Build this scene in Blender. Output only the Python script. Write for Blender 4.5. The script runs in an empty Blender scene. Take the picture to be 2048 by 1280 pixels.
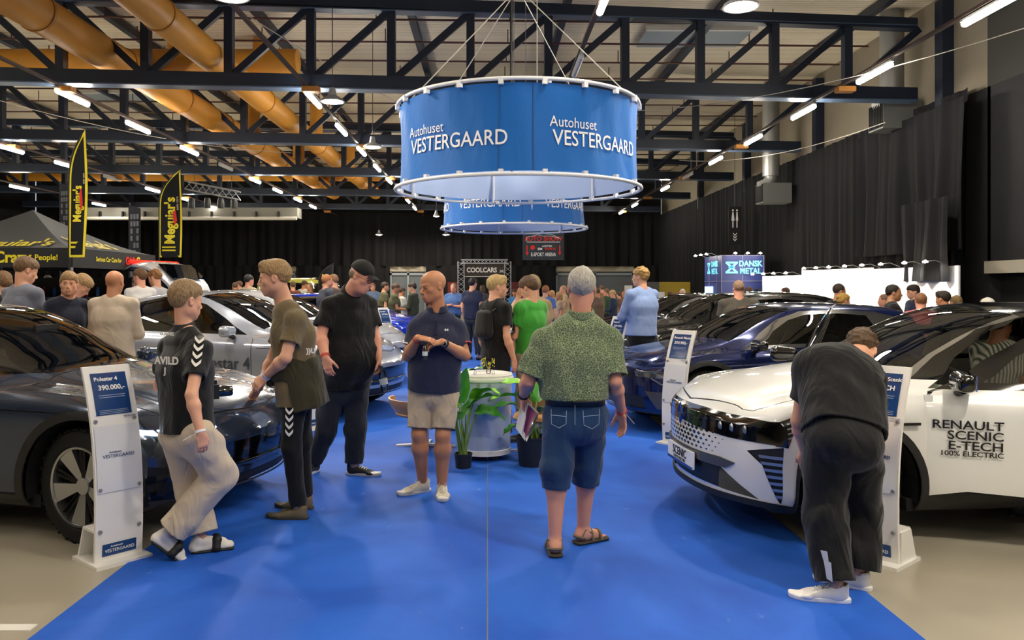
import bpy, bmesh, math, random
import numpy as np
from mathutils import Vector, Matrix, Euler
random.seed(7)
SC = bpy.context.scene
PI = math.pi
# ---------------------------------------------------------------- camera
FPX = 1600.0; VX, VY, EYE = 975.0, 572.0, 1.62
cam_d = bpy.data.cameras.new('camera'); cam = bpy.data.objects.new('camera', cam_d)
SC.collection.objects.link(cam); SC.camera = cam
cam.location = (0, 0, EYE); cam.rotation_euler = (PI/2, 0, 0)
cam_d.sensor_width = 36.0; cam_d.lens = 36.0*FPX/2048.0
cam_d.shift_x = (1024-VX)/2048.0; cam_d.shift_y = -(640-VY)/2048.0
cam_d.clip_start = 0.05; cam_d.clip_end = 300
# ---------------------------------------------------------------- world, exposure
W = bpy.data.worlds.new('world'); SC.world = W; W.use_nodes = True
W.node_tree.nodes['Background'].inputs[0].default_value = (0.9, 0.93, 1.0, 1)
W.node_tree.nodes['Background'].inputs[1].default_value = 0.25
SC.view_settings.view_transform = 'Standard'; SC.view_settings.look = 'None'
SC.view_settings.gamma = 1.0; SC.view_settings.exposure = 1.18
SC.view_settings.use_curve_mapping = False
SC.cycles.max_bounces = 6; SC.cycles.diffuse_bounces = 4; SC.cycles.glossy_bounces = 3
SC.cycles.transmission_bounces = 3; SC.cycles.transparent_max_bounces = 10
SC.cycles.sample_clamp_indirect = 4.0; SC.cycles.caustics_reflective = False; SC.cycles.caustics_refractive = False
SC.cycles.use_denoising = True
TUBE_STRENGTH = 62.0; SPOT_STRENGTH = 260.0
# ---------------------------------------------------------------- helpers
def at(px, py, Y): return Vector(((px-VX)/FPX*Y, Y, EYE-(py-VY)/FPX*Y))
def floor_y(py, z=0.0): return (EYE-z)*FPX/(py-VY)
COL = SC.collection
def srgb(h):
    if isinstance(h, str):
        h = h.lstrip('#'); c = [int(h[i:i+2], 16)/255 for i in (0, 2, 4)]
    else: c = list(h)
    return tuple((x/12.92 if x <= .04045 else ((x+.055)/1.055)**2.4) for x in c)
MATS = {}
def mat(name, col='#888888', rough=0.6, metal=0.0, coat=0.0, emit=None, es=1.0, noise=None, bump=None, spec=0.5, alpha=None, objcol=False, sheen=0, sss=0):
    if name in MATS: return MATS[name]
    m = bpy.data.materials.new(name); m.use_nodes = True; nt = m.node_tree
    b = nt.nodes['Principled BSDF']; c = srgb(col)
    b.inputs['Base Color'].default_value = (*c, 1); b.inputs['Roughness'].default_value = rough
    b.inputs['Metallic'].default_value = metal; b.inputs['Coat Weight'].default_value = coat
    b.inputs['Coat Roughness'].default_value = 0.03
    b.inputs['Specular IOR Level'].default_value = spec
    if sheen: b.inputs['Sheen Weight'].default_value = sheen
    if sss:
        b.inputs['Subsurface Weight'].default_value = sss; b.inputs['Subsurface Radius'].default_value = (.012, .004, .002); b.inputs['Subsurface Scale'].default_value = 1
    if emit:
        b.inputs['Emission Color'].default_value = (*srgb(emit), 1); b.inputs['Emission Strength'].default_value = es
    tc = nt.nodes.new('ShaderNodeTexCoord')
    if objcol:
        oi = nt.nodes.new('ShaderNodeObjectInfo'); nt.links.new(oi.outputs['Color'], b.inputs['Base Color'])
    if noise:   # (scale, amount 0..1, detail[, stretch xyz])
        n = nt.nodes.new('ShaderNodeTexNoise'); n.inputs['Scale'].default_value = noise[0]; n.inputs['Detail'].default_value = noise[2] if len(noise) > 2 else 3
        mp = nt.nodes.new('ShaderNodeMapping'); nt.links.new(tc.outputs['Object'], mp.inputs[0]); nt.links.new(mp.outputs[0], n.inputs[0])
        if len(noise) > 3: mp.inputs['Scale'].default_value = noise[3]
        mx = nt.nodes.new('ShaderNodeMix'); mx.data_type = 'RGBA'
        a = noise[1]
        if objcol:
            hs = nt.nodes.new('ShaderNodeHueSaturation'); nt.links.new(oi.outputs['Color'], hs.inputs['Color'])
            mr = nt.nodes.new('ShaderNodeMapRange'); mr.inputs[3].default_value = 1-a; mr.inputs[4].default_value = 1+a
            nt.links.new(n.outputs[0], mr.inputs[0]); nt.links.new(mr.outputs[0], hs.inputs['Value']); nt.links.new(hs.outputs[0], b.inputs['Base Color'])
        else:
            mx.inputs[6].default_value = (*[x*(1-a) for x in c], 1); mx.inputs[7].default_value = (*[min(1, x*(1+a)) for x in c], 1)
            nt.links.new(n.outputs[0], mx.inputs[0]); nt.links.new(mx.outputs[2], b.inputs['Base Color'])
    if bump:    # (scale, strength, distance)
        n = nt.nodes.new('ShaderNodeTexNoise'); n.inputs['Scale'].default_value = bump[0]; n.inputs['Detail'].default_value = 4
        nt.links.new(tc.outputs['Object'], n.inputs[0])
        bp = nt.nodes.new('ShaderNodeBump'); bp.inputs['Strength'].default_value = bump[1]; bp.inputs['Distance'].default_value = bump[2]
        nt.links.new(n.outputs[0], bp.inputs['Height']); nt.links.new(bp.outputs[0], b.inputs['Normal'])
    MATS[name] = m; return m
def glass_mat(name, tint=(.25, .27, .27), rough=0.0):
    if name in MATS: return MATS[name]
    m = bpy.data.materials.new(name); m.use_nodes = True; nt = m.node_tree; nt.nodes.clear()
    o = nt.nodes.new('ShaderNodeOutputMaterial'); t = nt.nodes.new('ShaderNodeBsdfTransparent'); g = nt.nodes.new('ShaderNodeBsdfGlossy')
    t.inputs[0].default_value = (*tint, 1); g.inputs['Roughness'].default_value = rough; g.inputs[0].default_value = (1, 1, 1, 1)
    f = nt.nodes.new('ShaderNodeFresnel'); f.inputs[0].default_value = 1.75
    mx = nt.nodes.new('ShaderNodeMixShader'); nt.links.new(f.outputs[0], mx.inputs[0]); nt.links.new(t.outputs[0], mx.inputs[1]); nt.links.new(g.outputs[0], mx.inputs[2])
    nt.links.new(mx.outputs[0], o.inputs[0]); MATS[name] = m; return m
def wave_mat(name, c0, c1, scale, axis='X', rough=.7, dist=.02, strength=.6, noise=True):
    if name in MATS: return MATS[name]
    m = mat(name, c0, rough); nt = m.node_tree; b = nt.nodes['Principled BSDF']
    tc = nt.nodes.new('ShaderNodeTexCoord'); w = nt.nodes.new('ShaderNodeTexWave'); w.bands_direction = axis
    w.inputs['Scale'].default_value = scale; w.inputs['Distortion'].default_value = .3 if noise else 0; w.inputs['Detail'].default_value = 0
    nt.links.new(tc.outputs['Object'], w.inputs[0])
    mx = nt.nodes.new('ShaderNodeMix'); mx.data_type = 'RGBA'; mx.inputs[6].default_value = (*srgb(c0), 1); mx.inputs[7].default_value = (*srgb(c1), 1)
    nt.links.new(w.outputs['Fac'], mx.inputs[0]); nt.links.new(mx.outputs[2], b.inputs['Base Color'])
    bp = nt.nodes.new('ShaderNodeBump'); bp.inputs['Strength'].default_value = strength; bp.inputs['Distance'].default_value = dist
    nt.links.new(w.outputs['Fac'], bp.inputs['Height']); nt.links.new(bp.outputs[0], b.inputs['Normal'])
    return m
def setp(o, label=None, cat=None, group=None, kind=None, parent=None):
    if label: o['label'] = label
    if cat: o['category'] = cat
    if group: o['group'] = group
    if kind: o['kind'] = kind
    if parent: o.parent = parent
    return o
def empty(name, loc, label=None, cat=None, group=None, rz=0):
    o = bpy.data.objects.new(name, None); COL.objects.link(o); o.empty_display_size = .1
    o.location = loc; o.rotation_euler = (0, 0, rz); return setp(o, label, cat, group)
class MB:
    """collects shapes into one mesh"""
    def __init__(s): s.v = []; s.f = []; s.m = []; s.mi = 0
    def add(s, vs, fs):
        b = len(s.v); s.v += [tuple(v) for v in vs]; s.f += [tuple(b+i for i in f) for f in fs]; s.m += [s.mi]*len(fs); return s
    def box(s, c, d, R=None):
        x, y, z = d[0]/2, d[1]/2, d[2]/2; c = Vector(c)
        vs = [Vector((i*x, j*y, k*z)) for i in (-1, 1) for j in (-1, 1) for k in (-1, 1)]
        if R is not None: vs = [R @ v for v in vs]
        return s.add([v+c for v in vs], [(0, 1, 3, 2), (4, 6, 7, 5), (0, 4, 5, 1), (2, 3, 7, 6), (0, 2, 6, 4), (1, 5, 7, 3)])
    def bar(s, a, b, w, h=None):
        a, b = Vector(a), Vector(b); h = h or w; d = (b-a); L = d.length; q = d.to_track_quat('Y', 'Z').to_matrix()
        return s.box((a+b)/2, (w, L, h), q)
    def tube(s, pts, r, n=8, closed=False, caps=True):
        pts = [Vector(p) for p in pts]; N = len(pts); rs = r if isinstance(r, (list, tuple)) else [r]*N
        up = None; base = len(s.v); vs = []
        for i, p in enumerate(pts):
            if closed: t = (pts[(i+1) % N]-pts[i-1])
            else: t = pts[min(i+1, N-1)]-pts[max(i-1, 0)]
            t.normalize()
            if up is None: up = Vector((0, 0, 1)) if abs(t.z) < .9 else Vector((1, 0, 0))
            a = t.cross(up).normalized(); b = a.cross(t).normalized(); up = b
            for k in range(n):
                an = 2*PI*k/n; vs.append(p+(a*math.cos(an)+b*math.sin(an))*rs[i])
        fs = []
        for i in range(N if closed else N-1):
            j = (i+1) % N
            for k in range(n): fs.append((i*n+k, i*n+(k+1) % n, j*n+(k+1) % n, j*n+k))
        if caps and not closed: fs.append(tuple(reversed(range(n)))); fs.append(tuple((N-1)*n+k for k in range(n)))
        return s.add(vs, fs)
    def lathe(s, prof, c=(0, 0, 0), n=24, axis='Z', a0=0, a1=2*PI):
        c = Vector(c); full = abs(a1-a0-2*PI) < 1e-6; M = n if full else n+1; vs = []
        for k in range(M):
            a = a0+(a1-a0)*k/n; ca, sa = math.cos(a), math.sin(a)
            for r, h in prof:
                vs.append(c+(Vector((r*ca, r*sa, h)) if axis == 'Z' else Vector((r*ca, h, r*sa)) if axis == 'Y' else Vector((h, r*ca, r*sa))))
        P = len(prof); fs = []
        for k in range(n):
            k2 = (k+1) % M
            for i in range(P-1): fs.append((k*P+i, k2*P+i, k2*P+i+1, k*P+i+1))
        return s.add(vs, fs)
    def prism(s, poly, h0, h1, axis='Z'):
        n = len(poly)
        def P(a, b, h): return (a, b, h) if axis == 'Z' else (a, h, b) if axis == 'Y' else (h, a, b)
        vs = [P(a, b, h0) for a, b in poly]+[P(a, b, h1) for a, b in poly]
        fs = [tuple(reversed(range(n))), tuple(range(n, 2*n))]+[(i, (i+1) % n, n+(i+1) % n, n+i) for i in range(n)]
        return s.add(vs, fs)
    def build(s, name, m, parent=None, smooth=False, loc=None, **kw):
        me = bpy.data.meshes.new(name); me.from_pydata(s.v, [], s.f); me.update()
        ms = m if isinstance(m, (list, tuple)) else [m]
        for x in ms: me.materials.append(x)
        if len(ms) > 1: me.polygons.foreach_set('material_index', s.m)
        bm = bmesh.new(); bm.from_mesh(me); bmesh.ops.recalc_face_normals(bm, faces=bm.faces); bm.to_mesh(me); bm.free()
        if smooth:
            me.polygons.foreach_set('use_smooth', [True]*len(me.polygons))
            if smooth != 'all': me.set_sharp_from_angle(angle=math.radians(38 if smooth is True else smooth))
        o = bpy.data.objects.new(name, me); COL.objects.link(o)
        if loc is not None: o.location = loc
        if parent: o.parent = parent
        return setp(o, **kw)
def text_mesh(txt, size, extr=.0008, bold=0.0, sx=1.0, align='CENTER', spacing=1.0):
    c = bpy.data.curves.new('text', 'FONT'); c.body = txt; c.size = size; c.extrude = extr; c.offset = bold*size; c.align_x = align; c.align_y = 'CENTER'; c.resolution_u = 3
    c.space_character = spacing; c.space_line = .85
    o = bpy.data.objects.new('t', c); COL.objects.link(o); bpy.context.view_layer.update()
    me = bpy.data.meshes.new_from_object(o.evaluated_get(bpy.context.evaluated_depsgraph_get())); bpy.data.objects.remove(o)
    if sx != 1.0:
        for v in me.vertices: v.co.x *= sx
    return me
def text(name, txt, size, m, M, parent=None, **kw):
    """M maps the text plane (x right, y up, z out) to parent space"""
    fn = {k: kw.pop(k) for k in list(kw) if k in ('extr', 'bold', 'sx', 'align', 'spacing')}
    me = text_mesh(txt, size, **fn); me.name = name; me.materials.clear(); me.materials.append(m); me.transform(M)
    o = bpy.data.objects.new(name, me); COL.objects.link(o)
    if parent: o.parent = parent
    return setp(o, **kw)
def frame(o, x, y):
    """matrix with origin o and in-plane axes x, y"""
    x = Vector(x).normalized(); y = (Vector(y)-Vector(y).dot(x)*x).normalized(); z = x.cross(y)
    M = Matrix((x, y, z)).transposed().to_4x4(); M.translation = Vector(o); return M
def copy_tree(o, parent=None):
    c = o.copy(); COL.objects.link(c)
    if parent: c.parent = parent
    for ch in o.children: copy_tree(ch, c)
    return c
M_black = mat('black_plastic', '#0b0b0c', .45); M_rubber = mat('tyre_rubber', '#0c0c0d', .8, noise=(40, .2))
M_white = mat('white_acrylic', '#e9e7e2', .25); M_chrome = mat('chrome', '#d8dade', .12, metal=1)
M_truss = mat('navy_steel', '#0f1b2d', .5, noise=(3, .25)); M_steel = mat('galvanised_steel', '#9c9c9a', .4, metal=.6)
M_navy = mat('poster_blue', '#1f4379', .35); M_wht = mat('white_print', '#f2f2f2', .5); M_blk = mat('black_print', '#0a0a0a', .5)
M_red = mat('red_print', '#d8261d', .5); M_yel = mat('yellow_print', '#e3d32b', .5); M_cyan = mat('cyan_print', '#6fd3ee', .5, emit='#6fd3ee', es=.15)
# ================================================================ the hall
def plane_xy(name, x0, x1, y0, y1, z, m, **kw):
    return MB().add([(x0, y0, z), (x1, y0, z), (x1, y1, z), (x0, y1, z)], [(0, 1, 2, 3)]).build(name, m, **kw)
XL, XR, YB, YF, ZR = -26.0, 10.0, 46.0, -10.0, 8.0
m_floor = mat('hall_floor', '#a39c8b', .28, noise=(.35, .10, 5), bump=(1.5, .05, .01), spec=.4)
plane_xy('floor', XL, XR+8, YF, YB, 0, m_floor, kind='structure')
def carpet_material():
    m = mat('blue_carpet', '#0b47b4', .62, spec=.25); nt = m.node_tree; b = nt.nodes['Principled BSDF']
    tc = nt.nodes.new('ShaderNodeTexCoord')
    n1 = nt.nodes.new('ShaderNodeTexNoise'); n1.inputs['Scale'].default_value = 1.1; n1.inputs['Detail'].default_value = 6; n1.inputs['Distortion'].default_value = .6
    n2 = nt.nodes.new('ShaderNodeTexNoise'); n2.inputs['Scale'].default_value = 260; n2.inputs['Detail'].default_value = 2
    nt.links.new(tc.outputs['Object'], n1.inputs[0]); nt.links.new(tc.outputs['Object'], n2.inputs[0])
    r = nt.nodes.new('ShaderNodeValToRGB'); r.color_ramp.elements[0].position = .3; r.color_ramp.elements[1].position = .7
    r.color_ramp.elements[0].color = (*srgb('#134cb2'), 1); r.color_ramp.elements[1].color = (*srgb('#2b69d4'), 1)
    nt.links.new(n1.outputs[0], r.inputs[0])
    # scuffed pale marks
    n3 = nt.nodes.new('ShaderNodeTexNoise'); n3.inputs['Scale'].default_value = 5.5; n3.inputs['Detail'].default_value = 5; n3.inputs['Roughness'].default_value = .7
    mp = nt.nodes.new('ShaderNodeMapping'); mp.inputs['Scale'].default_value = (1, .45, 1); nt.links.new(tc.outputs['Object'], mp.inputs[0]); nt.links.new(mp.outputs[0], n3.inputs[0])
    r3 = nt.nodes.new('ShaderNodeValToRGB'); r3.color_ramp.elements[0].position = .66; r3.color_ramp.elements[1].position = .74
    r3.color_ramp.elements[1].color = (.5, .5, .5, 1); nt.links.new(n3.outputs[0], r3.inputs[0])
    mx = nt.nodes.new('ShaderNodeMix'); mx.data_type = 'RGBA'; nt.links.new(r3.outputs[0], mx.inputs[0]); nt.links.new(r.outputs[0], mx.inputs[6]); mx.inputs[7].default_value = (*srgb('#8aa0cf'), 1)
    nt.links.new(mx.outputs[2], b.inputs['Base Color'])
    bp = nt.nodes.new('ShaderNodeBump'); bp.inputs['Strength'].default_value = .5; bp.inputs['Distance'].default_value = .003
    nt.links.new(n2.outputs[0], bp.inputs['Height'])
    bp2 = nt.nodes.new('ShaderNodeBump'); bp2.inputs['Strength'].default_value = .35; bp2.inputs['Distance'].default_value = .03
    nt.links.new(n1.outputs[0], bp2.inputs['Height']); nt.links.new(bp.outputs[0], bp2.inputs['Normal']); nt.links.new(bp2.outputs[0], b.inputs['Normal'])
    return m
mc = carpet_material()
for nm, x0, x1, lab in (('carpet', -2.10, -.003, 'left strip of the blue exhibition carpet, beside the dark car'), ('carpet', .003, 2.0, 'right strip of the blue exhibition carpet, beside the white SUV')):
    mb = MB(); mb.box(((x0+x1)/2, 12.5, .003), (x1-x0, 37, .006)); setp(mb.build(nm, mc), lab, 'carpet', 'aisle carpet strips', 'structure')
for y, x0, x1 in ((14.5, -9, -2.1), (14.5, 2.0, 8.2)):
    mb = MB(); mb.box(((x0+x1)/2, y, .002), (x1-x0, 9, .004)); setp(mb.build('carpet', mc), 'blue carpet under the cars farther back %s of the aisle' % ('left' if x0 < 0 else 'right'), 'carpet', 'aisle carpet strips', 'structure')
mb = MB(); mb.box((-3.4, 3.79, .002), (2.5, .07, .004)); setp(mb.build('floor_marking', mat('line_paint', '#d8d6cf', .5)), 'white painted line on the bare floor at lower left', 'floor line', kind='structure')
# roof deck, corrugated
m_deck = wave_mat('roof_deck', '#e6dac0', '#c2b599', 2.6, 'Y', .6, .03, .5, noise=False)
m_deckg = mat('skylight_panel', '#7f8a90', .5)
ceil = plane_xy('ceiling', XL, XR+8, YF, YB, ZR, m_deck, kind='structure')
# walls
m_wall = mat('dark_wall', '#1b1b1c', .8, noise=(2, .2)); m_lint = mat('beige_lintel', '#a8a08e', .7); m_grey = mat('grey_door', '#5d646b', .5); m_void = mat('dark_void', '#050506', .9)
def curtain_material():
    m = mat('black_molton', '#151517', .85, noise=(2.2, .35, 4, (6, 6, .25)), spec=.2); return m
m_cur = curtain_material()
def curtain(name, a, b, z0, z1, lab=None, amp=.10, pitch=.42, seed=1, step=.05, scallop=None, m=None, **kw):
    """pleated cloth between floor points a and b"""
    rnd = random.Random(seed); a = Vector((*a, 0)); b = Vector((*b, 0)); L = (b-a).length; d = (b-a)/L; n = Vector((-d.y, d.x, 0)); N = int(L/step); vs = []; fs = []
    ph = [rnd.uniform(0, 6) for _ in range(4)]; NZ = 10
    for i in range(N+1):
        s = i*step if i < N else L
        f = math.sin(s*2*PI/pitch+1.3*math.sin(s*1.1+ph[0]))*.6+math.sin(s*2*PI/(pitch*2.7)+ph[1])*.5+math.sin(s*2*PI/(pitch*.45)+ph[2])*.2
        for k in range(NZ+1):
            t = k/NZ; zz = z0+(z1-z0)*t; g = amp*(1.1-.75*t)*(f+.3*math.sin(s*2.1+t*3))
            vs.append(a+d*s+n*g+Vector((0, 0, zz)))
    for i in range(N):
        for k in range(NZ): q = i*(NZ+1)+k; fs.append((q, q+NZ+1, q+NZ+2, q+1))
    o = MB().add(vs, fs).build(name, m or m_cur, smooth='all'); setp(o, lab, **kw); return o
curtain('curtain', (XR-.25, 16.2), (XR-.25, 45.8), .0, 5.65, 'long pleated black curtain along the right side of the hall', cat='curtain', kind='structure', seed=3)
curtain('curtain', (XR-.55, 15.8), (XR-.45, 20.6), 2.35, 5.4, 'heavy loose black drape hanging over the white booth wall', cat='curtain', kind='structure', seed=8, amp=.16, pitch=.8)
curtain('curtain', (XR-.95, 15.75), (XR-.85, 17.7), 1.72, 3.4, 'gathered end of the loose black drape hanging over the white booth wall', cat='curtain', kind='structure', seed=12, amp=.13, pitch=.5)
curtain('curtain', (-25.5, YB-.4), (XR-.3, YB-.4), 2.75, 5.75, 'pleated black curtain along the far end of the hall', cat='curtain', kind='structure', seed=5, pitch=.6, amp=.14, step=.08)
for x0, x1, w in ((-25.5, -12.0, 'left of the far doorways'), (-10.9, -5.6, 'behind the cap wearer between two far doorways'), (-3.5, 3.9, 'behind the show gate'), (8.4, 9.7, 'in the far right corner')):
    curtain('curtain', (x0, YB-.45), (x1, YB-.45), 0, 2.8, 'lower black curtain ' + w, cat='curtain', kind='structure', seed=int(x0+40), pitch=.6, amp=.14, step=.08)
def door(n, x0, x1):
    mb = MB(); mb.box(((x0+x1)/2, YB-.1, 2.62), (x1-x0, .2, .34)); setp(mb.build('trim_%d' % n, m_lint), kind='structure')
    e = MB(); e.box(((x0+x1)/2, YB-.04, 1.22), (x1-x0, .08, 2.45)); o = setp(e.build('door_%d' % n, m_grey), kind='structure')
    f = MB(); c = (x0+x1)/2
    for x in (x0+.06, c, x1-.06): f.box((x, YB-.12, 1.2), (.12, .1, 2.4))
    f.box((c, YB-.12, 2.3), (x1-x0, .1, .12)); f.build('door_frame', mat('pale_frame', '#8d949a', .5), o)
door(1, -12.0, -10.9); door(2, -5.6, -3.5); door(3, 3.9, 8.4)
mb = MB(); mb.box((0-8, YB+.2, 4), (36, .2, 8)); setp(mb.build('wall_back', m_wall), kind='structure')
mb = MB(); mb.box((XL-.1, 18, 4), (.2, 56, 8)); setp(mb.build('wall_left', m_wall), kind='structure')
mb = MB(); mb.box((-4, YF-.1, 4), (46, .2, 8)); setp(mb.build('wall_front', mat('rear_wall', '#8b877f', .8)), kind='structure')
m_up = mat('upper_wall', '#7f7664', .7, noise=(1.5, .12))
mb = MB(); mb.box((XR+.1, 31, 6.8), (.2, 30, 2.4)); mb.build('wall_right', m_up, kind='structure')
mb = MB(); mb.box((XR+.1, 30.9, 2.8), (.2, 30, 5.6)); mb.build('wall_right', m_wall, kind='structure')
mb = MB(); mb.box((XR+.1, 9, 3.85), (.2, 14, 3.5)); mb.build('wall_right', m_wall, kind='structure')
mb = MB(); mb.box((XR+.1, 9, 6.8), (.2, 14, 2.4)); mb.build('wall_right', mat('upper_wall_dark', '#34332f', .8), kind='structure')
mb = MB(); mb.box((XR+.02, 13.5, 1.99), (.3, 4.8, .24)); mb.build('trim_4', m_lint, kind='structure')
mb = MB(); mb.box((XR+.3, 11, 1.1), (.2, 11, 2.3)); mb.build('wall_recess', m_void, kind='structure')
# columns on the right wall
for y in (17.3, 23.9, 30.5, 37.1):
    mb = MB(); mb.box((XR-.12, y, 6.5), (.25, .3, 2.6)); mb.build('wall_column', M_truss, kind='structure')
# vertical ventilation pipe and box
def vent_drop(x, y, zb, lab):
    e = empty('ventilation_pipe', (x, y, zb), lab, 'duct')
    MB().tube([(0, 0, .55), (0, 0, 3.2)], .26, 16).build('pipe', mat('grey_duct', '#8d8c88', .4, metal=.4), e, smooth=True)
    MB().tube([(0, 0, .6), (0, 0, .45), (-.12, 0, .3), (-.35, 0, .2)], .2, 14).build('elbow', MATS['grey_duct'], e, smooth=True)
    b = MB(); b.box((.1, .05, .0), (.9, .7, .62)); b.build('fan_box', mat('grille_grey', '#6f716d', .5, metal=.3), e)
    b = MB()
    for i in range(9): b.box((-.36, -.28+i*.075, .0), (.04, .015, .55))
    b.build('grille', M_black, e)
vent_drop(9.0, 25.4, 4.55, 'grey ventilation pipe dropping to a fan box on the right wall')
vent_drop(9.4, 18.6, 5.55, 'thick grey ventilation pipe high above the near end of the curtain')
# ---------------------------------------------------------------- roof trusses
S = .085; TY = [10.4, 17.0, 23.6, 30.2, 36.8, 43.4]
words = ['nearest the camera, overhead', 'first one crossing the picture, behind the big ring banner', 'second one crossing the picture', 'third one back', 'fourth one back', 'farthest one, close to the end curtain']
for ti, y0 in enumerate(TY):
    e = empty('roof_truss', (-7.0, y0-7*S, 5.71), 'navy steel lattice roof truss, '+words[ti], 'truss', 'roof trusses across the hall')
    def TP(x, z): return (x+7, (x+7)*S, z-5.71)
    def ztop(x): return 7.52+.0096*7-.0096*abs(x+7)
    x0, x1 = -24.0, 9.5
    MB().bar(TP(x0, 5.86), TP(x1, 5.86), .26, .30).build('bottom_chord', M_truss, e)
    b = MB(); b.bar(TP(x0, 5.72), TP(x1, 5.72), .34, .025).build('lower_flange', mat('flange_steel', '#44556c', .35), e)
    for s_, xe in ((0, x0), (1, x1)): MB().bar(TP(-7, ztop(-7)), TP(xe, ztop(xe)), .26, .24).build('top_chord', M_truss, e)
    b = MB(); b.bar(TP(x0, 7.38), TP(x1, 7.38), .3, .02).build('upper_flange', MATS['flange_steel'], e)
    k0 = -7.0
    for k in range(-11, 11):
        x = k0+k*1.66
        if x > x1-.2 or x < x0+.2: continue
        MB().bar(TP(x, 5.95), TP(x, ztop(x)), .17, .2).build('post', M_truss, e)
        xn = x+1.66*(1 if k >= 0 else -1)
        if x0 < xn < x1+.4: MB().bar(TP(x+.1*(1 if k >= 0 else -1), 6.0), TP(xn, ztop(xn)-.1), .12, .14).build('diagonal', M_truss, e)
        if k == 0: MB().bar(TP(x-.1, 6.0), TP(x-1.66, ztop(x)-.1), .12, .14).build('diagonal', M_truss, e)
# purlins along the hall and thin pipes across
for i, x in enumerate(np.arange(-22.75, 9.6, 3.5)):
    mb = MB(); mb.box((0, 14.5, 0), (.16, 59, .18)); mb.build('roof_purlin', M_truss, loc=(float(x), 3.2, 7.86), kind='structure')
m_pipe = mat('rust_pipe', '#4a2a20', .5)
for i, y in enumerate(np.arange(11.2, 45, 1.65)):
    mb = MB(); mb.tube([(-17, -17*.03, 0), (17, 17*.03, 0)], .025, 6)
    for x in np.arange(-16, 16.5, 3.0): mb.tube([(x, x*.03, 0), (x, x*.03, .33)], .015, 5)
    mb.build('sprinkler_pipe', m_pipe, loc=(-7.5, float(y), 7.6), kind='structure')
for (x, y) in ((5.2, 20.2), (-12, 26.5), (4.0, 33.5), (-4.5, 14.0)):
    mb = MB(); mb.box((0, 0, 0), (2.6, 1.5, .06)); mb.build('roof_hatch', m_deckg, loc=(x, y, 7.9), kind='structure')
    mb = MB(); mb.box((0, -.8, -.02), (2.7, .1, .14)); mb.build('hatch_frame', mat('hatch_white', '#b9b7b0', .5), loc=(x, y, 7.9), kind='structure')
# ---------------------------------------------------------------- ochre ducts
m_duct = mat('ochre_duct', '#c08325', .55, noise=(1.2, .12)); m_band = mat('duct_band', '#a86b18', .4)
def duct(x, z, r, lab, y0=2.0, y1=41.5):
    e = empty('air_duct', (x, y0, z), lab, 'duct', 'ochre air ducts under the roof')
    MB().tube([(0, 0, 0), (0, y1-y0, 0)], r, 28).build('duct_pipe', m_duct, e, smooth=True)
    for y in np.arange(y0+2.2, y1, 3.3): MB().tube([(0, y-y0-.04, 0), (0, y-y0+.04, 0)], r+.02, 28).build('collar', m_band, e, smooth=True)
    for y in (20.5, 27.1, 33.7): MB().tube([(0, y-y0, 0), (0, y-y0, 1.5)], r*.7, 18).build('riser', m_duct, e, smooth=True)
duct(-7.95, 6.45, .34, 'ochre round air duct, the left one of the two running down the hall')
duct(-5.80, 6.42, .30, 'ochre round air duct, the right one of the two, nearer the ring banners')
for y, lab in ((19.0, 'ochre cross duct behind the first roof truss at upper left'), (38.5, 'ochre cross duct far back under the roof at left')):
    e = empty('air_duct', (-13, y, 6.952), lab, 'duct', 'ochre air ducts under the roof')
    MB().tube([(-10, 0, 0), (8.5, 0, 0)], .29, 24).build('duct_pipe', m_duct, e, smooth=True)
# ---------------------------------------------------------------- linear lights
m_tube = mat('light_tube', '#ffffff', .5, emit='#fff6e6', es=TUBE_STRENGTH); m_off = mat('unlit_tube', '#b9bcbf', .3)
m_tray = mat('cable_tray', '#3a2822', .6); m_jbox = mat('junction_box', '#b3762a', .6)
def make_light(lit=True):
    e = empty('ceiling_light', (0, 0, 0)); b = MB(); b.box((0, 0, .06), (.06, 1.36, .04)); b.build('housing', M_steel, e)
    b = MB(); b.lathe([(.0, -.62), (.045, -.62), (.05, -.6), (.05, .6), (.045, .62), (0, .62)], (0, 0, 0), 10, 'Y'); b.build('tube', m_tube if lit else m_off, e)
    return e
L_on, L_off = make_light(True), make_light(False); used = [0, 0]
ORD = ['first', 'second', 'third', 'fourth', 'fifth', 'sixth', 'seventh', 'eighth', 'ninth', 'tenth', 'eleventh', 'twelfth', 'thirteenth', 'fourteenth']
ZL = 5.52
rows = [(7.1, [4.4, 7.9, 11.3, 14.7, 18.0, 21.4, 24.9, 32.0, 38.6, 42.4], [28.4], 'in the row above the right-hand curtain side'),
        (1.6, [7.5, 10.8, -1.5], [14.2, 20.8], 'in the sparse row over the centre of the aisle'),
        (-3.65, [6.5, 16.8, 20.0, 23.2, 26.5, 29.7, 33.2, 36.7, 40.1], [10.2], 'in the row just left of the ring banners'),
        (-8.6, [5.4, 9.0, 16.6, 19.7, 23.1, 29.6, 32.8, 36.3, 39.4], [26.3, 12.6], 'in the row under the left ochre duct'),
        (-13.6, [5.8, 9.2, 12.6, 16.0, 22.8, 25.8, 32.5, 36.3, 40.0], [19.3, 29.0], 'in the row above the black tent'),
        (-18.6, [12.0, 18.5, 25.0, 31.8, 38.3], [28.3], 'in the far left row'),
        (-6.0, [-3, 1.5], [], 'behind the camera'), (5.5, [-3, 1.0], [], 'behind the camera at right'), (0.0, [-6, 2.5], [], 'behind the camera at centre')]
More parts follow.
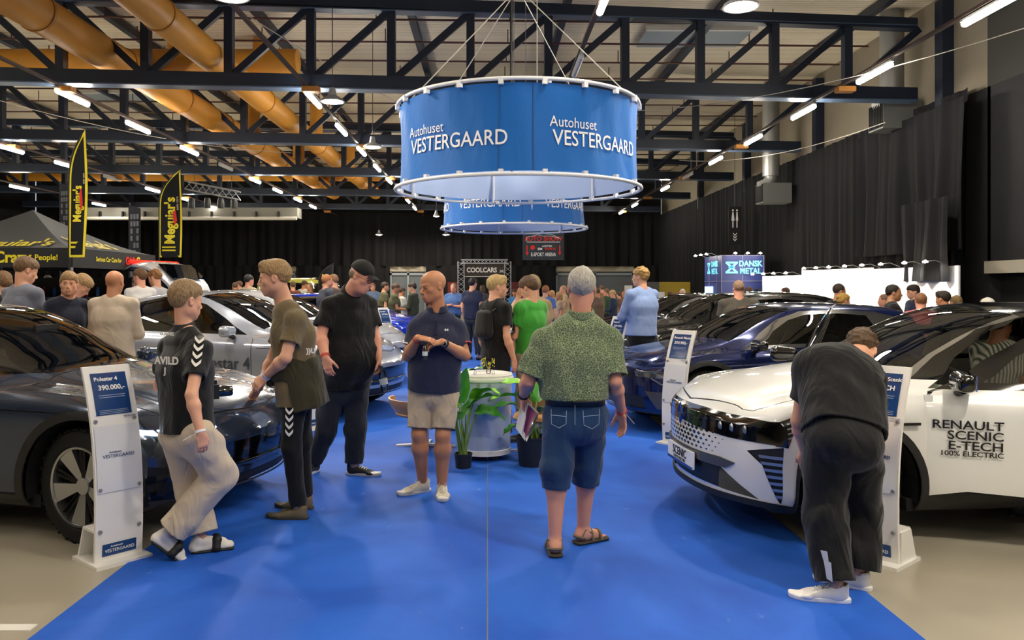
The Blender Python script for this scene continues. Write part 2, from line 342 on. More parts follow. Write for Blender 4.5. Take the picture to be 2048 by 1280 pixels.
for x, ons, offs, lab in rows:
    for j, y in enumerate(sorted(ons+offs)):
        lit = y in ons; src = L_on if lit else L_off
        if used[0 if lit else 1] == 0: o = src; used[0 if lit else 1] = 1
        else: o = copy_tree(src)
        o.location = (x, y, ZL); setp(o, '%s linear tube light, %s %s' % ('lit' if lit else 'unlit', ORD[j], lab), 'ceiling light', 'linear ceiling lights')
    if len(ons) > 2:
        mb = MB(); mb.box((0, 22, .13), (.07, 44, .05)); setp(mb.build('cable_tray', m_tray, loc=(x, 2, ZL)), kind='structure')
        for y in np.arange(9.5, 43, 6.6):
            o = MB(); o.box((0, 0, 0), (.34, .22, .1)); setp(o.build('junction_box', m_jbox, loc=(x+.1, float(y), ZL+.05)), kind='structure')
# round high-bay lamps
m_spot = mat('lamp_glow', '#ffffff', .5, emit='#fff3e0', es=SPOT_STRENGTH)
def high_bay(x, y, z, lab, r=.17):
    e = empty('pendant_lamp', (x, y, z), lab, 'ceiling lamp', 'round high-bay lamps')
    MB().lathe([(0, .26), (.05, .26), (.08, .12), (r+.04, .04), (r+.06, 0), (r+.03, 0), (r, .03)], n=20).build('lamp_shade', M_steel, e, smooth=True)
    MB().lathe([(0, -.02), (r*.7, -.015), (r, .02)], n=16).build('bulb', m_spot, e, smooth=True)
    MB().tube([(0, 0, .26), (0, 0, 8.0-z)], .008, 5).build('cord', M_black, e)
high_bay(-3.05, 9.5, 5.05, 'bright round lamp at the top left of the ring banner')
high_bay(-2.85, 14.7, 5.0, 'bright round lamp above and left of the big ring banner')
high_bay(-2.8, 19.5, 5.0, 'bright round lamp left of the big ring banner, above the second ring')
high_bay(3.12, 9.85, 5.05, 'bright round lamp at top right of the big ring banner')
high_bay(3.0, 2.0, 5.05, 'bright round lamp overhead behind the camera')
high_bay(-5.9, 43.5, 4.4, 'small bright lamp against the far curtain, left', .16)
high_bay(-2.25, 43.5, 4.4, 'small bright lamp against the far curtain, just left of the second ring', .16)
high_bay(-2.3, 36.0, 4.75, 'small bright lamp by the left edge of the second ring', .1)
# beam and pipe low in the roof at left back
e = empty('ventilation_beam', (-15.2, 40, 4.95), 'long pale beam with a bright pipe below it, above the tent', 'beam')
b = MB(); b.box((0, 0, .3), (11.6, .9, .5)); b.build('beam_body', mat('beam_grey', '#77756c', .6), e)
MB().tube([(-5.8, -.6, 0), (5.8, -.6, 0)], .09, 12).build('pipe', mat('pale_pipe', '#c9c6bb', .4), e, smooth=True)
b = MB()
for x in np.arange(-5, 5.5, 1.1): b.box((x, -.4, .15), (.06, .5, .4))
b.build('bracket', M_black, e)
# lighting rig
e = empty('lighting_rig', (-10.4, 30, 5.2), 'small aluminium lighting rig with stage lamps hung left of the ducts', 'lighting rig')
b = MB(); m_alu = mat('aluminium', '#b9bcc0', .3, metal=.8)
for dy in (-.15, .15):
    for dz in (-.15, .15): b.tube([(-.9, dy, dz+.2), (1.1, dy, dz-.2)], .025, 6)
for i in range(8):
    x = -.9+i*.25; z = .2-i*.05; b.tube([(x, -.15, z-.15), (x+.25, -.15, z+.1)], .012, 5); b.tube([(x, .15, z+.15), (x+.25, .15, z-.2)], .012, 5); b.tube([(x, -.15, z-.15), (x, .15, z-.15)], .012, 5)
b.build('box_truss', m_alu, e)
for x in (-.7, -.1, .4, .9):
    MB().lathe([(0, .0), (.09, .0), (.12, -.12), (.12, -.38), (.09, -.38)], (x, 0, -.28), 14).build('stage_lamp', M_black, e, smooth=True)
MB().tube([(-.6, 0, .3), (-.6, 0, 2.8)], .01, 5).build('cord', M_black, e); MB().tube([(.8, 0, .0), (.8, 0, 2.8)], .01, 5).build('cord', M_black, e)
# loose cables between the trusses
m_cable = mat('pale_cable', '#b5ada0', .6)
for (p, q, sag, lab) in (((-6.4, 12, 7.6), (-.9, 22, 5.95), .3, 'thin pale cable slung under the roof left of the ring'), ((9, 12, 5.8), (3.0, 21, 6.2), .4, 'thin pale cable sagging under the roof at right'),
                   ((-13, 18, 6.4), (-6.4, 26, 5.95), .35, 'thin pale cable sagging under the left ducts'), ((8.7, 17.5, 5.2), (6.0, 25, 5.55), .3, 'thin cable looping beside the right light row')):
    p, q = Vector(p), Vector(q); pts = [p.lerp(q, t/14)+Vector((0, 0, -sag*4*(t/14)*(1-t/14))) for t in range(15)]
    MB().tube([x-p for x in pts], .009, 5).build('cable', m_cable, loc=p, label=lab, cat='cable')
# ================================================================ smooth solids: fields on a grid turned into one mesh
def V3(*a): return np.array(a, dtype=np.float64)
def unit(v): v = np.asarray(v, float); return v/max(1e-9, np.linalg.norm(v))
class Field:
    def __init__(s, lo, hi, h):
        s.h = h; s.lo = np.asarray(lo, float)-3*h; s.n = np.ceil((np.asarray(hi, float)+3*h-s.lo)/h).astype(int)+1
        s.d = np.full(s.n, .25, np.float32); s.ax = [(s.lo[i]+np.arange(s.n[i])*h).astype(np.float32) for i in range(3)]
    def block(s, lo, hi, m):
        a = np.clip(np.floor((np.asarray(lo)-m-s.lo)/s.h).astype(int), 0, s.n); b = np.clip(np.ceil((np.asarray(hi)+m-s.lo)/s.h).astype(int)+1, 0, s.n)
        if np.any(b-a <= 0): return None
        sl = tuple(slice(a[i], b[i]) for i in range(3))
        return sl, s.ax[0][sl[0]][:, None, None], s.ax[1][sl[1]][None, :, None], s.ax[2][sl[2]][None, None, :]
    def put(s, sl, d, k, op):
        D = s.d[sl]
        if op == 'u':
            if k > 0: hh = np.clip(.5+.5*(D-d)/k, 0, 1); r = D*(1-hh)+d*hh-k*hh*(1-hh)
            else: r = np.minimum(D, d)
        elif op == 's':
            if k > 0: hh = np.clip(.5-.5*(D+d)/k, 0, 1); r = D*(1-hh)-d*hh+k*hh*(1-hh)
            else: r = np.maximum(D, -d)
        else: r = np.maximum(D, d)
        s.d[sl] = r
    def seg(s, p0, p1, r0, r1=None, k=.01, op='u', side=None, r0b=None, r1b=None, pw=2):
        """tapered capsule; with side: elliptic, r along side, rb across"""
        p0, p1 = np.asarray(p0, float), np.asarray(p1, float); r1 = r0 if r1 is None else r1; R = max(r0, r1, r0b or 0, r1b or 0)
        B = s.block(np.minimum(p0, p1)-R, np.maximum(p0, p1)+R, k+2*s.h)
        if B is None: return
        sl, X, Y, Z = B; d = p1-p0; L = np.linalg.norm(d)
        if L < 1e-6: d = V3(0, 0, 1); L = 1e-6; u = d
        else: u = d/L
        qx, qy, qz = X-p0[0], Y-p0[1], Z-p0[2]; hh = qx*u[0]+qy*u[1]+qz*u[2]; t = np.clip(hh/L, 0, 1)
        if side is None:
            qx = qx-t*L*u[0]; qy = qy-t*L*u[1]; qz = qz-t*L*u[2]
            dist = np.sqrt(qx*qx+qy*qy+qz*qz)-(r0+(r1-r0)*t)
        else:
            sd = np.asarray(side, float); sd = unit(sd-np.dot(sd, u)*u); w = np.cross(u, sd); r0b = r0b or r0; r1b = r1b or r1
            a = r0+(r1-r0)*t; b = r0b+(r1b-r0b)*t; A = (qx*sd[0]+qy*sd[1]+qz*sd[2])/a; Bb = (qx*w[0]+qy*w[1]+qz*w[2])/b
            mn = np.minimum(a, b); C = (hh-t*L)/mn
            if pw == 2: e = np.sqrt(A*A+Bb*Bb+C*C)
            else: e = (np.abs(A)**pw+np.abs(Bb)**pw+np.abs(C)**pw)**(1/pw)
            dist = (e-1)*mn
        s.put(sl, dist.astype(np.float32), k, op)
    def ell(s, c, r, F=None, k=.01, op='u'):
        """ellipsoid with radii r along the columns of F"""
        c = np.asarray(c, float); r = np.asarray(r, float); F = np.eye(3) if F is None else F; R = r.max()
        B = s.block(c-R, c+R, k+2*s.h)
        if B is None: return
        sl, X, Y, Z = B; qx, qy, qz = X-c[0], Y-c[1], Z-c[2]; e = 0; g = 0
        for i in range(3):
            a = (qx*F[0, i]+qy*F[1, i]+qz*F[2, i])/r[i]; e = e+a*a; g = g+(a/r[i])**2
        k0 = np.sqrt(e); k1 = np.sqrt(g)+1e-6
        s.put(sl, (k0*(k0-1)/k1).astype(np.float32), k, op)
    def cut(s, p, n, lo=None, hi=None):
        """remove what lies on the side n points to"""
        n = unit(n)
        if lo is None: lo, hi = s.lo, s.lo+s.n*s.h
        B = s.block(lo, hi, 0)
        if B is None: return
        sl, X, Y, Z = B; s.put(sl, ((X-p[0])*n[0]+(Y-p[1])*n[1]+(Z-p[2])*n[2]).astype(np.float32), 0, 'i')
    def cutter(s, p, n, R):
        p = np.asarray(p, float); n = unit(n)
        B = s.block(p-R, p+R, 0)
        if B is None: return
        sl, X, Y, Z = B; qx, qy, qz = X-p[0], Y-p[1], Z-p[2]; hh = qx*n[0]+qy*n[1]+qz*n[2]; rr = np.sqrt(np.maximum(qx*qx+qy*qy+qz*qz-hh*hh, 0))-R
        s.put(sl, np.maximum(np.maximum(-hh, rr), hh-R).astype(np.float32), 0, 's')
    def push(s): s.stack = getattr(s, 'stack', []); s.stack.append(s.d); s.d = np.full(s.n, .25, np.float32)
    def pop(s, k=0):
        D = s.stack.pop(); d = s.d; s.d = D; s.put((slice(None),)*3, d, k, 'u')
    def rim(s, p, n, R, th=.013, depth=.05, cut=True):
        """cut the cloth at the plane and hollow it a little way in, so an edge with a dark opening shows"""
        p = np.asarray(p, float); n = unit(n); B = s.block(p-R, p+R, 0)
        if B is None: return
        sl, X, Y, Z = B; h = (X-p[0])*n[0]+(Y-p[1])*n[1]+(Z-p[2])*n[2]; d = s.d[sl]
        inner = np.maximum(d+th, -h-depth); r = np.maximum(d, -inner)
        if cut: r = np.maximum(r, h)
        s.d[sl] = r
    def wrinkle(s, amp, freq, seed=0, stretch=(1, 1, 1), where=None):
        rnd = np.random.RandomState(seed); X = s.ax[0][:, None, None]*stretch[0]; Y = s.ax[1][None, :, None]*stretch[1]; Z = s.ax[2][None, None, :]*stretch[2]
        n = 0
        for i in range(4):
            a = rnd.normal(size=3); a = a/np.linalg.norm(a)*freq*(1+.6*i); b = rnd.normal(size=3); b = b/np.linalg.norm(b)*freq*.5
            n = n+np.sin(X*a[0]+Y*a[1]+Z*a[2]+rnd.uniform(0, 6)+1.5*np.sin(X*b[0]+Y*b[1]+Z*b[2]))/(1+.5*i)
        n = n/2.2
        if where is not None: n = n*where(s.ax[2])[None, None, :]
        s.d += (amp*(n-.6*np.abs(n))).astype(np.float32)
    def mesh(s, name, m, parent=None, smooth_it=1, origin=(0, 0, 0)):
        d = s.d; ins = d < 0; nx, ny, nz = d.shape
        c = [ins[i:nx-1+i, j:ny-1+j, k:nz-1+k] for i in (0, 1) for j in (0, 1) for k in (0, 1)]
        sm = sum(x.astype(np.int8) for x in c); act = (sm > 0) & (sm < 8); idx = np.argwhere(act); N = len(idx)
        if N == 0: return None
        vid = np.full(act.shape, -1, np.int32); vid[act] = np.arange(N)
        P = np.zeros((N, 3)); cnt = np.zeros(N); cs = [(i, j, k) for i in (0, 1) for j in (0, 1) for k in (0, 1)]
        val = [d[idx[:, 0]+i, idx[:, 1]+j, idx[:, 2]+k] for i, j, k in cs]
        for a in range(8):
            for b in range(a+1, 8):
                if sum(abs(cs[a][i]-cs[b][i]) for i in range(3)) != 1: continue
                va, vb = val[a], val[b]; x = (va < 0) != (vb < 0); t = np.where(x, va/np.where(x, va-vb, 1), 0)
                for i in range(3): P[:, i] += np.where(x, cs[a][i]+t*(cs[b][i]-cs[a][i]), 0)
                cnt += x
        P = P/cnt[:, None]+idx; quads = []
        for axn in range(3):
            sl0 = [slice(1, -1)]*3; sl1 = [slice(1, -1)]*3; sl0[axn] = slice(0, -1); sl1[axn] = slice(1, None)
            A = ins[tuple(sl0)]; Bq = ins[tuple(sl1)]; off = [1, 1, 1]; off[axn] = 0
            e = np.argwhere(A != Bq); fl = A[tuple(e.T)]; e = e+np.array(off); u, v = [(1, 2), (2, 0), (0, 1)][axn]
            def g(du, dv): q = e.copy(); q[:, u] += du; q[:, v] += dv; return vid[q[:, 0], q[:, 1], q[:, 2]]
            q = np.stack([g(-1, -1), g(0, -1), g(0, 0), g(-1, 0)], 1); q[~fl] = q[~fl][:, ::-1]; quads.append(q)
        Q = np.concatenate(quads); Q = Q[(Q >= 0).all(1)]
        for _ in range(smooth_it):
            acc = np.zeros_like(P); c2 = np.zeros(N)
            for a, b in ((0, 1), (1, 2), (2, 3), (3, 0)):
                for i in range(3): acc[:, i] += np.bincount(Q[:, a], P[Q[:, b], i], N)+np.bincount(Q[:, b], P[Q[:, a], i], N)
                c2 += np.bincount(Q[:, a], minlength=N)+np.bincount(Q[:, b], minlength=N)
            P = P*.5+acc/np.maximum(c2, 1)[:, None]*.5
        co = (s.lo+P*s.h-np.asarray(origin)).astype(np.float32)
        me = bpy.data.meshes.new(name); me.vertices.add(N); me.vertices.foreach_set('co', co.ravel()); me.loops.add(4*len(Q)); me.polygons.add(len(Q))
        me.loops.foreach_set('vertex_index', Q.astype(np.int32).ravel()); me.polygons.foreach_set('loop_start', np.arange(0, 4*len(Q), 4, dtype=np.int32))
        me.update(calc_edges=True); me.validate(); me.polygons.foreach_set('use_smooth', [True]*len(me.polygons)); me.materials.append(m)
        o = bpy.data.objects.new(name, me); COL.objects.link(o)
        if parent: o.parent = parent
        return o
# ================================================================ people
SKINS = {'fair': '#dba384', 'tan': '#c08560', 'pink': '#d99a80', 'olive': '#b98562'}
def skin(t): return mat('skin_'+t, SKINS[t], .5, noise=(9, .10, 4), sss=.12, bump=(60, .12, .002))
def hairm(c):
    nm = 'hair_'+c.strip('#')
    if nm in MATS: return MATS[nm]
    m = mat(nm, c, .5, spec=.35); nt = m.node_tree; b = nt.nodes['Principled BSDF']; tc = nt.nodes.new('ShaderNodeTexCoord'); mp = nt.nodes.new('ShaderNodeMapping'); mp.inputs['Scale'].default_value = (1, 1, .22); mp.inputs['Rotation'].default_value = (.25, .2, 0); nt.links.new(tc.outputs['Object'], mp.inputs[0])
    n = nt.nodes.new('ShaderNodeTexNoise'); n.inputs['Scale'].default_value = 150; n.inputs['Detail'].default_value = 4; n.inputs['Distortion'].default_value = .5; nt.links.new(mp.outputs[0], n.inputs[0])
    r = nt.nodes.new('ShaderNodeValToRGB'); k = srgb(c); r.color_ramp.elements[0].position = .38; r.color_ramp.elements[1].position = .62; r.color_ramp.elements[0].color = (*[x*(.45+.35*min(1, max(k)*2)) for x in k], 1); r.color_ramp.elements[1].color = (*[min(1, x*1.25) for x in k], 1)
    nt.links.new(n.outputs[0], r.inputs[0]); nt.links.new(r.outputs[0], b.inputs['Base Color']); bp = nt.nodes.new('ShaderNodeBump'); bp.inputs['Strength'].default_value = .9; bp.inputs['Distance'].default_value = .006; nt.links.new(n.outputs[0], bp.inputs['Height']); nt.links.new(bp.outputs[0], b.inputs['Normal']); return m
def cloth(name, col, rough=.85, folds=.6, scale=7, weave=350, noise=(3, .08), sheen=.15, stretch=(1, 1, .45), **kw):
    if name in MATS: return MATS[name]
    m = mat(name, col, rough, noise=noise, sheen=sheen, spec=.25, **kw); nt = m.node_tree; b = nt.nodes['Principled BSDF']
    tc = nt.nodes.new('ShaderNodeTexCoord'); mp = nt.nodes.new('ShaderNodeMapping'); mp.inputs['Scale'].default_value = stretch; nt.links.new(tc.outputs['Object'], mp.inputs[0])
    n = nt.nodes.new('ShaderNodeTexNoise'); n.inputs['Scale'].default_value = scale; n.inputs['Detail'].default_value = 2.5; n.inputs['Distortion'].default_value = 1.8; nt.links.new(mp.outputs[0], n.inputs[0])
    w = nt.nodes.new('ShaderNodeTexNoise'); w.inputs['Scale'].default_value = weave; w.inputs['Detail'].default_value = 1; nt.links.new(tc.outputs['Object'], w.inputs[0])
    b1 = nt.nodes.new('ShaderNodeBump'); b1.inputs['Strength'].default_value = folds; b1.inputs['Distance'].default_value = .03; nt.links.new(n.outputs[0], b1.inputs['Height'])
    b2 = nt.nodes.new('ShaderNodeBump'); b2.inputs['Strength'].default_value = .25; b2.inputs['Distance'].default_value = .001; nt.links.new(w.outputs[0], b2.inputs['Height'])
    nt.links.new(b1.outputs[0], b2.inputs['Normal']); nt.links.new(b2.outputs[0], b.inputs['Normal']); return m
m_eye = mat('eye_white', '#d8d2cc', .2); m_iris = mat('iris', '#2a2a2a', .2)
class Person:
    """world-space joints; f: facing of chest; parts are children of an empty at the feet"""
    def __init__(s, name_label, cat='person', group=None, base=(0, 0, 0), h=.006):
        s.base = np.array(base, float); s.e = empty('person', base, name_label, cat, group); s.h = h; s.k = 1.0
    def out(s, F, name, m, sm=1, **kw):
        o = F.mesh(name, m, s.e, sm, s.base)
        if o: setp(o, **kw)
        return o
    # ---- head frame
    def set_head(s, c, yaw, pitch=0, roll=0, size=.235):
        """c: centre at eye height; yaw: 0 looks to +Y, positive turns to -X; pitch>0 looks down"""
        M = Euler((0, 0, yaw)).to_matrix() @ Euler((-pitch, 0, 0)).to_matrix() @ Euler((0, roll, 0)).to_matrix()
        s.HF = np.array(M); s.HC = np.asarray(c, float); s.hs = size/.235
    def hp(s, x, y, z): return s.HC+s.HF @ (V3(x, y, z)*s.hs)
    def head_field(s, F, neck, heavy=0, base_r=.058):
        q = s.hs; E = lambda c, r, k=.012, op='u': F.ell(s.hp(*c), np.array(r)*q, s.HF, k*q, op)
        G = lambda a, b, r0, r1, k=.01, op='u': F.seg(s.hp(*a), s.hp(*b), r0*q, r1*q, k*q, op)
        F.seg(s.hp(0, -.022, -.05), neck, base_r*q*.97, base_r*1.1, .03)
        E((0, -.018, .032), (.0765, .098, .086), .02); E((0, .022, -.03), (.061, .068, .078), .03); E((0, .02, .045), (.066, .068, .06), .02)
        E((0, .067, -.098), (.027, .021, .019), .022); E((0, .035, -.075), (.045+heavy*.012, .045, .032+heavy*.01), .03)
        for i in (-1, 1):
            E((i*.05, -.0, -.055), (.018+heavy*.008, .03, .028), .03); E((i*.043, .056, -.018), (.020+heavy*.006, .020, .022), .02)
            G((i*.012, .089, .019), (i*.045, .072, .021), .009, .009, .012)
        if heavy: E((0, .03, -.095), (.05, .05, .03), .03); F.seg(s.hp(0, .01, -.1), neck, .05*q, .062*q, .03)
        for i in (-1, 1): E((i*.032, .1, .001), (.018, .018, .0115), .012, 's')
        for i in (-1, 1): E((i*.032, .0745, .001), (.0165, .0135, .0125), .003)
        G((0, .084, .012), (0, .110, -.028), .0075, .0115, .010); E((0, .108, -.032), (.0125, .012, .010), .006)
        for i in (-1, 1): E((i*.0125, .097, -.036), (.008, .011, .008), .006)
        E((0, .083, -.064), (.026, .019, .022), .015)
        G((-.018, .094, -.057), (.018, .094, -.057), .0055, .0055, .006); G((-.016, .092, -.069), (.016, .092, -.069), .007, .007, .006)
        G((-.024, .0985, -.0632), (.024, .0985, -.0632), .0022, .0022, .004, 's')
        for i in (-1, 1):
            E((i*.079, -.012, -.004), (.009, .019, .031), .006); E((i*.088, -.008, .0), (.008, .011, .018), .004, 's')
    def face_bits(s, iris=True):
        for i in (-1, 1):
            c = s.hp(i*.032, .0885, .001)-s.base; b = MB(); b.lathe([(0, .0015), (.003, .001), (.0055, 0), (.0058, -.004)], n=10)
            R = Matrix([list(r) for r in s.HF]) @ Matrix.Rotation(-PI/2, 3, 'X')
            b.v = [tuple(R @ (Vector(v)*s.hs)+Vector(c)) for v in b.v]; b.build('iris', m_iris, s.e, smooth=True)
    def brows(s, m):
        F = Field(s.hp(0, .05, .02)-.07, s.hp(0, .05, .02)+.07, .003)
        for i in (-1, 1): F.seg(s.hp(i*.016, .0955, .021), s.hp(i*.046, .081, .0225), .0035*s.hs, .0025*s.hs, .002)
        s.out(F, 'eyebrows', m, 0)
        F = Field(s.hp(0, .09, -.063)-.045, s.hp(0, .09, -.063)+.045, .003)
        for z, w in ((-.0575, .0035), (-.0695, .0045)): F.seg(s.hp(-.016, .0965, z), s.hp(.016, .0965, z), w*s.hs, w*s.hs, .002)
        s.out(F, 'lips', mat('lips', '#b5705f', .45), 0)
    def hair(s, col, style='short', h=None, top=.012, name='hair', seed=1):
        q = s.hs; F = Field(s.HC-.17*q, s.HC+.17*q, h or max(.0035, s.h*.7)); E = lambda c, r, k=.012, op='u': F.ell(s.hp(*c), np.array(r)*q, s.HF, k*q, op)
        t = top
        if style in ('short', 'crew', 'quiff', 'curly', 'bowl', 'bun'):
            E((0, -.020, .034+t*.3), (.0785+t*.25, .100+t*.3, .086+t), .02)
            if style in ('short', 'bowl', 'curly', 'quiff', 'bun'): E((0, .018, .052+t*.6), (.066+t*.3, .074+t*.5, .058+t*.8), .02)
            if style == 'quiff': E((0, .06, .10+t*.4), (.05, .035, .026), .02)
            if style == 'curly':
                rn = random.Random(seed)
                for i in range(46):
                    a = rn.uniform(0, 2*PI); zz = rn.uniform(-.0, 1); rr = math.sqrt(1-zz*zz)
                    E((rr*math.cos(a)*.075, -.015+rr*math.sin(a)*.092, .045+zz*.082), [rn.uniform(.016, .024)]*3, .006)
            if style == 'bowl': E((0, -.02, .0), (.083, .1, .07), .02)
            if style == 'bun': E((0, -.12, .05), (.034, .034, .03), .01); E((0, -.03, .0), (.08, .09, .06), .02)
            # face opening and nape line
            lowf = .062 if style != 'bowl' else .045
            B = F.block(F.lo, F.lo+F.n*F.h, 0); sl, X, Y, Z = B; r = s.HF; C = s.HC
            lx = ((X-C[0])*r[0, 0]+(Y-C[1])*r[1, 0]+(Z-C[2])*r[2, 0])/q; ly = ((X-C[0])*r[0, 1]+(Y-C[1])*r[1, 1]+(Z-C[2])*r[2, 1])/q; lz = ((X-C[0])*r[0, 2]+(Y-C[1])*r[1, 2]+(Z-C[2])*r[2, 2])/q
            back = -.058 if style in ('short', 'quiff', 'curly') else (-.075 if style in ('bowl', 'bun') else -.035)
            # hairline height as a function of depth: front lowf, over the ear, down to the nape
            line = np.where(ly > .055, lowf+.02*np.abs(lx)/.06*(-1), np.where(ly > .02, lowf-.015-(.055-ly)*.8, np.where(ly > -.035, .012+0*ly, np.maximum(back, .012-(-.035-ly)*2.6))))
            ear = (np.sqrt((ly+.012)**2+(lz+.002)**2)-.026)
            F.d = np.maximum(F.d, ((line-lz)*.7*q).astype(np.float32)); F.d = np.maximum(F.d, (-ear*q*np.where(np.abs(lx) > .06, 1, 0)-np.where(np.abs(lx) > .06, 0, 9.)).astype(np.float32)) if style not in ('bowl',) else F.d
        elif style == 'long':
            E((0, -.025, .03), (.086, .105, .098), .02); E((0, -.06, -.07), (.078, .06, .1), .04); F.cutter(s.hp(0, .035, -.01), s.HF[:, 1]-.15*s.HF[:, 2], .12)
        elif style == 'fringe_ring':   # bald on top
            E((0, -.022, .0), (.0795, .099, .062), .02); E((0, .07, .0), (.12, .09, .12), .01, 's'); E((0, 0, .12), (.12, .15, .085), .01, 's'); E((0, 0, -.12), (.12, .15, .07), .01, 's')
        F.wrinkle(.0025 if style != 'curly' else .005, 95, seed, tuple(1-.0*abs(x) for x in (1, 1, 1)))
        return s.out(F, name, hairm(col), 0)
    def cap(s, col, name='cap'):
        q = s.hs; F = Field(s.HC-.2, s.HC+.2, .004); E = lambda c, r, k=.0, op='u': F.ell(s.hp(*c), np.array(r)*q, s.HF, k*q, op)
        E((0, -.018, .045), (.087, .108, .092)); F.cut(s.hp(0, .0, .034), -s.HF[:, 2]-.12*s.HF[:, 1])
        F.seg(s.hp(0, .085, .043), s.hp(0, .135, .032), .068*q, .058*q, .004, 'u', s.HF[:, 0], .006*q, .005*q)
        E((0, -.018, .139), (.008, .008, .005))
        return s.out(F, name, mat('cap_cloth_'+col.strip('#'), col, .8, bump=(300, .3, .001)), 1)
    def glasses(s, m=None):
        b = MB()
        for i in (-1, 1):
            pts = [s.hp(i*.033+.023*math.cos(a), .1+.0*a, -.002+.017*math.sin(a))-s.base for a in np.linspace(0, 2*PI, 15)[:-1]]; b.tube(pts, .0016, 5, closed=True)
            b.tube([s.hp(i*.056, .1, .004)-s.base, s.hp(i*.078, .07, .006)-s.base, s.hp(i*.083, -.01, .006)-s.base], .0018, 5)
        b.tube([s.hp(-.01, .102, .003)-s.base, s.hp(.01, .102, .003)-s.base], .0016, 5); return b.build('glasses', m or M_black, s.e)
    # ---- arms, legs, hands
    def arm_field(s, F, S, E, Wr, r=(.050, .039, .039, .026), k=.02):
        S, E, Wr = map(lambda a: np.asarray(a, float), (S, E, Wr)); F.seg(S, E, r[0], r[1]*.95, k); q = E+(Wr-E)*.28
        F.seg(E, q, r[1]*.93, r[2]*1.07, k); F.seg(q, Wr, r[2]*1.05, r[3], k)
    def hand_field(s, F, Wr, d, palm, side, curl=.5, sc=1.0, spread=.12, thumb=.6, fingers=(1, 1, 1, 1)):
        """d: direction wrist->fingers, palm: normal out of the palm, side: +1/-1 towards which the thumb lies (d x palm)"""
        d = unit(d); palm = unit(np.asarray(palm)-np.dot(palm, d)*d); t = np.cross(d, palm)*side; Wr = np.asarray(Wr, float); q = sc
        P = lambda a, b, c: Wr+q*(a*d+b*t+c*palm)     # along, toward thumb, toward palm
        F.seg(P(0, 0, 0), P(.03, 0, 0), .026*q, .034*q, .012, 'u', t, .019*q, .016*q); F.seg(P(.03, 0, 0), P(.082, 0, 0), .036*q, .038*q, .010, 'u', t, .015*q, .012*q)
        F.seg(P(.015, .02, .006), P(.05, .03, .008), .016*q, .014*q, .012)
        L = [(.030, .072), (.010, .079), (-.011, .074), (-.030, .060)]
        for n, (b, ln) in enumerate(L):
            c = curl*fingers[n]; an = b*spread*8*.2; dd = unit(d+t*an*(1-.6*curl)); p = P(.084-abs(b-.005)*.15, b, 0); rr = (.0088, .0092, .0088, .0078)[n]*q
            ang = 0
            for j, (f, w) in enumerate(((.45, .55), (.30, .9), (.25, .7))):
                ang += c*w*1.25; nd = dd*math.cos(ang)+palm*math.sin(ang); p2 = p+nd*ln*f*q; F.seg(p, p2, rr*(1-.07*j), rr*(1-.07*(j+1)), .0035); p = p2
        p = P(.018, .028, .006); ang = thumb
        for j, (ln, w) in enumerate(((.036, 0), (.032, .25), (.026, .35))):
            ang -= w*curl; nd = unit(d*math.cos(ang)+t*math.sin(ang)+palm*(.25+.5*curl)); p2 = p+nd*ln*q; F.seg(p, p2, (.0125-.0012*j)*q, (.0115-.0015*j)*q, .005); p = p2
    def leg_field(s, F, H, K, A, r=(.082, .056, .056, .036), k=.03):
        H, K, A = map(lambda a: np.asarray(a, float), (H, K, A)); F.seg(H, K, r[0], r[1]*.93, k); q = K+(A-K)*.3; b = unit(np.cross(A-K, [1, 0, 0]))
        F.seg(K, q, r[1]*.93, r[2]*1.02, k); F.seg(q, A, r[2]*1.02, r[3], k)
    def foot_field(s, F, A, toe, sc=1.0):
        """bare foot from the ankle joint to the toe point (both on the sole plane shifted up)"""
        A = np.asarray(A, float); T = np.asarray(toe, float); u = unit(T-A); up = V3(0, 0, 1); F.seg(A, A+V3(0, 0, -.03), .036*sc, .034*sc, .02)
        heel = A-u*.03+V3(0, 0, -.045); F.seg(heel, T, .032*sc, .016*sc, .03, 'u', np.cross(u, up), .03*sc, .016*sc); F.seg(A+V3(0, 0, -.02), T+(A-T)*.35+V3(0, 0, .01), .034*sc, .022*sc, .025)
    def shoe(s, A, yaw, pitch=0, L=.29, wid=.052, col='#ded8cf', sole='#e9e6e0', lace='#efece6', detail=None, name='shoe', heel_r=.038, style='sneaker', ground=None):
        """A: ankle joint (about .09 above the sole). yaw: toe direction angle; 0 = +Y; positive to -X"""
        M = np.array(Euler((0, 0, yaw)).to_matrix() @ Euler((-pitch, 0, 0)).to_matrix()); A = np.asarray(A, float); c = A+M @ V3(0, 0, -.092)
        P = lambda x, y, z: c+M @ V3(x, y, z)
        F = Field(c-L*.95, c+L*.95, min(.005, s.h)); X = M[:, 0]; b = -.065; f = L-.075
        F.seg(P(0, b+.042, .046), P(0, b+.07, .044), .038, .039, .02, 'u', X, .040, .040)
        F.seg(P(0, b+.06, .040), P(0, f-.085, .032), .039, wid*.90, .02, 'u', X, .038, .030); F.seg(P(0, f-.09, .034), P(0, f-.030, .030), wid*.92, wid*.80, .02, 'u', X, .030, .024)
        F.seg(P(0, -.01, .060), P(0, f-.11, .046), .030, .026, .02); F.seg(P(0, -.018, .055), P(0, -.024, .082), .037, .038, .012); F.seg(P(0, .02, .075), P(0, .006, .105), .018, .014, .012)
        F.seg(P(0, -.016, .07), P(0, -.022, .14), .031, .036, .0, 's'); F.cut(P(0, 0, .010), -M[:, 2]); F.cut(P(0, -.02, .098), M[:, 2]+.35*M[:, 1])
        u = s.out(F, name, mat('shoe_'+col.strip('#')+style, col, .65, noise=(25, .25), bump=(220, .4, .001)), 1)
        pts = []
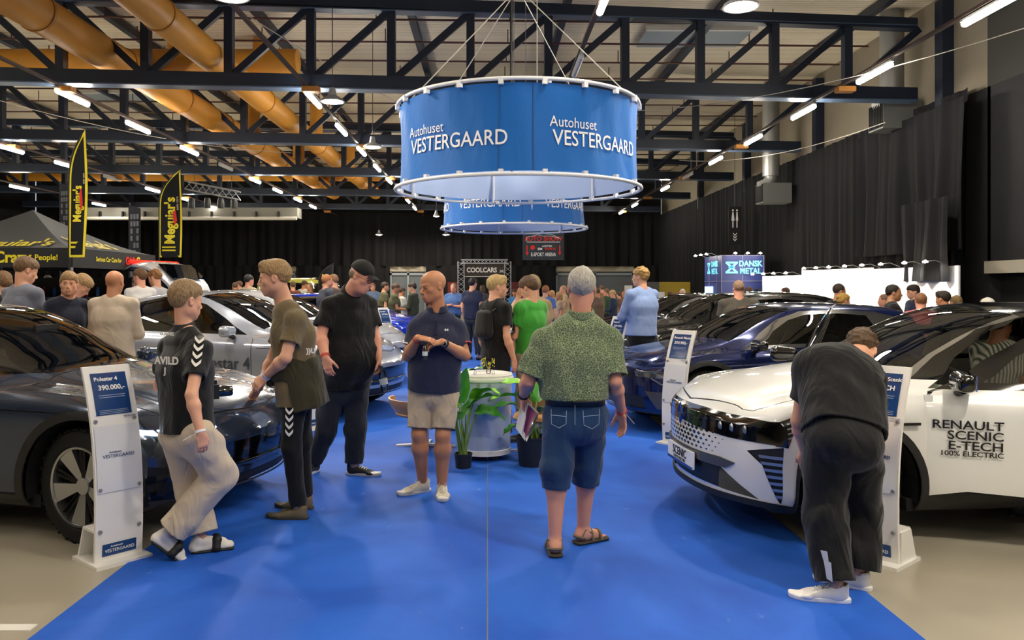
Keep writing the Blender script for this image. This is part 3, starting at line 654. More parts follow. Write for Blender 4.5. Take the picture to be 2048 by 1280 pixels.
        for k in range(44):
            a = 2*PI*k/44; y = (b+f)/2+((f-b)/2+.006)*math.cos(a); t = (y-b)/(f-b); ww = wid*(.74+.10*math.sin(max(0, min(1, (t-.35)/.6))*PI)+.10*max(0, min(1, (t-.4)*3))); sn = math.sin(a); pts.append((ww*abs(sn)**.62*(1 if sn > 0 else -1), y))
        m = MB(); n = 44; R = [(.90, .0), (.97, .003), (1.04, .012), (1.02, .026), (.90, .031)]; vs = []; cy = (b+f)/2
        for g, z in R:
            for x, y in pts:
                lift = .007*max(0, (y-(f-.06))/.06)**2; vs.append(c-s.base+M @ V3(x*g, cy+(y-cy)*(1-(1-g)*.25), z+lift))
        fs = [(i*n+k, i*n+(k+1) % n, (i+1)*n+(k+1) % n, (i+1)*n+k) for i in range(4) for k in range(n)]; fs += [tuple(range(n)), tuple(4*n+k for k in range(n))]
        m.add(vs, fs); so = m.build('sole', mat('sole_'+sole.strip('#'), sole, .6), u, smooth=True)
        if lace:
            l = MB()
            for j in range(5):
                y = .115-j*.021; z = .062+j*.0062; l.tube([P(-.024, y, z-.006)-s.base, P(0, y+.004, z+.004)-s.base, P(.024, y, z-.006)-s.base], .003, 5)
                l.tube([P(-.024, y, z-.006)-s.base, P(0, y-.010, z+.007)-s.base, P(.024, y-.020, z)-s.base], .003, 5)
            for q_ in (-1, 1): l.tube([P(0, .03, .096)-s.base, P(q_*.02, .035, .105)-s.base, P(q_*.035, .045, .088)-s.base, P(q_*.02, .05, .082)-s.base, P(0, .032, .095)-s.base], .0026, 5)
            l.build('laces', mat('lace_'+lace.strip('#'), lace, .7), u)
        if detail: detail(u, P, m)
        return u
    def strap(s, c, d, r, w, col, name='wristband', th=.0025):
        """band round a limb at c, axis d"""
        d = unit(d); b = MB(); a = unit(np.cross(d, [0, 0, 1] if abs(d[2]) < .9 else [1, 0, 0])); e = np.cross(d, a); c = np.asarray(c)-s.base; n = 28; vs = []
        for rr, ww in ((r, -w/2), (r+th, -w/2), (r+th, w/2), (r, w/2)):
            for k in range(n): t = 2*PI*k/n; vs.append(c+d*ww+(a*math.cos(t)+e*math.sin(t))*rr)
        fs = [(i*n+k, i*n+(k+1) % n, ((i+1) % 4)*n+(k+1) % n, ((i+1) % 4)*n+k) for i in range(4) for k in range(n)]
        return b.add(vs, fs).build(name, mat('band_'+col.strip('#'), col, .55), s.e, smooth=True)
    # ---- torso and whole garments
    def torso_field(s, F, pel, chest, neck, hipv, shv, P, k=.05, infl=0.0):
        """P: dict of half widths/depths: hip, waist, chest, shoulder"""
        pel, chest, neck = map(lambda a: np.asarray(a, float), (pel, chest, neck)); hv, sv = unit(hipv), unit(shv)
        wv = unit(hv+sv); up = unit(chest-pel); fw = np.cross(wv, up); wa = pel+(chest-pel)*.45+fw*(-P.get('belly', 0)*.5); i = infl
        a = lambda n: P[n][0]+i; b = lambda n: P[n][1]+i
        F.seg(pel, wa, a('hip'), a('waist'), k, 'u', wv, b('hip'), b('waist'), 2.4); F.seg(wa, chest, a('waist'), a('chest'), k, 'u', wv, b('waist'), b('chest'), 2.4)
        F.seg(chest, chest+(neck-chest)*.62, a('chest'), P['shoulder'][0]+i, k, 'u', sv, b('chest'), P['shoulder'][1]+i, 2.2)
        if P.get('belly', 0): F.ell(pel+(chest-pel)*.38+fw*(-P['belly']*.9), [P['waist'][0]*.92+i, P['waist'][0]*.80+i, .19+i], np.stack([wv, fw, up], 1), .06)
    def build(s, J, P, top=None, bottom=None, skin_t='fair', heavy=0, hands=None, hand_sc=1.0, legs_bare=True):
        """J joints: pel chest neck sL sR eL eR wL wR hL hR kL kR aL aR (world). hands: dict L/R -> (dir, palm, side, curl, thumb)"""
        J = {k: np.asarray(v, float) for k, v in J.items()}; s.J = J; pts = list(J.values())+[s.HC+.14, s.HC-.14]
        lo = np.min(pts, 0)-.2; hi = np.max(pts, 0)+.2; lo[2] = max(lo[2], -.01); hv = J['hR']-J['hL']; sv = J['sR']-J['sL']
        F = Field(lo, hi, s.h); Pb = {k: ((v[0]-.018, v[1]-.018) if isinstance(v, tuple) else v*.9) for k, v in P.items() if k not in ('arm', 'leg')}
        s.torso_field(F, J['pel'], J['chest'], J['neck'], hv, sv, Pb)
        ra = P.get('arm', (.050, .039, .039, .026)); rl = P.get('leg', (.082, .056, .056, .036))
        for q in 'LR':
            F.seg(J['neck']+(J['s'+q]-J['neck'])*.15, J['s'+q], .045, .05, .04)
            s.arm_field(F, J['s'+q], J['e'+q], J['w'+q], ra)
            if hands and q in hands:
                d, pn, sd, cu, th = hands[q]; s.hand_field(F, J['w'+q], d, pn, sd, cu, hand_sc, thumb=th)
            if 'k'+q in J: s.leg_field(F, J['h'+q], J['k'+q], J['a'+q], rl)
            if 't'+q in J: s.foot_field(F, J['a'+q], J['t'+q])
        s.head_field(F, J['neck'], heavy, P.get('neck', .058))
        s.out(F, 'body', skin(skin_t), 1)
        # ---- top
        if top:
            h = s.h; F = Field(lo, hi, h); i = top.get('infl', .012); s.torso_field(F, J['pel'], J['chest'], J['neck'], hv, sv, {k: v for k, v in P.items() if k not in ('arm', 'leg')}, infl=i)
            up = unit(J['chest']-J['pel']); sl = top.get('sleeve', .5); sr = top.get('sleeve_r', .075)
            wv = unit(unit(hv)+unit(sv)); hem = top.get('hem', .0); hp_ = J['pel']-up*hem
            if hem > 0: F.seg(J['pel'], hp_-up*.05, P['hip'][0]+i+top.get('flare', 0)*.5, P['hip'][0]+i+top.get('flare', 0), .03, 'u', wv, P['hip'][1]+i, P['hip'][1]+i+top.get('flare', 0), 2.4)
            for q in 'LR':
                S_, E_, W_ = J['s'+q], J['e'+q], J['w'+q]; F.seg(J['neck']+(S_-J['neck'])*.25, S_, .045+i*.5, ra[0]+.002+i*.3, .05)
                F.push(); F.seg(S_, S_, ra[0]+i*.5, None, 0)
                if sl <= 1: en = S_+(E_-S_)*sl; F.seg(S_, S_+(E_-S_)*(sl+.2), ra[0]+.004+i*.5, sr, .03); p, n = en, unit(E_-S_)
                else:
                    F.seg(S_, E_, ra[0]+.006+i*.5, ra[1]+.015, .03); en = E_+(W_-E_)*min(1, sl-1); F.seg(E_, E_+(W_-E_)*min(1.15, sl-.9), ra[1]+.015, ra[3]+.016, .02); p, n = en, unit(W_-E_)
                F.wrinkle(top.get('wr', .006), top.get('wf', 22)*1.1, top.get('seed', 1)+3, (1, 1, .8)); F.rim(p, n, .16, .013, .04); F.pop(.035)
            F.wrinkle(top.get('wr', .006), top.get('wf', 22), top.get('seed', 1), top.get('ws', (1, 1, .55)))
            F.rim(hp_, -up+top.get('hemtilt', 0)*np.cross(wv, up), .42, .012, .06)
            nk = J['neck']; nd = unit(s.hp(0, -.02, -.08)-nk); fwd = np.cross(wv, up)
            F.seg(nk+nd*.0, nk+nd*.15, .062, .075, .01, 's'); F.cut(nk+nd*.045, nd, nk-.12, nk+.14)
            tm = top['mat']; s.out(F, top.get('name', 'shirt'), tm, 1)
            if top.get('collar'):
                G = Field(nk-.15, nk+.17, .004); ax = unit(nd+np.array(top.get('coltilt', (0, 0, 0)))); nr = P.get('neck', .058)*1.08; G.seg(nk+ax*.012, nk+ax*.05, nr+.026, nr+.014, 0); G.cut(nk+ax*.050, ax); G.cut(nk+ax*.0, -ax); G.seg(nk-ax*.06, nk+ax*.12, nr+.008, nr+.002, 0, 's')
                fw_ = -np.cross(wv, up); G.seg(nk+ax*.06+fw_*.075, nk-ax*.01+fw_*.085, .040, .014, 0, 's')
                s.out(G, 'collar', top['collar'], 1)
        if bottom:
            F = Field(lo, hi, s.h); i = bottom.get('infl', .012); b = bottom; up = unit(J['chest']-J['pel']); wv = unit(hv)
            F.seg(J['pel']+up*.09, J['pel']-up*.06, P['hip'][0]-.004+b.get('hipi', 0), P['hip'][0]+i*.4, .03, 'u', wv, P['hip'][1]-.004, P['hip'][1]+i*.5, 2.4)
            r0, r1, r2 = b['r']; ln = b.get('len', 2.0)
            for q in 'LR':
                H, K, A = J['h'+q], J['k'+q], J['a'+q]; F.push(); F.seg(H, K, r0, r1, .035)
                if ln > 1: F.seg(K, K+(A-K)*min(1.15, ln-1+.1), r1, r2, .03); p = K+(A-K)*(ln-1); n = unit(A-K)
                else: p = H+(K-H)*ln; n = unit(K-H)
                F.wrinkle(b.get('wr', .006), b.get('wf', 24), b.get('seed', 5)+(q == 'L'), b.get('ws', (1, 1, .8)), b.get('where')); F.rim(p, n, .2, .010, .06); F.pop(.025)
            F.cut(J['pel']+up*b.get('waist', .12), up)
            s.out(F, b.get('name', 'trousers'), b['mat'], 1)
            if b.get('belt'):
                c = J['pel']+up*(b.get('waist', .12)-.03); G = Field(c-.28, c+.28, .006); w_, d_ = P['hip'][0]+.006, P['hip'][1]+.006
                G.seg(c-up*.018, c+up*.018, w_, None, 0, 'u', wv, d_, None, 2.4); G.cut(c+up*.02, up); G.cut(c-up*.02, -up); s.out(G, 'belt', M_black, 1)
# ================================================================ cars
def car_paint(name, col, metal=.35, rough=.28, coat=1.0):
    return mat('paint_'+name, col, rough, metal=metal, coat=coat, spec=.5)
G_WIN = glass_mat('car_glass', (.30, .32, .31)); G_DARK = glass_mat('car_glass_dark', (.06, .065, .07))
m_glossblk = mat('gloss_black', '#050506', .12, coat=1.0); m_clad = mat('cladding', '#1c1d1f', .5); m_lens = glass_mat('lamp_lens', (.75, .78, .8))
m_chro = M_chrome; m_seat = mat('seat_grey', '#6b675f', .7); m_dash = mat('dash_dark', '#15161a', .6); m_dashl = mat('dash_light', '#aeb2a4', .6)
m_alloy = mat('alloy_rim', '#b9bbbf', .25, metal=.9); m_under = mat('underbody', '#08080a', .8)
def interp(tab, x):
    """smooth (monotone-ish) interpolation through a table of (x, v)"""
    xs = np.array([t[0] for t in tab], float); ys = np.array([t[1] for t in tab], float); x = np.asarray(x, float)
    d = np.diff(ys)/np.diff(xs); m = np.concatenate([[d[0]], (d[1:]+d[:-1])/2, [d[-1]]]); z = np.concatenate([[False], d[1:]*d[:-1] <= 0, [False]]); m[z] = 0
    i = np.clip(np.searchsorted(xs, x)-1, 0, len(xs)-2); h = xs[i+1]-xs[i]; t = np.clip((x-xs[i])/h, 0, 1)
    return (2*t**3-3*t**2+1)*ys[i]+(t**3-2*t**2+t)*h*m[i]+(-2*t**3+3*t**2)*ys[i+1]+(t**3-t**2)*h*m[i+1]
def inside(poly, a, b):
    r = False; n = len(poly); j = n-1
    for i in range(n):
        xi, yi = poly[i]; xj, yj = poly[j]
        if (yi > b) != (yj > b) and a < (xj-xi)*(b-yi)/(yj-yi)+xi: r = not r
        j = i
    return r
class Car:
    """x: rear 0 -> front L, y: left +, z up.  The shell is one smooth surface, cut along panel outlines."""
    def __init__(s, spec, dx=.035, ny=7): s.p = spec; s.dx = dx; s.ny = ny; s.regions = {}; s.shell()
    def section(s, x):
        p = s.p; L = p['L']; zt = float(interp(p['top'], x)); w = p['W']/2*float(interp(p['wid'], x)); zb0 = float(interp(p['bot'], x)); belt = float(interp(p['belt'], x))
        zb = min(belt, zt-.045); hoodness = np.clip((zt-belt)/.12, 0, 1)  # 1 in the cabin, 0 on the hood
        wr = p['roofw']*(.93+.07*hoodness) if True else 0; wb = w*(.90+.035*hoodness); dr = .03+.045*hoodness; zr = max(zb+.004, zt-dr) if hoodness < 1 else zt-dr
        zmid = .62*belt; q = p.get('waistcut', .0)
        pts = [(w*.90, zb0), (w*.965, zb0+.07), (w*.985, zb0+.18), (w*(.99-q), zmid), (w*1.0, zmid+(zb-zmid)*.55), (w*.985, zb-.075), (w*.955, zb-.03), (wb, zb)]
        a, b = wb, zb; c, d = wr, zr; bul = .03*hoodness
        for t in (.2, .4, .6, .8): pts.append((a+(c-a)*t+bul*math.sin(PI*t), b+(d-b)*t))
        pts += [(c, d), (c*.93, d+(zt-d)*.35), (c*.8, d+(zt-d)*.62), (c*.6, d+(zt-d)*.82), (c*.3, d+(zt-d)*.96), (0, zt)]
        return pts
    def shell(s):
        p = s.p; L = p['L']; xs = list(np.arange(.06, L-.07, s.dx))+[L-.055, L-.035, L-.018, L-.005]; xs = [0.0, .012, .03]+xs
        rings = []
        for x in xs:
            r = s.section(x); e = min(x, L-x); sh = .05*(1-min(1, e/.06))**2
            r = [(y*(1-sh*.8), z+(p['cz']-z)*sh*1.1) for y, z in r]; rings.append([(x, y, z) for y, z in r])
        n = len(rings[0]); sub = []
        def refine(r):   # one midpoint by Catmull-Rom
            out = []
            for i in range(n-1):
                P = [Vector(r[max(0, min(n-1, j))]) for j in (i-1, i, i+1, i+2)]
                if i == n-2: P[3] = Vector((P[2].x, -P[1].y, P[1].z))
                out.append(P[1]); m = (-P[0]+9*P[1]+9*P[2]-P[3])/16; out.append(m)
            out.append(Vector(r[-1])); return out
        rings = [refine(r) for r in rings]; n = len(rings[0])
        # end caps: rows sliding towards the centre line
        capn = 8; front = [[Vector((v.x, v.y*(1-t/capn), v.z)) for v in rings[-1]] for t in range(1, capn+1)]; rear = [[Vector((v.x, v.y*(1-t/capn), v.z)) for v in rings[0]] for t in range(1, capn+1)]
        rows = rear[::-1]+rings+front; bm = bmesh.new(); Rg = bm.faces.layers.int.new('region')
        for sg in (1, -1):
            vs = [[bm.verts.new((v.x, v.y*sg, v.z)) for v in r] for r in rows]
            for i in range(len(rows)-1):
                for j in range(n-1):
                    q = [vs[i][j], vs[i+1][j], vs[i+1][j+1], vs[i][j+1]]
                    if sg < 0: q = q[::-1]
                    try: bm.faces.new(q)
                    except ValueError: pass
        bmesh.ops.remove_doubles(bm, verts=bm.verts, dist=1e-4)
        bmesh.ops.dissolve_degenerate(bm, dist=1e-5, edges=bm.edges)
        bmesh.ops.recalc_face_normals(bm, faces=bm.faces); s.bm = bm; s.Rg = bm.faces.layers.int['region']; s.names = ['body']
    def cut(s, name, poly, axis='y', sides=(1, -1), cond=None, only=None):
        """axis y: poly in (x,z) on the sides; z: (x,y) seen from above; x: (y,z) on the front (side +1) or rear (-1)"""
        bm = s.bm
        if name not in s.names: s.names.append(name)
        rid = s.names.index(name); a = [q[0] for q in poly]; b = [q[1] for q in poly]; lo = (min(a), min(b)); hi = (max(a), max(b))
        ia, ib = {'y': (0, 2), 'z': (0, 1), 'x': (1, 2)}[axis]; L = s.p['L']; s.bm.normal_update()
        for sd in sides:
            def ok(f):
                c = f.calc_center_median()
                if only is not None and s.names[f[s.Rg]] not in only: return False
                if cond and not cond(c, f.normal): return False
                if axis == 'y': return c.y*sd > 0.0 and abs(f.normal.y) > .12
                if axis == 'z': return f.normal.z > .12 and c.z > .5
                return (c.x > L*.5 if sd > 0 else c.x < L*.5) and abs(f.normal.x) > .12
            fs = []
            for f in bm.faces:
                u = [v.co[ia] for v in f.verts]; w = [v.co[ib] for v in f.verts]
                if max(u) < lo[0]-.001 or min(u) > hi[0]+.001 or max(w) < lo[1]-.001 or min(w) > hi[1]+.001: continue
                if ok(f): fs.append(f)
            if not fs: continue
            geom = set(fs)
            n = len(poly)
            for i in range(n):
                p0, p1 = poly[i], poly[(i+1) % n]; d = (p1[0]-p0[0], p1[1]-p0[1]); nn = [0, 0, 0]; nn[ia] = d[1]; nn[ib] = -d[0]; co = [0, 0, 0]; co[ia], co[ib] = p0
                # only faces touched by this edge's line near the edge
                l0 = (min(p0[0], p1[0])-.03, min(p0[1], p1[1])-.03); l1 = (max(p0[0], p1[0])+.03, max(p0[1], p1[1])+.03); G = []
                for f in geom:
                    if not f.is_valid: continue
                    u = [v.co[ia] for v in f.verts]; w = [v.co[ib] for v in f.verts]
                    if max(u) < l0[0] or min(u) > l1[0] or max(w) < l0[1] or min(w) > l1[1]: continue
                    G.append(f)
                if not G: continue
                gs = set(G); ed = set(e for f in G for e in f.edges); vv = set(v for f in G for v in f.verts)
                r = bmesh.ops.bisect_plane(bm, geom=list(gs)+list(ed)+list(vv), dist=1e-5, plane_co=co, plane_no=nn)
                geom = {f for f in geom if f.is_valid} | {g for g in r['geom'] if isinstance(g, bmesh.types.BMFace)}
            for f in geom:
                if not f.is_valid: continue
                c = f.calc_center_median()
                if inside(poly, c[ia], c[ib]): f[s.Rg] = rid
    def line(s, name, pts, w, **kw):
        """a narrow strip along a polyline"""
        for a, b in zip(pts[:-1], pts[1:]):
            dx, dy = b[0]-a[0], b[1]-a[1]; l = math.hypot(dx, dy) or 1; nx, ny = -dy/l*w/2, dx/l*w/2
            s.cut(name, [(a[0]+nx, a[1]+ny), (b[0]+nx, b[1]+ny), (b[0]-nx, b[1]-ny), (a[0]-nx, a[1]-ny)], **kw)
    def deform(s, x, y, z):
        p = s.p; L = p['L']; W = p['W']/2; t = np.clip((x-(L-p.get('bowl', .50)))/p.get('bowl', .50), 0, 1.2); k = np.clip(np.abs(y)/W, 0, 1.1)
        x2 = x-p.get('bow', .34)*t**1.15*k**2.4; tr = np.clip((.45-x)/.45, 0, 1); x2 = x2+.22*tr**1.2*k**2.4
        x2 = x2-t*p.get('tuck', .07)*np.clip((z-p['cz'])/.4, -1, 1.2)**2; x2 = x2+tr*.06*np.clip((z-.6)/.5, -1, 1.3)**2
        # windscreen bows forward along its centre
        m = np.clip((z-.95)/.15, 0, 1)*np.clip((x-1.2)/1.0, 0, 1)*np.clip((p['wheels'][1]+.2-x)/.4, 0, 1); x2 = x2-.10*m*np.clip(np.abs(y)/.65, 0, 1.2)**2
        return x2, y, z
    def finish(s, e, mats, offs, flat=()):
        """mats: region -> material; offs: region -> offset along the normal; one child mesh for each region"""
        bm = s.bm; bmesh.ops.triangulate(bm, faces=[f for f in bm.faces if len(f.verts) > 4])
        for v in bm.verts: v.co = Vector([float(q) for q in s.deform(v.co.x, v.co.y, v.co.z)])
        bm.normal_update(); out = {}; byr = {}
        for f in bm.faces: byr.setdefault(s.names[f[s.Rg]], []).append(f)
        for nm, fs in byr.items():
            m = mats.get(nm)
            if m is None: continue
            off = offs.get(nm, 0); groups = [fs]
            if nm in s.split: groups = [[f for f in fs if f.calc_center_median().y*g > 0] for g in (1, -1)]
            if nm == 'wheel_arch': groups = [[f for f in g2 if (f.calc_center_median().x > s.p['L']/2) == h] for g2 in groups for h in (True, False)]
            for fs_ in groups:
                if not fs_: continue
                idx = {}; co = []; no = []; faces = []
                for f in fs_:
                    q = []
                    for v in f.verts:
                        if v not in idx: idx[v] = len(co); co.append(v.co+v.normal*off); no.append(v.normal.copy())
                        q.append(idx[v])
                    faces.append(q)
                if off > 0.002:   # give raised trim a rim down to the shell
                    vals = set(fs_)
                    for f in fs_:
                        for l in f.loops:
                            o = [g for g in l.edge.link_faces if g not in vals]
                            if o or len(l.edge.link_faces) == 1:
                                a, b = l.vert, l.link_loop_next.vert; i0 = len(co); co += [a.co.copy(), b.co.copy()]; no += [a.normal.copy(), b.normal.copy()]; faces.append([idx[b], idx[a], i0, i0+1])
                me = bpy.data.meshes.new(nm); me.from_pydata(co, [], faces); me.update(); me.polygons.foreach_set('use_smooth', [True]*len(me.polygons))
                if nm not in flat: me.normals_split_custom_set_from_vertices(no)
                me.materials.append(m); o = bpy.data.objects.new(nm.split('.')[0], me); COL.objects.link(o); o.parent = e; out.setdefault(nm, []).append(o)
        bm.free(); return out
    split = ('side_window', 'front_window', 'rear_window', 'front_door', 'rear_door', 'wheel_arch', 'headlight', 'sill', 'front_frame', 'side_gill', 'air_curtain', 'ribbed_insert', 'fog_trim', 'window_frame', 'light_blade', 'pillar', 'roof_trim', 'lower_body')
def arc(cx, cz, r, a0, a1, n): return [(cx+r*math.cos(a0+(a1-a0)*i/n), cz+r*math.sin(a0+(a1-a0)*i/n)) for i in range(n+1)]
def make_wheel(style='five', r=.37, w=.245):
    """tyre with rim as its child; axis Y, outer face towards -Y"""
    b = MB(); pr = [(r*.70, -w*.42), (r*.74, -w*.5), (r*.90, -w*.5), (r*.965, -w*.46), (r*.995, -w*.38), (r*1.0, -w*.2), (r*1.0, w*.2), (r*.995, w*.38), (r*.9, w*.5), (r*.7, w*.45)]
    b.lathe(pr, (0, 0, 0), 48, 'Y'); 
    for k in range(60):   # tread blocks
        a = 2*PI*k/60
        for yy in (-.085, 0, .085): b.box((math.cos(a)*r*1.0, yy+(.01 if k % 2 else 0), math.sin(a)*r*1.0), (.010, .055, .022), Matrix.Rotation(-a, 3, 'Y'))
    t = b.build('tyre', M_rubber, smooth=True)
    b = MB(); ri = r*.70; b.lathe([(ri*1.02, -w*.46), (ri*1.0, -w*.49), (ri*.95, -w*.47), (ri*.93, -w*.3), (ri*.9, w*.3), (ri*.98, w*.45)], (0, 0, 0), 48, 'Y'); b.build('rim', m_alloy, t, smooth=True)
    b = MB()
    def spoke(a, w0, w1, y0=-w*.40, r0=.05, r1=ri*.95, skew=0):
        ca, sa = math.cos(a), math.sin(a); c2, s2 = math.cos(a+skew), math.sin(a+skew); vs = []
        for rr, ww, yy, (c, s_) in ((r0, w0, y0+.02, (ca, sa)), (r1, w1, y0-.010, (c2, s2))):
            for sg in (-1, 1):
                for dy in (0, .035): vs.append((rr*c-sg*ww/2*s_, yy+dy, rr*s_+sg*ww/2*c))
        b.add(vs, [(0, 2, 6, 4), (1, 5, 7, 3), (0, 4, 5, 1), (2, 3, 7, 6), (0, 1, 3, 2), (4, 6, 7, 5)])
    for k in range(5):
        a = 2*PI*k/5+.3
        if style == 'five': spoke(a-.13, .035, .075); spoke(a+.13+.0, .03, .055)
        elif style == 'blade': spoke(a, .03, .10)
        else: spoke(a, .05, .06); spoke(a+.3, .02, .03)
    b.lathe([(0, -w*.36), (.055, -w*.36), (.06, -w*.3), (.06, 0)], (0, 0, 0), 20, 'Y'); b.build('spokes', m_alloy, t)
    b = MB()
    if style == 'five':
        for k in range(5):
            a = 2*PI*k/5+.3+PI/5; 
            for j in (-.12, .12): b.bar((math.cos(a+j)*.06, -w*.30, math.sin(a+j)*.06), (math.cos(a+j*.6)*ri*.93, -w*.38, math.sin(a+j*.6)*ri*.93), .012, .02)
    b.lathe([(ri*.72, -w*.05), (ri*.72, w*.0), (.05, 0), (0, -w*.05)], (0, 0, 0), 28, 'Y'); b.lathe([(ri*.93, w*.2), (0, w*.2)], (0, 0, 0), 28, 'Y'); b.build('brake_disc', mat('dark_spokes', '#101114', .35, metal=.5), t)
    return t
WH = {}
def wheel(e, style, x, y, side, r=.37, steer=0, w=.245):
    k = (style, r)
    if k not in WH: t = make_wheel(style, r, w); WH[k] = t; t.name = 'wheel'
    else: t = copy_tree(WH[k])
    t.parent = e; t.location = (x, y, r); t.rotation_euler = (0, random.uniform(0, 1), (0 if side < 0 else PI)+steer)
    return t
def interior(e, p, seats=True, light=False, wheel_left=True):
    L = p['L']; xf = p['wheels'][1]; b = MB(); b.box((xf-2.05, 0, .42), (2.9, 1.5, .06)); b.box((xf-.62, 0, .72), (.1, 1.45, .5)); b.build('cabin_floor', m_dash, e)
    b = MB(); b.lathe([(0, -.70), (.16, -.70), (.2, -.6), (.2, .6), (.16, .70), (0, .70)], (xf-.72, 0, .82), 16, 'Y'); b.box((xf-.6, 0, .87), (.42, 1.38, .10)); b.build('dashboard', m_dashl if light else m_dash, e, smooth=True)
    if seats:
        for y in (.37, -.37):
            b = MB(); b.tube([(xf-1.9, y, .56), (xf-1.45, y, .58)], [.2, .2], 14); b.tube([(xf-1.9, y, .6), (xf-2.02, y, .85), (xf-2.10, y, 1.08)], [.18, .2, .16], 14); b.tube([(xf-2.12, y, 1.15), (xf-2.14, y, 1.27)], [.1, .1], 12); b.build('seat', m_seat if light else m_dash, e, smooth=True)
        b = MB(); b.box((xf-2.75, 0, .62), (.5, 1.25, .25)); b.box((xf-3.05, 0, .88), (.2, 1.25, .5)); b.build('rear_seat', m_seat if light else m_dash, e)
    c = Vector((xf-1.08, .37 if wheel_left else -.37, .93)); pts = []; R = Matrix.Rotation(math.radians(-65), 3, 'Y')
    for k in range(24): a = 2*PI*k/24; pts.append(c+R @ Vector((.185*math.cos(a), .185*math.sin(a), 0)))
    b = MB(); b.tube(pts, .015, 8, closed=True); b.bar(c-Vector((0, .17, 0)), c+Vector((0, .17, 0)), .04, .02); b.tube([c, c+Vector((.2, 0, -.1))], .04, 10); b.build('steering_wheel', mat('wheel_leather', '#55584f', .6) if light else m_dash, e, smooth=True)
    b = MB(); b.box((xf-1.12, 0, p['top_in']), (.03, .24, .07)); b.build('rear_view_mirror', M_black, e)
def mirror(e, x, y, z, sd, m, sc=1.0):
    """door mirror: shell rounded, glass at the back"""
    F = Field((-.15, -.2, -.12), (.15, .2, .12), .006); F.seg((0, -.055, 0), (0, .06, 0), .075, .062, .02, 'u', (1, 0, 0), .070, .058, 2.6); F.cut((-.05, 0, 0), (-1, 0, .0))
    o = F.mesh('mirror', m, e, 2); o.scale = (sc, sc, sc); o.location = (x, y+sd*.10, z+.03); 
    b = MB(); b.box((-.056, 0, 0), (.008, .15, .095)); b.build('mirror_glass', m_chro, o)
    b = MB(); b.tube([(0, -.03*sd, -.05), (.02, -.13*sd, -.09)], [.03, .022], 10); b.build('mirror_foot', M_black, o, smooth=True); return o
def car_base(spec, mats, lab, cat='car', group=None, loc=(0, 0, 0), rz=0, dx=.035, wheels='five', extra=None, seats=True, light=False, glass=G_WIN, mirrors=True, steer=0, mirror_mat=None, arch=.44, archw=.055):
    p = spec; L = p['L']; e = empty('car', loc, lab, cat, group, rz); c = Car(spec, dx); xr, xf = p['wheels']; r = p.get('r', .37)
    for nm, poly in p['panels'].items():
        if poly: c.cut(nm, poly, 'y')
    for nm, poly in p['side'].items(): c.cut(nm, poly, 'y')
    # windscreen and rear screen from above
    a, b_ = p['screen']; wr = p['roofw']; c.cut('windscreen', [(a, -wr*.90), (b_, -wr*.97), (b_+.06, -wr*.5), (b_+.07, 0), (b_+.06, wr*.5), (b_, wr*.97), (a, wr*.90), (a+.015, 0)], 'z', (1,))
    c.cut('roof', [(p['roof'][0], -wr*1.02), (a-.012, -wr*1.02), (a+.003, 0), (a-.012, wr*1.02), (p['roof'][0], wr*1.02)], 'z', (1,), only=('body',))
    if p.get('rear_screen'): q = p['rear_screen']; c.cut('rear_screen', [(q[0], -wr*.85), (q[1], -wr*.85), (q[1], wr*.85), (q[0], wr*.85)], 'z', (1,))
    if p.get('hood'): h = p['hood']; c.cut('hood', h, 'z', (1,), only=('body', 'hood', 'gap')); c.line('gap', h+[h[0]], .009, axis='z', sides=(1,), only=('body', 'hood'))
    for pts in p.get('seams', []): c.line('gap', pts, .008, axis='y', only=('body', 'front_door', 'rear_door', 'sill', 'front_bumper'))
    # wheel arches
    for x in (xr, xf):
        R1 = arch+archw; c.cut('wheel_arch', [(x-R1, .12)]+arc(x, r, R1, PI, 0, 22)+[(x+R1, .12)], 'y', cond=lambda q, n: abs(q.y) > .45)
        c.cut('hole', [(x-arch, .05)]+arc(x, r, arch, PI, 0, 22)+[(x+arch, .05)], 'y', cond=lambda q, n: abs(q.y) > .45)
    if extra: extra(c)
    M = dict(mats); M.setdefault('gap', M_blk); M.setdefault('wheel_arch', m_clad); M.setdefault('hole', None); M.setdefault('windscreen', glass); M.setdefault('side_window', glass); M.setdefault('window_frame', m_glossblk)
    M.setdefault('rear_screen', G_DARK); M.setdefault('sill', m_clad); M.setdefault('hood', M['body']); M.setdefault('roof', M['body']); M.setdefault('front_door', M['body']); M.setdefault('rear_door', M['body']); M.setdefault('front_bumper', M['body'])
    of = {'wheel_arch': .012, 'sill': .012, 'windscreen': -.002, 'side_window': -.006, 'gap': -.004}; of.update(p.get('off', {}))
    parts = c.finish(e, M, of)
    # wells, underbody, wheels
    W = p['W']/2
    b = MB()
    for x in (xr, xf):
        for sd in (-1, 1):
            pts = arc(x, r, arch+.01, PI+.25, -.25, 18); n = len(pts); vs = [(q[0], sd*(W-.06), q[1]) for q in pts]+[(q[0], sd*(W-.42), q[1]) for q in pts]; b.add(vs, [(i, i+1, n+i+1, n+i) for i in range(n-1)]+[tuple(n+i for i in range(n))])
    b.box(((xr+xf)/2, 0, .24), (xf-xr-.75, p['W']-.22, .08)); b.box((L/2, 0, .27), (L-.7, p['W']-1.02, .06)); b.build('underbody', m_under, e)
    for x, st in ((xr, 0), (xf, steer)):
        for sd in (-1, 1): wheel(e, wheels, x, sd*(W-.15), sd, r, st)
    interior(e, p, seats, light)
    if mirrors:
        mx, my, mz = p['mirror']
        for sd in (-1, 1): mirror(e, mx, sd*my, mz, sd, mirror_mat or M['body'])
    return e, parts, c
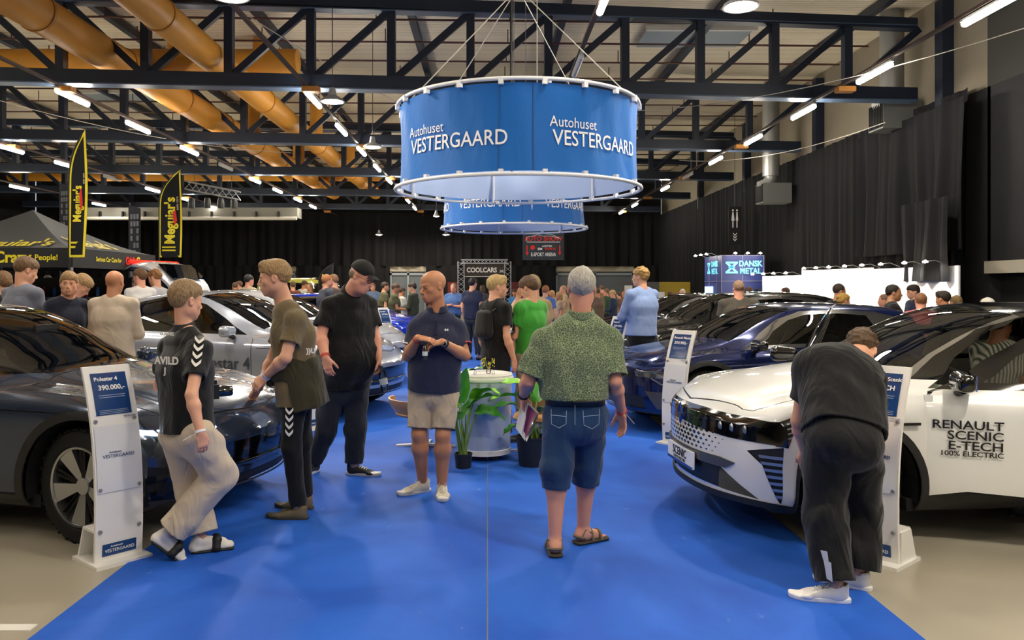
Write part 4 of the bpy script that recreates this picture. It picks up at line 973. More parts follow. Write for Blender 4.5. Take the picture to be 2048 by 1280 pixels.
POLE = dict(L=4.78, W=1.98, cz=.60, r=.37, wheels=(.96, 3.96), rooffrac=.6, roofw=.60, bow=.40, tuck=.10, top_in=1.33,
    top=[(0, .93), (.08, 1.07), (.35, 1.14), (.9, 1.33), (1.5, 1.48), (2.0, 1.53), (2.4, 1.50), (2.8, 1.36), (3.1, 1.21), (3.38, 1.085), (3.7, 1.02), (4.2, .95), (4.52, .87), (4.70, .77), (4.78, .64)],
    wid=[(0, .90), (.5, .97), (1.0, .995), (2.4, .985), (3.9, .995), (4.4, .97), (4.78, .93)],
    bot=[(0, .36), (.5, .25), (1.4, .22), (3.4, .22), (4.4, .22), (4.78, .26)], belt=[(0, .93), (.9, 1.03), (2.0, 1.0), (3.2, .97), (4.0, .93), (4.78, .66)],
    screen=(2.40, 3.30), roof=(.9, 0), rear_screen=(.12, .85), mirror=(3.02, .93, 1.02),
    hood=[(3.42, -.74), (4.25, -.78), (4.62, -.66), (4.70, 0), (4.62, .66), (4.25, .78), (3.42, .74), (3.46, 0)],
    panels={'rear_door': [(1.02, .86), (1.30, .36), (2.26, .30), (2.26, 1.48), (1.60, 1.45), (1.1, 1.22)], 'front_door': [(2.27, .30), (3.30, .30), (3.30, .975), (3.15, 1.02), (2.8, 1.26), (2.4, 1.43), (2.27, 1.47)]},
    side={'window_frame': [(.72, 1.055), (3.22, 1.0), (2.9, 1.18), (2.55, 1.36), (2.2, 1.445), (1.9, 1.45), (1.45, 1.37), (1.0, 1.22)],
          'side_window': [(1.15, 1.09), (2.98, 1.04), (2.75, 1.20), (2.48, 1.34), (2.2, 1.405), (1.9, 1.41), (1.5, 1.335), (1.25, 1.25)],
          'sill': [(1.30, .18), (3.55, .18), (3.55, .30), (1.30, .32)]},
    seams=[[(3.30, .30), (3.30, .975)], [(2.265, .30), (2.265, 1.0)], [(1.02, .86), (1.30, .36)], [(3.36, .855), (4.2, .84)]])
SCEN = dict(L=4.47, W=1.88, cz=.58, r=.37, wheels=(.82, 3.60), roofw=.60, bow=.40, tuck=.05, top_in=1.36, bowl=.46,
    top=[(0, .98), (.05, 1.15), (.2, 1.38), (.5, 1.50), (1.2, 1.56), (1.9, 1.57), (2.3, 1.53), (2.65, 1.42), (3.0, 1.26), (3.27, 1.13), (3.55, 1.075), (3.9, 1.02), (4.22, .95), (4.38, .89), (4.47, .80)],
    wid=[(0, .92), (.4, .98), (1.0, 1.0), (2.4, .99), (3.6, 1.0), (4.1, .98), (4.47, .95)],
    bot=[(0, .36), (.5, .25), (1.4, .22), (3.2, .22), (4.1, .22), (4.47, .22)], belt=[(0, 1.0), (.9, 1.04), (2.0, 1.0), (3.0, .99), (3.8, .96), (4.47, .82)],
    screen=(2.29, 3.19), roof=(.45, 0), rear_screen=(.03, .38), mirror=(2.93, .88, 1.05),
    hood=[(3.30, -.72), (4.0, -.76), (4.34, -.66), (4.42, 0), (4.34, .66), (4.0, .76), (3.30, .72), (3.34, 0)],
    panels={'rear_door': [(.95, .86), (1.18, .36), (2.05, .30), (2.05, 1.50), (1.3, 1.5), (.95, 1.25)], 'front_door': [(2.06, .30), (3.14, .30), (3.14, 1.0), (3.04, 1.03), (2.68, 1.29), (2.33, 1.46), (2.06, 1.52)]},
    side={'window_frame': [(.40, 1.075), (3.14, 1.015), (2.87, 1.20), (2.55, 1.38), (2.2, 1.48), (1.6, 1.495), (1.0, 1.47), (.5, 1.35)],
          'side_window': [(1.05, 1.11), (2.92, 1.065), (2.70, 1.23), (2.42, 1.37), (2.14, 1.44), (1.6, 1.45), (1.15, 1.42)],
          'sill': [(1.2, .18), (3.2, .18), (3.2, .31), (2.9, .37), (1.5, .33), (1.2, .33)]},
    seams=[[(3.14, .30), (3.14, 1.0)], [(2.055, .30), (2.055, 1.0)], [(.95, .86), (1.18, .36)]])
def side_y(sp, x, z):
    c = Car.__new__(Car); c.p = sp; pts = c.section(x); 
    for (y0, z0), (y1, z1) in zip(pts[:-1], pts[1:]):
        if z0 <= z <= z1+1e-9: t = (z-z0)/max(1e-6, z1-z0); return y0+(y1-y0)*t
    return sp['W']/2
def side_text(e, sp, txt, size, x, z, side, m, name='lettering', **kw):
    me = text_mesh(txt, size, **kw); c = Car.__new__(Car); c.p = sp
    for v in me.vertices:
        u, w, h = v.co; xx = x+(-u if side > 0 else u); zz = z+w; yy = side*(side_y(sp, xx, zz)+.012+h*.5); X, Y, Z = c.deform(xx, yy, zz); v.co = (float(X), float(Y), float(Z))
    me.materials.clear(); me.materials.append(m); o = bpy.data.objects.new(name, me); COL.objects.link(o); o.parent = e; return o
def place(e, spec, wx, wy, deg, side):
    """put the car so that its front wheel on the given side (+1 left, -1 right) stands at (wx, wy)"""
    a = math.radians(deg); sc = e.scale[0]; lx, ly = spec['wheels'][1]*sc, side*(spec['W']/2-.12)*sc; e.location = (wx-(lx*math.cos(a)-ly*math.sin(a)), wy-(lx*math.sin(a)+ly*math.cos(a)), 0); e.rotation_euler = (0, 0, a)
# ---------------------------------------------------------------- the cars on show
CS = .97
m_led = mat('led_blade', '#ffffff', .3, emit='#dfeeff', es=9.0); m_ledr = mat('led_red', '#ff2a20', .3, emit='#ff2418', es=.5); m_lampin = mat('lamp_inside', '#2b2f36', .25, metal=.7)
m_gilt = mat('gill_silver', '#a9aeb4', .3, metal=.8); m_satin = mat('satin_trim', '#6d6a64', .35, metal=.7)
def black_top(c, x1, z0, z1, wr=.60):
    """gloss black pillars and roof edge above the belt line"""
    c.cut('pillar', [(.3, z0), (x1+.10, z1), (x1-.1, z1+.6), (.3, z0+.8)], 'y', only=('body',)); c.cut('pillar', [(.3, -1), (x1+.02, -1), (x1+.10, -.35), (x1+.11, 0), (x1+.10, .35), (x1+.02, 1), (.3, 1)], 'z', sides=(1,), only=('body',), cond=lambda q, n: q.z > z0)
def front_pole(c):
    L = c.p['L']
    c.cut('mask', [(-.62, .56), (-.55, .40), (.55, .40), (.62, .56), (.50, .60), (-.50, .60)], 'x', (1,))
    c.cut('lower_grille', [(-.75, .36), (-.70, .27), (.70, .27), (.75, .36)], 'x', (1,))
    for s_ in (1, -1):
        c.cut('headlight', [(s_*.60, .66), (s_*.95, .70), (s_*.95, .58), (s_*.78, .585)], 'x', (1,))
        c.cut('air_curtain', [(s_*.82, .50), (s_*.93, .52), (s_*.93, .30), (s_*.85, .28)], 'x', (1,))
    c.cut('headlight', [(L-.42, .745), (L-.05, .70), (L-.05, .60), (L-.22, .615)], 'y', cond=lambda q, n: q.x > L-.5)
    c.cut('light_blade', [(L-.42, .760), (L-.02, .722), (L-.02, .700), (L-.42, .735)], 'y', cond=lambda q, n: q.x > L-.5)
    c.cut('lip', [(-1, .285), (1, .285), (1, .15), (-1, .15)], 'x', (1,)); c.cut('lip', [(L-.5, .15), (L, .15), (L, .285), (L-.5, .28)], 'y', cond=lambda q, n: q.x > L-.5)
    c.cut('lower_body', [(L-.50, .29), (L, .29), (L, .36), (L-.50, .33)], 'y', cond=lambda q, n: q.x > L-.55)
PM = dict(pillar=m_glossblk, mask=m_glossblk, lower_grille=m_clad, headlight=mat('headlamp', '#3c4654', .12, metal=.6, coat=1), air_curtain=m_clad, light_blade=m_led, lip=m_satin, lower_body=m_glossblk)
PO = dict(POLE, off={'light_blade': .006, 'headlight': -.004, 'lower_grille': -.01, 'lip': .01})
blue_grey = car_paint('blue_grey', '#323f55', .5, .24)
e, parts, c = car_base(PO, dict(PM, body=blue_grey, window_frame=m_glossblk), 'dark blue-grey SUV in the left foreground, touched by the man in olive', light=True, extra=lambda c: (front_pole(c), black_top(c, 3.32, 1.06, 1.05)), steer=-.20, dx=.03, wheels='five')
e.scale = (CS,)*3; place(e, PO, -2.52, 5.08, -13, -1); dark_car = e
silver = car_paint('silver', '#aab1c0', .45, .22)
e, parts, c = car_base(PO, dict(PM, body=silver, window_frame=m_glossblk), 'silver coupe SUV with lettering on its door, behind the boy in black jersey', light=True, extra=front_pole, dx=.04)
e.scale = (1.02,)*3; place(e, PO, -2.18, 9.6, -15, -1); silver_car = e
side_text(e, PO, 'Polestar 4', .21, 2.90, .66, -1, mat('door_letters', '#3a3f4a', .4), bold=.01, sx=.92, align='CENTER'); side_text(e, PO, 'test drive', .19, 2.94, .48, -1, mat('door_letters_pale', '#848a98', .4), bold=.01)
POLE3 = dict(PO); POLE3['L'] = 4.80
POLE3['top'] = [(0, 1.0), (.06, 1.15), (.25, 1.40), (.7, 1.55), (1.4, 1.62), (2.0, 1.62), (2.4, 1.56), (2.8, 1.41), (3.1, 1.26), (3.38, 1.15), (3.7, 1.10), (4.2, 1.03), (4.55, .93), (4.72, .82), (4.80, .70)]
POLE3['side'] = {'window_frame': [(.42, 1.09), (3.22, 1.03), (2.9, 1.22), (2.55, 1.42), (2.2, 1.52), (1.9, 1.54), (1.2, 1.51), (.6, 1.38)], 'side_window': [(1.15, 1.12), (2.98, 1.07), (2.75, 1.24), (2.48, 1.39), (2.2, 1.475), (1.9, 1.50), (1.4, 1.48), (1.2, 1.45)], 'sill': POLE['side']['sill']}
POLE3['belt'] = [(0, 1.0), (.9, 1.06), (2.0, 1.03), (3.2, 1.0), (4.0, .98), (4.80, .72)]; POLE3['rear_screen'] = None
def front_pole3(c):
    L = c.p['L']; front_pole(c); c.cut('lower_grille', [(-.9, .44), (-.9, .27), (.9, .27), (.9, .44)], 'x', (1,)); c.cut('light_blade', [(L-.30, .78), (L-.02, .74), (L-.02, .715), (L-.30, .76)], 'y', cond=lambda q, n: q.x > L-.5)
white_s = car_paint('pearl', '#c9ccd3', .2, .25)
e, parts, c = car_base(POLE3, dict(PM, body=white_s, window_frame=m_glossblk), 'pale grey SUV with its tailgate raised, parked behind the silver test-drive car', light=True, extra=front_pole3, dx=.05)
e.scale = (.96,)*3; place(e, POLE3, -2.38, 13.1, -12, -1)
# raised tailgate
F = Field((-.95, -.12, -.85), (.35, .12, .85), .014); 
g = MB(); N = 14; vs = []; T = [(0, 0, .62), (-.25, .10, .64), (-.55, .13, .68), (-.80, .08, .74), (-.98, -.04, .78), (-1.06, -.20, .76)]
for (x, z, w) in T:
    for k in range(N+1): y = -w+2*w*k/N; vs.append((x+.06*(y/w)**2, y, z-.05*(y/w)**4))
m_ = len(T); fs = [(i*(N+1)+k, i*(N+1)+k+1, (i+1)*(N+1)+k+1, (i+1)*(N+1)+k) for i in range(m_-1) for k in range(N)]
lo_ = [(x, y, z-.05) for x, y, z in vs]; n0 = len(vs); allv = vs+lo_; fs2 = [tuple(n0+i for i in f[::-1]) for f in fs]
rim_ = [k for k in range(N+1)]+[i*(N+1)+N for i in range(1, m_)]+[(m_-1)*(N+1)+k for k in range(N-1, -1, -1)]+[i*(N+1) for i in range(m_-2, 0, -1)]
fs3 = [(rim_[i], rim_[(i+1) % len(rim_)], n0+rim_[(i+1) % len(rim_)], n0+rim_[i]) for i in range(len(rim_))]
tg = g.add(allv, fs+fs2+fs3).build('tailgate', white_s, e, smooth=True); tg.location = (.62, 0, 1.56); tg.rotation_euler = (0, math.radians(40), 0)
g = MB(); g.box((-.45, 0, .145), (.42, 1.05, .012)); q = g.build('tailgate_glass', G_DARK, tg); g = MB(); g.box((-1.02, 0, -.10), (.05, 1.5, .045)); g.build('tail_light', m_ledr, tg); g = MB(); g.box((-.5, 0, -.06), (.8, 1.2, .02)); g.build('inner_lining', m_dash, tg)
# Scenic
def front_scen(c):
    L = c.p['L']; black_top(c, 3.2, 1.09, 1.06)
    c.line('roof_trim', [(.5, 1.42), (1.0, 1.50), (1.6, 1.525), (2.2, 1.51), (2.6, 1.40), (2.95, 1.22), (3.18, 1.08)], .018, axis='y', only=('pillar', 'window_frame'))
    c.cut('front_frame', [(3.16, .99), (3.16, 1.05), (2.87, 1.22), (2.55, 1.41), (2.2, 1.51), (2.06, 1.51), (2.06, .99)], 'y', only=('window_frame',)); c.cut('front_window', [(3.10, .99), (2.75, 1.30), (2.45, 1.46), (2.10, 1.52), (2.10, .99)], 'y', only=('side_window',))
    c.cut('lamp_band', [(-.60, .80), (-.60, .665), (0, .70), (.60, .665), (.95, .66), (.95, .80), (.3, .83), (-.3, .83), (-.95, .80), (-.95, .66), (-.6, .665)][3:8]+[(-.95, .80), (-.95, .66), (-.60, .665), (0, .70)], 'x', (1,))
    c.cut('lamp_band', [(L-.44, .86), (L, .80), (L, .655), (L-.18, .65), (L-.30, .735), (L-.44, .80)], 'y', cond=lambda q, n: q.x > L-.5)
    # diamond mesh below the band
    for i in range(-9, 10):
        for j in range(5):
            y = (i+.5*(j % 2))*.062; z = .675-j*.032; sc = max(0, 1-abs(y)/.62)*(1-.10*j)
            if sc < .12 or abs(y) < .03 and j == 0: continue
            w, h = .0285*min(1, sc*1.8), .0150*min(1, sc*1.8); c.cut('grille_diamonds', [(y-w, z), (y, z+h), (y+w, z), (y, z-h)], 'x', (1,), only=('body',))
    c.cut('plate_trim', [(-.62, .50), (-.55, .455), (.55, .455), (.62, .50), (.50, .52), (-.50, .52)], 'x', (1,))
    c.cut('lower_grille', [(-.50, .455), (-.46, .30), (.46, .30), (.50, .455)], 'x', (1,))
    for s_ in (1, -1):
        c.cut('ribbed_insert', [(s_*.50, .455), (s_*.46, .30), (s_*.75, .285)], 'x', (1,))
        c.cut('side_gill', [(s_*.70, .60), (s_*.93, .66), (s_*.93, .58), (s_*.90, .30), (s_*.86, .27), (s_*.79, .52)], 'x', (1,))
        for k in range(7): z = .585-k*.042; c.cut('gill_bar', [(s_*(.77+.012*k), z), (s_*.92, z+.005), (s_*.92, z-.015), (s_*(.775+.012*k), z-.018)], 'x', (1,), only=('side_gill',))
    for k in range(3): z = .775-.03*k; c.cut('gill_bar', [(L-.34, z+.015), (L-.16, z), (L-.16, z-.010), (L-.30, z+.002)], 'y', only=('lamp_band',))
    c.cut('lip', [(-1, .275), (1, .275), (1, .15), (-1, .15)], 'x', (1,)); c.cut('lip', [(L-.46, .15), (L, .15), (L, .275), (L-.46, .26)], 'y', cond=lambda q, n: q.x > L-.5)
SM = dict(pillar=m_glossblk, roof_trim=m_chro, front_frame=m_glossblk, front_window=G_WIN, lamp_band=m_glossblk, grille_diamonds=m_glossblk, plate_trim=m_satin, lower_grille=m_clad, ribbed_insert=wave_mat('ribbed', '#2b2d30', '#0e0f10', 40, 'Z', .5, .01), side_gill=m_clad, gill_bar=m_gilt, lip=m_clad, window_frame=m_glossblk)
SC_ = dict(SCEN, off={'lamp_band': .004, 'grille_diamonds': .001, 'side_gill': -.008, 'gill_bar': .004, 'lower_grille': -.012, 'lip': .014, 'plate_trim': .012})
white_p = car_paint('white', '#e4e5e2', .0, .3)
e, parts, c = car_base(SC_, dict(SM, body=white_p, roof=m_glossblk), 'white SUV with black roof and black door lettering in the right foreground', extra=front_scen, dx=.03, wheels='blade', mirror_mat=m_glossblk, steer=.34, light=True, arch=.42, archw=.05)
e.scale = (.955,)*3; place(e, SC_, 2.30, 5.05, 180+6, 1); white_car = e
# driver door swung open on its hinge, with its glass and lettering
hx, hy, ph = 3.14, .90, -.46
Md = Matrix.Translation((hx, hy, 0)) @ Matrix.Rotation(ph, 4, 'Z') @ Matrix.Translation((-hx, -hy, 0))
door = parts['front_door'][0]; door.matrix_local = Md
Md2 = Matrix.Translation((hx, -hy, 0)) @ Matrix.Rotation(1.05, 4, 'Z') @ Matrix.Translation((-hx, hy, 0)); door2 = parts['front_door'][1]; door2.matrix_local = Md2
for nm in ('front_window', 'front_frame'):
    for o, dd in zip(parts.get(nm, []), (door, door2)): o.parent = dd
b = MB(); b.prism([(3.08, .34), (3.08, .96), (2.10, .97), (2.10, .34)], .80, .84, 'Y'); b.build('door_lining', m_dash, door)
b = MB(); b.bar((3.12, .86, .34), (3.12, .86, .98), .05, .10); b.bar((2.07, .86, .34), (2.07, .86, 1.0), .04, .10); b.build('door_edge', white_p, door)
for o in [q for q in e.children if q.name.startswith('mirror')]: o.parent = door if o.location.y > 0 else door2
b = MB(); b.prism([(3.08, .34), (3.08, .96), (2.10, .97), (2.10, .34)], -.84, -.80, 'Y'); b.build('door_lining', m_dash, door2); b = MB(); b.bar((2.07, -.86, .34), (2.07, -.86, 1.0), .04, .10); b.build('door_edge', m_chro, door2)
for t, sz, z in (('RENAULT', .078, .80), ('SCENIC', .078, .733), ('E-TECH', .078, .666), ('100% ELECTRIC', .046, .615)):
    side_text(door, SC_, t, sz, 2.70, z, 1, M_blk, bold=.014, sx=1.2 if sz > .05 else 1.15, align='RIGHT')
def front_x(c_, y, z, L, d=0.012): X, Y, Z = Car.deform(c_, L, y, z); return float(X)+d
cc = Car.__new__(Car); cc.p = SC_
# logo, plate, lamp units
b = MB(); X = front_x(cc, 0, .74, SC_['L'])
for s_ in (1, -1): b.add([(X, -.0, .83), (X, s_*.055, .745), (X, 0, .66), (X, 0, .69), (X, s_*.035, .745), (X, 0, .80), (X+.012, 0, .815), (X+.012, s_*.045, .745), (X+.012, 0, .675)], [(0, 1, 7, 6), (1, 2, 8, 7), (6, 7, 4, 5), (7, 8, 3, 4)])
b.build('badge', mat('badge_blue', '#2b4f9a', .2, metal=.6), e)
b = MB(); Xp = front_x(cc, .0, .45, SC_['L'], .03); b.box((Xp-.02, 0, .435), (.02, .52, .125)); b.build('number_plate', mat('plate_white', '#eef0f2', .4), e); b = MB(); b.box((Xp-.012, 0, .380), (.012, .52, .02)); b.build('plate_holder', mat('plate_blue', '#23489a', .4), e)
text('plate_text', 'SCENIC', .085, M_blk, frame((Xp-.008, 0, .452), (0, 1, 0), (0, 0, 1)), e, bold=.015); text('plate_text', 'E-TECH ELECTRIC', .032, M_blk, frame((Xp-.008, 0, .405), (0, 1, 0), (0, 0, 1)), e)
for s_ in (1, -1):
    b = MB()
    for k in range(3):
        y = .50+.09*k; x_ = front_x(cc, y, .74, SC_['L'], .004); b.lathe([(0, .004), (.02, .003), (.026, -.004), (.03, -.006)], (x_, s_*y, .735), 12, 'X')
    b.build('lamp_unit', m_gilt, e, smooth=True)
b = MB(); b.box((3.27, .958, .80), (.12, .012, .016)); b.build('side_marker', M_black, e)
# Megane, dark blue
MEG = dict(SCEN, L=4.25, W=1.86, wheels=(.78, 3.44)); k_ = 4.25/4.47
MEG['top'] = [(x*k_, z*(.965 if x < 3.3 else .955)) for x, z in SCEN['top']]; MEG['belt'] = [(x*k_, z*.955) for x, z in SCEN['belt']]; MEG['wid'] = [(x*k_, v) for x, v in SCEN['wid']]; MEG['bot'] = [(x*k_, v) for x, v in SCEN['bot']]
MEG['screen'] = (2.17, 3.04); MEG['hood'] = [(x*k_, y) for x, y in SCEN['hood']]; MEG['panels'] = {n: [(x*k_, z*.96) for x, z in q] for n, q in SCEN['panels'].items()}; MEG['side'] = {n: [(x*k_, z*.96) for x, z in q] for n, q in SCEN['side'].items()}
MEG['seams'] = [[(x*k_, z*.96) for x, z in q] for q in SCEN['seams']]; MEG['mirror'] = (2.80, .87, 1.0)
def front_meg(c):
    L = c.p['L']
    c.cut('headlight', [(L-.40, .74), (L, .74), (L, .66), (L-.22, .67)], 'y', cond=lambda q, n: q.x > L-.5); c.cut('front_grille', [(-.45, .70), (.45, .70), (.42, .64), (-.42, .64)], 'x', (1,))
    for s_ in (1, -1):
        c.cut('headlight', [(s_*.48, .73), (s_*.95, .745), (s_*.95, .66), (s_*.50, .665)], 'x', (1,)); c.cut('fog_trim', [(s_*.62, .50), (s_*.86, .50), (s_*.82, .30), (s_*.74, .30)], 'x', (1,))
        c.cut('light_blade', [(s_*.70, .66), (s_*.80, .60), (s_*.90, .60), (s_*.90, .59), (s_*.80, .588), (s_*.69, .65)], 'x', (1,))
    for k in range(3): z = .735-.028*k; c.cut('gill_bar', [(L-.40, z+.012), (L-.20, z), (L-.20, z-.008), (L-.38, z+.002)], 'y', cond=lambda q, n: q.x > L-.5)
    c.cut('lower_grille', [(-.58, .44), (-.62, .29), (.62, .29), (.58, .44)], 'x', (1,)); c.cut('lip', [(-1, .25), (1, .25), (1, .15), (-1, .15)], 'x', (1,))
navy = car_paint('midnight', '#0b1c50', .5, .2); m_hl = mat('headlamp_clear', '#8c9298', .1, metal=.8, coat=1)
MM = dict(headlight=m_hl, front_grille=m_glossblk, fog_trim=m_satin, gill_bar=m_gilt, lower_grille=m_clad, lip=m_clad, light_blade=m_gilt, window_frame=m_chro)
MG = dict(MEG, off={'lower_grille': -.01, 'gill_bar': .003})
e, parts, c = car_base(MG, dict(MM, body=navy), 'midnight blue hatchback behind the white SUV, price stand at its front wheel', extra=front_meg, dx=.04, glass=G_WIN, mirror_mat=m_glossblk)
e.scale = (.935,)*3; place(e, MG, 2.36, 8.75, 180+14, 1); navy_car = e
# open door of the blue car (seen edge on) and a red lamp unit seen through its window
def open_door(e, sp, side, ang, m, lab=None):
    d = MB(); pts = [(0, .30), (0, .98), (-.28, 1.22), (-.62, 1.38), (-1.0, 1.40), (-1.0, .30)]; win = [(-.14, 1.0), (-.34, 1.19), (-.62, 1.33), (-.92, 1.34), (-.92, 1.0)]
    d.prism([(0, .30), (0, .96), (-1.0, .96), (-1.0, .30)], -.05, .05, 'Y'); o = d.build('open_door', m, e, smooth=True)
    f = MB(); ring = [(0, .96), (-.26, 1.20), (-.60, 1.36), (-.98, 1.38), (-1.0, .96)]
    for a, b in zip(ring[:-1], ring[1:]): f.bar((a[0], 0, a[1]), (b[0], 0, b[1]), .05, .045)
    f.build('door_window_frame', m_glossblk, o); g = MB(); g.prism(ring, -.003, .003, 'Y'); g.build('door_glass', G_WIN, o); l = MB(); l.prism([(-.05, .35), (-.05, .9), (-.95, .9), (-.95, .35)], side*-.075, side*-.05, 'Y'); l.build('door_lining', m_seat, o)
    xh = sp['panels']['front_door'][1][0]; o.location = (xh, side*(sp['W']/2-.06), .02); o.rotation_euler = (0, 0, side*ang); return o
b = MB(); b.tube([(2.0, -.35, 1.18), (1.93, -.3, 1.12), (2.0, -.28, 1.05), (2.0, -.28, .98)], .022, 8); b.build('cabin_ornament', m_ledr, navy_car, smooth=True)
# black cars farther back on the right
blk = car_paint('black', '#08090b', .3, .2)
e, parts, c = car_base(SC_, dict(SM, body=blk, window_frame=m_chro), 'black SUV with its front door open, beside the big man in grey-brown polo', dx=.05, mirror_mat=m_glossblk)
e.scale = (CS,)*3; place(e, SC_, 3.0, 12.5, 180+16, 1); open_door(e, SC_, 1, .9, blk)
e, parts, c = car_base(MG, dict(MM, body=blk), 'glossy black car farthest back on the right, only its bonnet and screen showing', dx=.06, mirror_mat=m_glossblk)
e.scale = (CS,)*3; place(e, MG, 3.1, 16.3, 180+14, 1)
cobalt = car_paint('cobalt', '#0a35c0', .3, .2)
e, parts, c = car_base(MG, dict(MM, body=cobalt), 'bright blue car on the left behind the pale SUV, between the two middle men', dx=.05)
e.scale = (CS,)*3; place(e, MG, -2.2, 17.2, -16, -1)
# two vehicles far back in the aisle
VAN = dict(SCEN); VAN['top'] = [(0, 1.2), (.04, 1.5), (.15, 1.85), (.6, 1.9), (2.2, 1.9), (2.7, 1.75), (3.1, 1.35), (3.4, 1.15), (3.9, 1.05), (4.3, .95), (4.4, .9), (4.47, .8)]
VAN['side'] = {'window_frame': [(.3, 1.1), (3.0, 1.05), (2.85, 1.3), (2.6, 1.7), (.3, 1.78)], 'side_window': [(.5, 1.15), (2.8, 1.1), (2.6, 1.6), (.5, 1.7)], 'sill': SCEN['side']['sill']}
e, parts, c = car_base(VAN, dict(body=car_paint('lime', '#b9b84a', .1, .3), window_frame=m_glossblk), 'yellow-green boxy off-roader far back, behind the men in olive shirts', dx=.08, glass=G_WIN)
e.location = (-7.8, 27.5, 0); e.rotation_euler = (0, 0, -.25)
# ================================================================ ring banners
m_bann = cloth('banner_blue', '#1566b8', .5, .35, 3, 300, (1.5, .06), sheen=0); m_bann_in = mat('banner_inside', '#b9cdf0', .8)
m_tubew = mat('white_tube', '#e6e8ec', .25)
def drum(cx, cy, z0, z1, R, lab, a_first, seed=1):
    e = empty('ring_banner', (cx, cy, z0), lab, 'banner', 'blue ring banners over the aisle'); H = z1-z0; N = 144; NZ = 10
    def P(a, z, r): 
        w = .012*math.sin(a*5+seed)*math.sin(z/H*PI)+.006*math.sin(a*23+z*3); return (math.sin(a)*(r-.03*math.sin(z/H*PI)+w), -math.cos(a)*(r-.03*math.sin(z/H*PI)+w), z)
    for nm, r, m in (('banner_cloth', R-.02, m_bann), ('banner_lining', R-.03, m_bann_in)):
        vs = [P(2*PI*i/N, .04+(H-.08)*k/NZ, r) for i in range(N) for k in range(NZ+1)]
        fs = [(i*(NZ+1)+k, ((i+1) % N)*(NZ+1)+k, ((i+1) % N)*(NZ+1)+k+1, i*(NZ+1)+k+1) for i in range(N) for k in range(NZ)]; MB().add(vs, fs).build(nm, m, e, smooth='all')
    for z in (0, H):
        MB().tube([(math.sin(2*PI*i/96)*R*(1.02 if z == 0 else 1.0), -math.cos(2*PI*i/96)*R*(1.02 if z == 0 else 1.0), z) for i in range(96)], .022, 10, closed=True).build('ring_tube', m_tubew, e, smooth=True)
    for i in range(20):
        a = 2*PI*(i+.5)/20
        for z in (0, H): b = MB(); b.box((math.sin(a)*R*1.005, -math.cos(a)*R*1.005, z+(.02 if z == 0 else -.03)), (.05, .05, .07), Matrix.Rotation(a, 3, 'Z')); b.build('clip', m_tubew, e)
    for i in range(6):
        a = 2*PI*(i+.2)/6; MB().tube([(math.sin(a)*(R-.07), -math.cos(a)*(R-.07), 0), (math.sin(a)*(R-.07), -math.cos(a)*(R-.07), H)], .018, 8).build('strut', m_tubew, e, smooth=True)
    for a in (math.radians(-10), math.radians(4.5), PI*.8, PI*1.3):
        MB().add([P(a-.004, .05+(H-.1)*k/8, R-.010) for k in range(9)]+[P(a+.004, .05+(H-.1)*k/8, R-.010) for k in range(9)], [(k, k+1, 9+k+1, 9+k) for k in range(8)]).build('seam', mat('seam_blue', '#0e4a8c', .6), e)
    for j in range(5):
        ac = a_first+2*PI/5*j
        for t, sz, dz, al, bd in (('VESTERGAARD', .236, .40, 'CENTER', .006), ('Autohuset', .165, .575, 'LEFT', 0)):
            me = text_mesh(t, sz, .0, bd, .88, al)
            bm = bmesh.new(); bm.from_mesh(me); bmesh.ops.subdivide_edges(bm, edges=[q for q in bm.edges if q.calc_length() > .05], cuts=3); bmesh.ops.triangulate(bm, faces=bm.faces); bm.to_mesh(me); bm.free()
            for v in me.vertices:
                x = v.co.x-.02-(.73 if al == 'LEFT' else 0); v.co = P(ac+x/R, dz+v.co.y, R-.008)
            me.materials.clear(); me.materials.append(M_wht); o = bpy.data.objects.new('lettering', me); COL.objects.link(o); o.parent = e
    ap = Vector((0, 0, 2.55))
    for a in (math.radians(-50), math.radians(52), math.radians(135), math.radians(-130)): MB().tube([(math.sin(a)*R, -math.cos(a)*R, H), ap], .007, 5).build('hanging_cable', m_cable, e)
    MB().tube([ap, (0, 0, 7.9-z0)], .009, 5).build('hanging_cable', m_cable, e)
    MB().tube([(-.08, -.2, H*.2), (-.08, -.2, 7.9-z0)], .012, 6).build('power_cable', M_black, e); MB().tube([(.25, .1, H*.2), (.25, .1, 7.9-z0)], .006, 6).build('power_cable', m_cable, e)
    return e
drum(.38, 10.07, 2.82, 3.85, 1.5, 'big blue ring banner hanging over the aisle, the nearer of two', math.radians(-32), 1)
drum(.556, 16.8, 2.82, 3.85, 1.5, 'smaller-looking blue ring banner, the farther of two', math.radians(-22), 4)
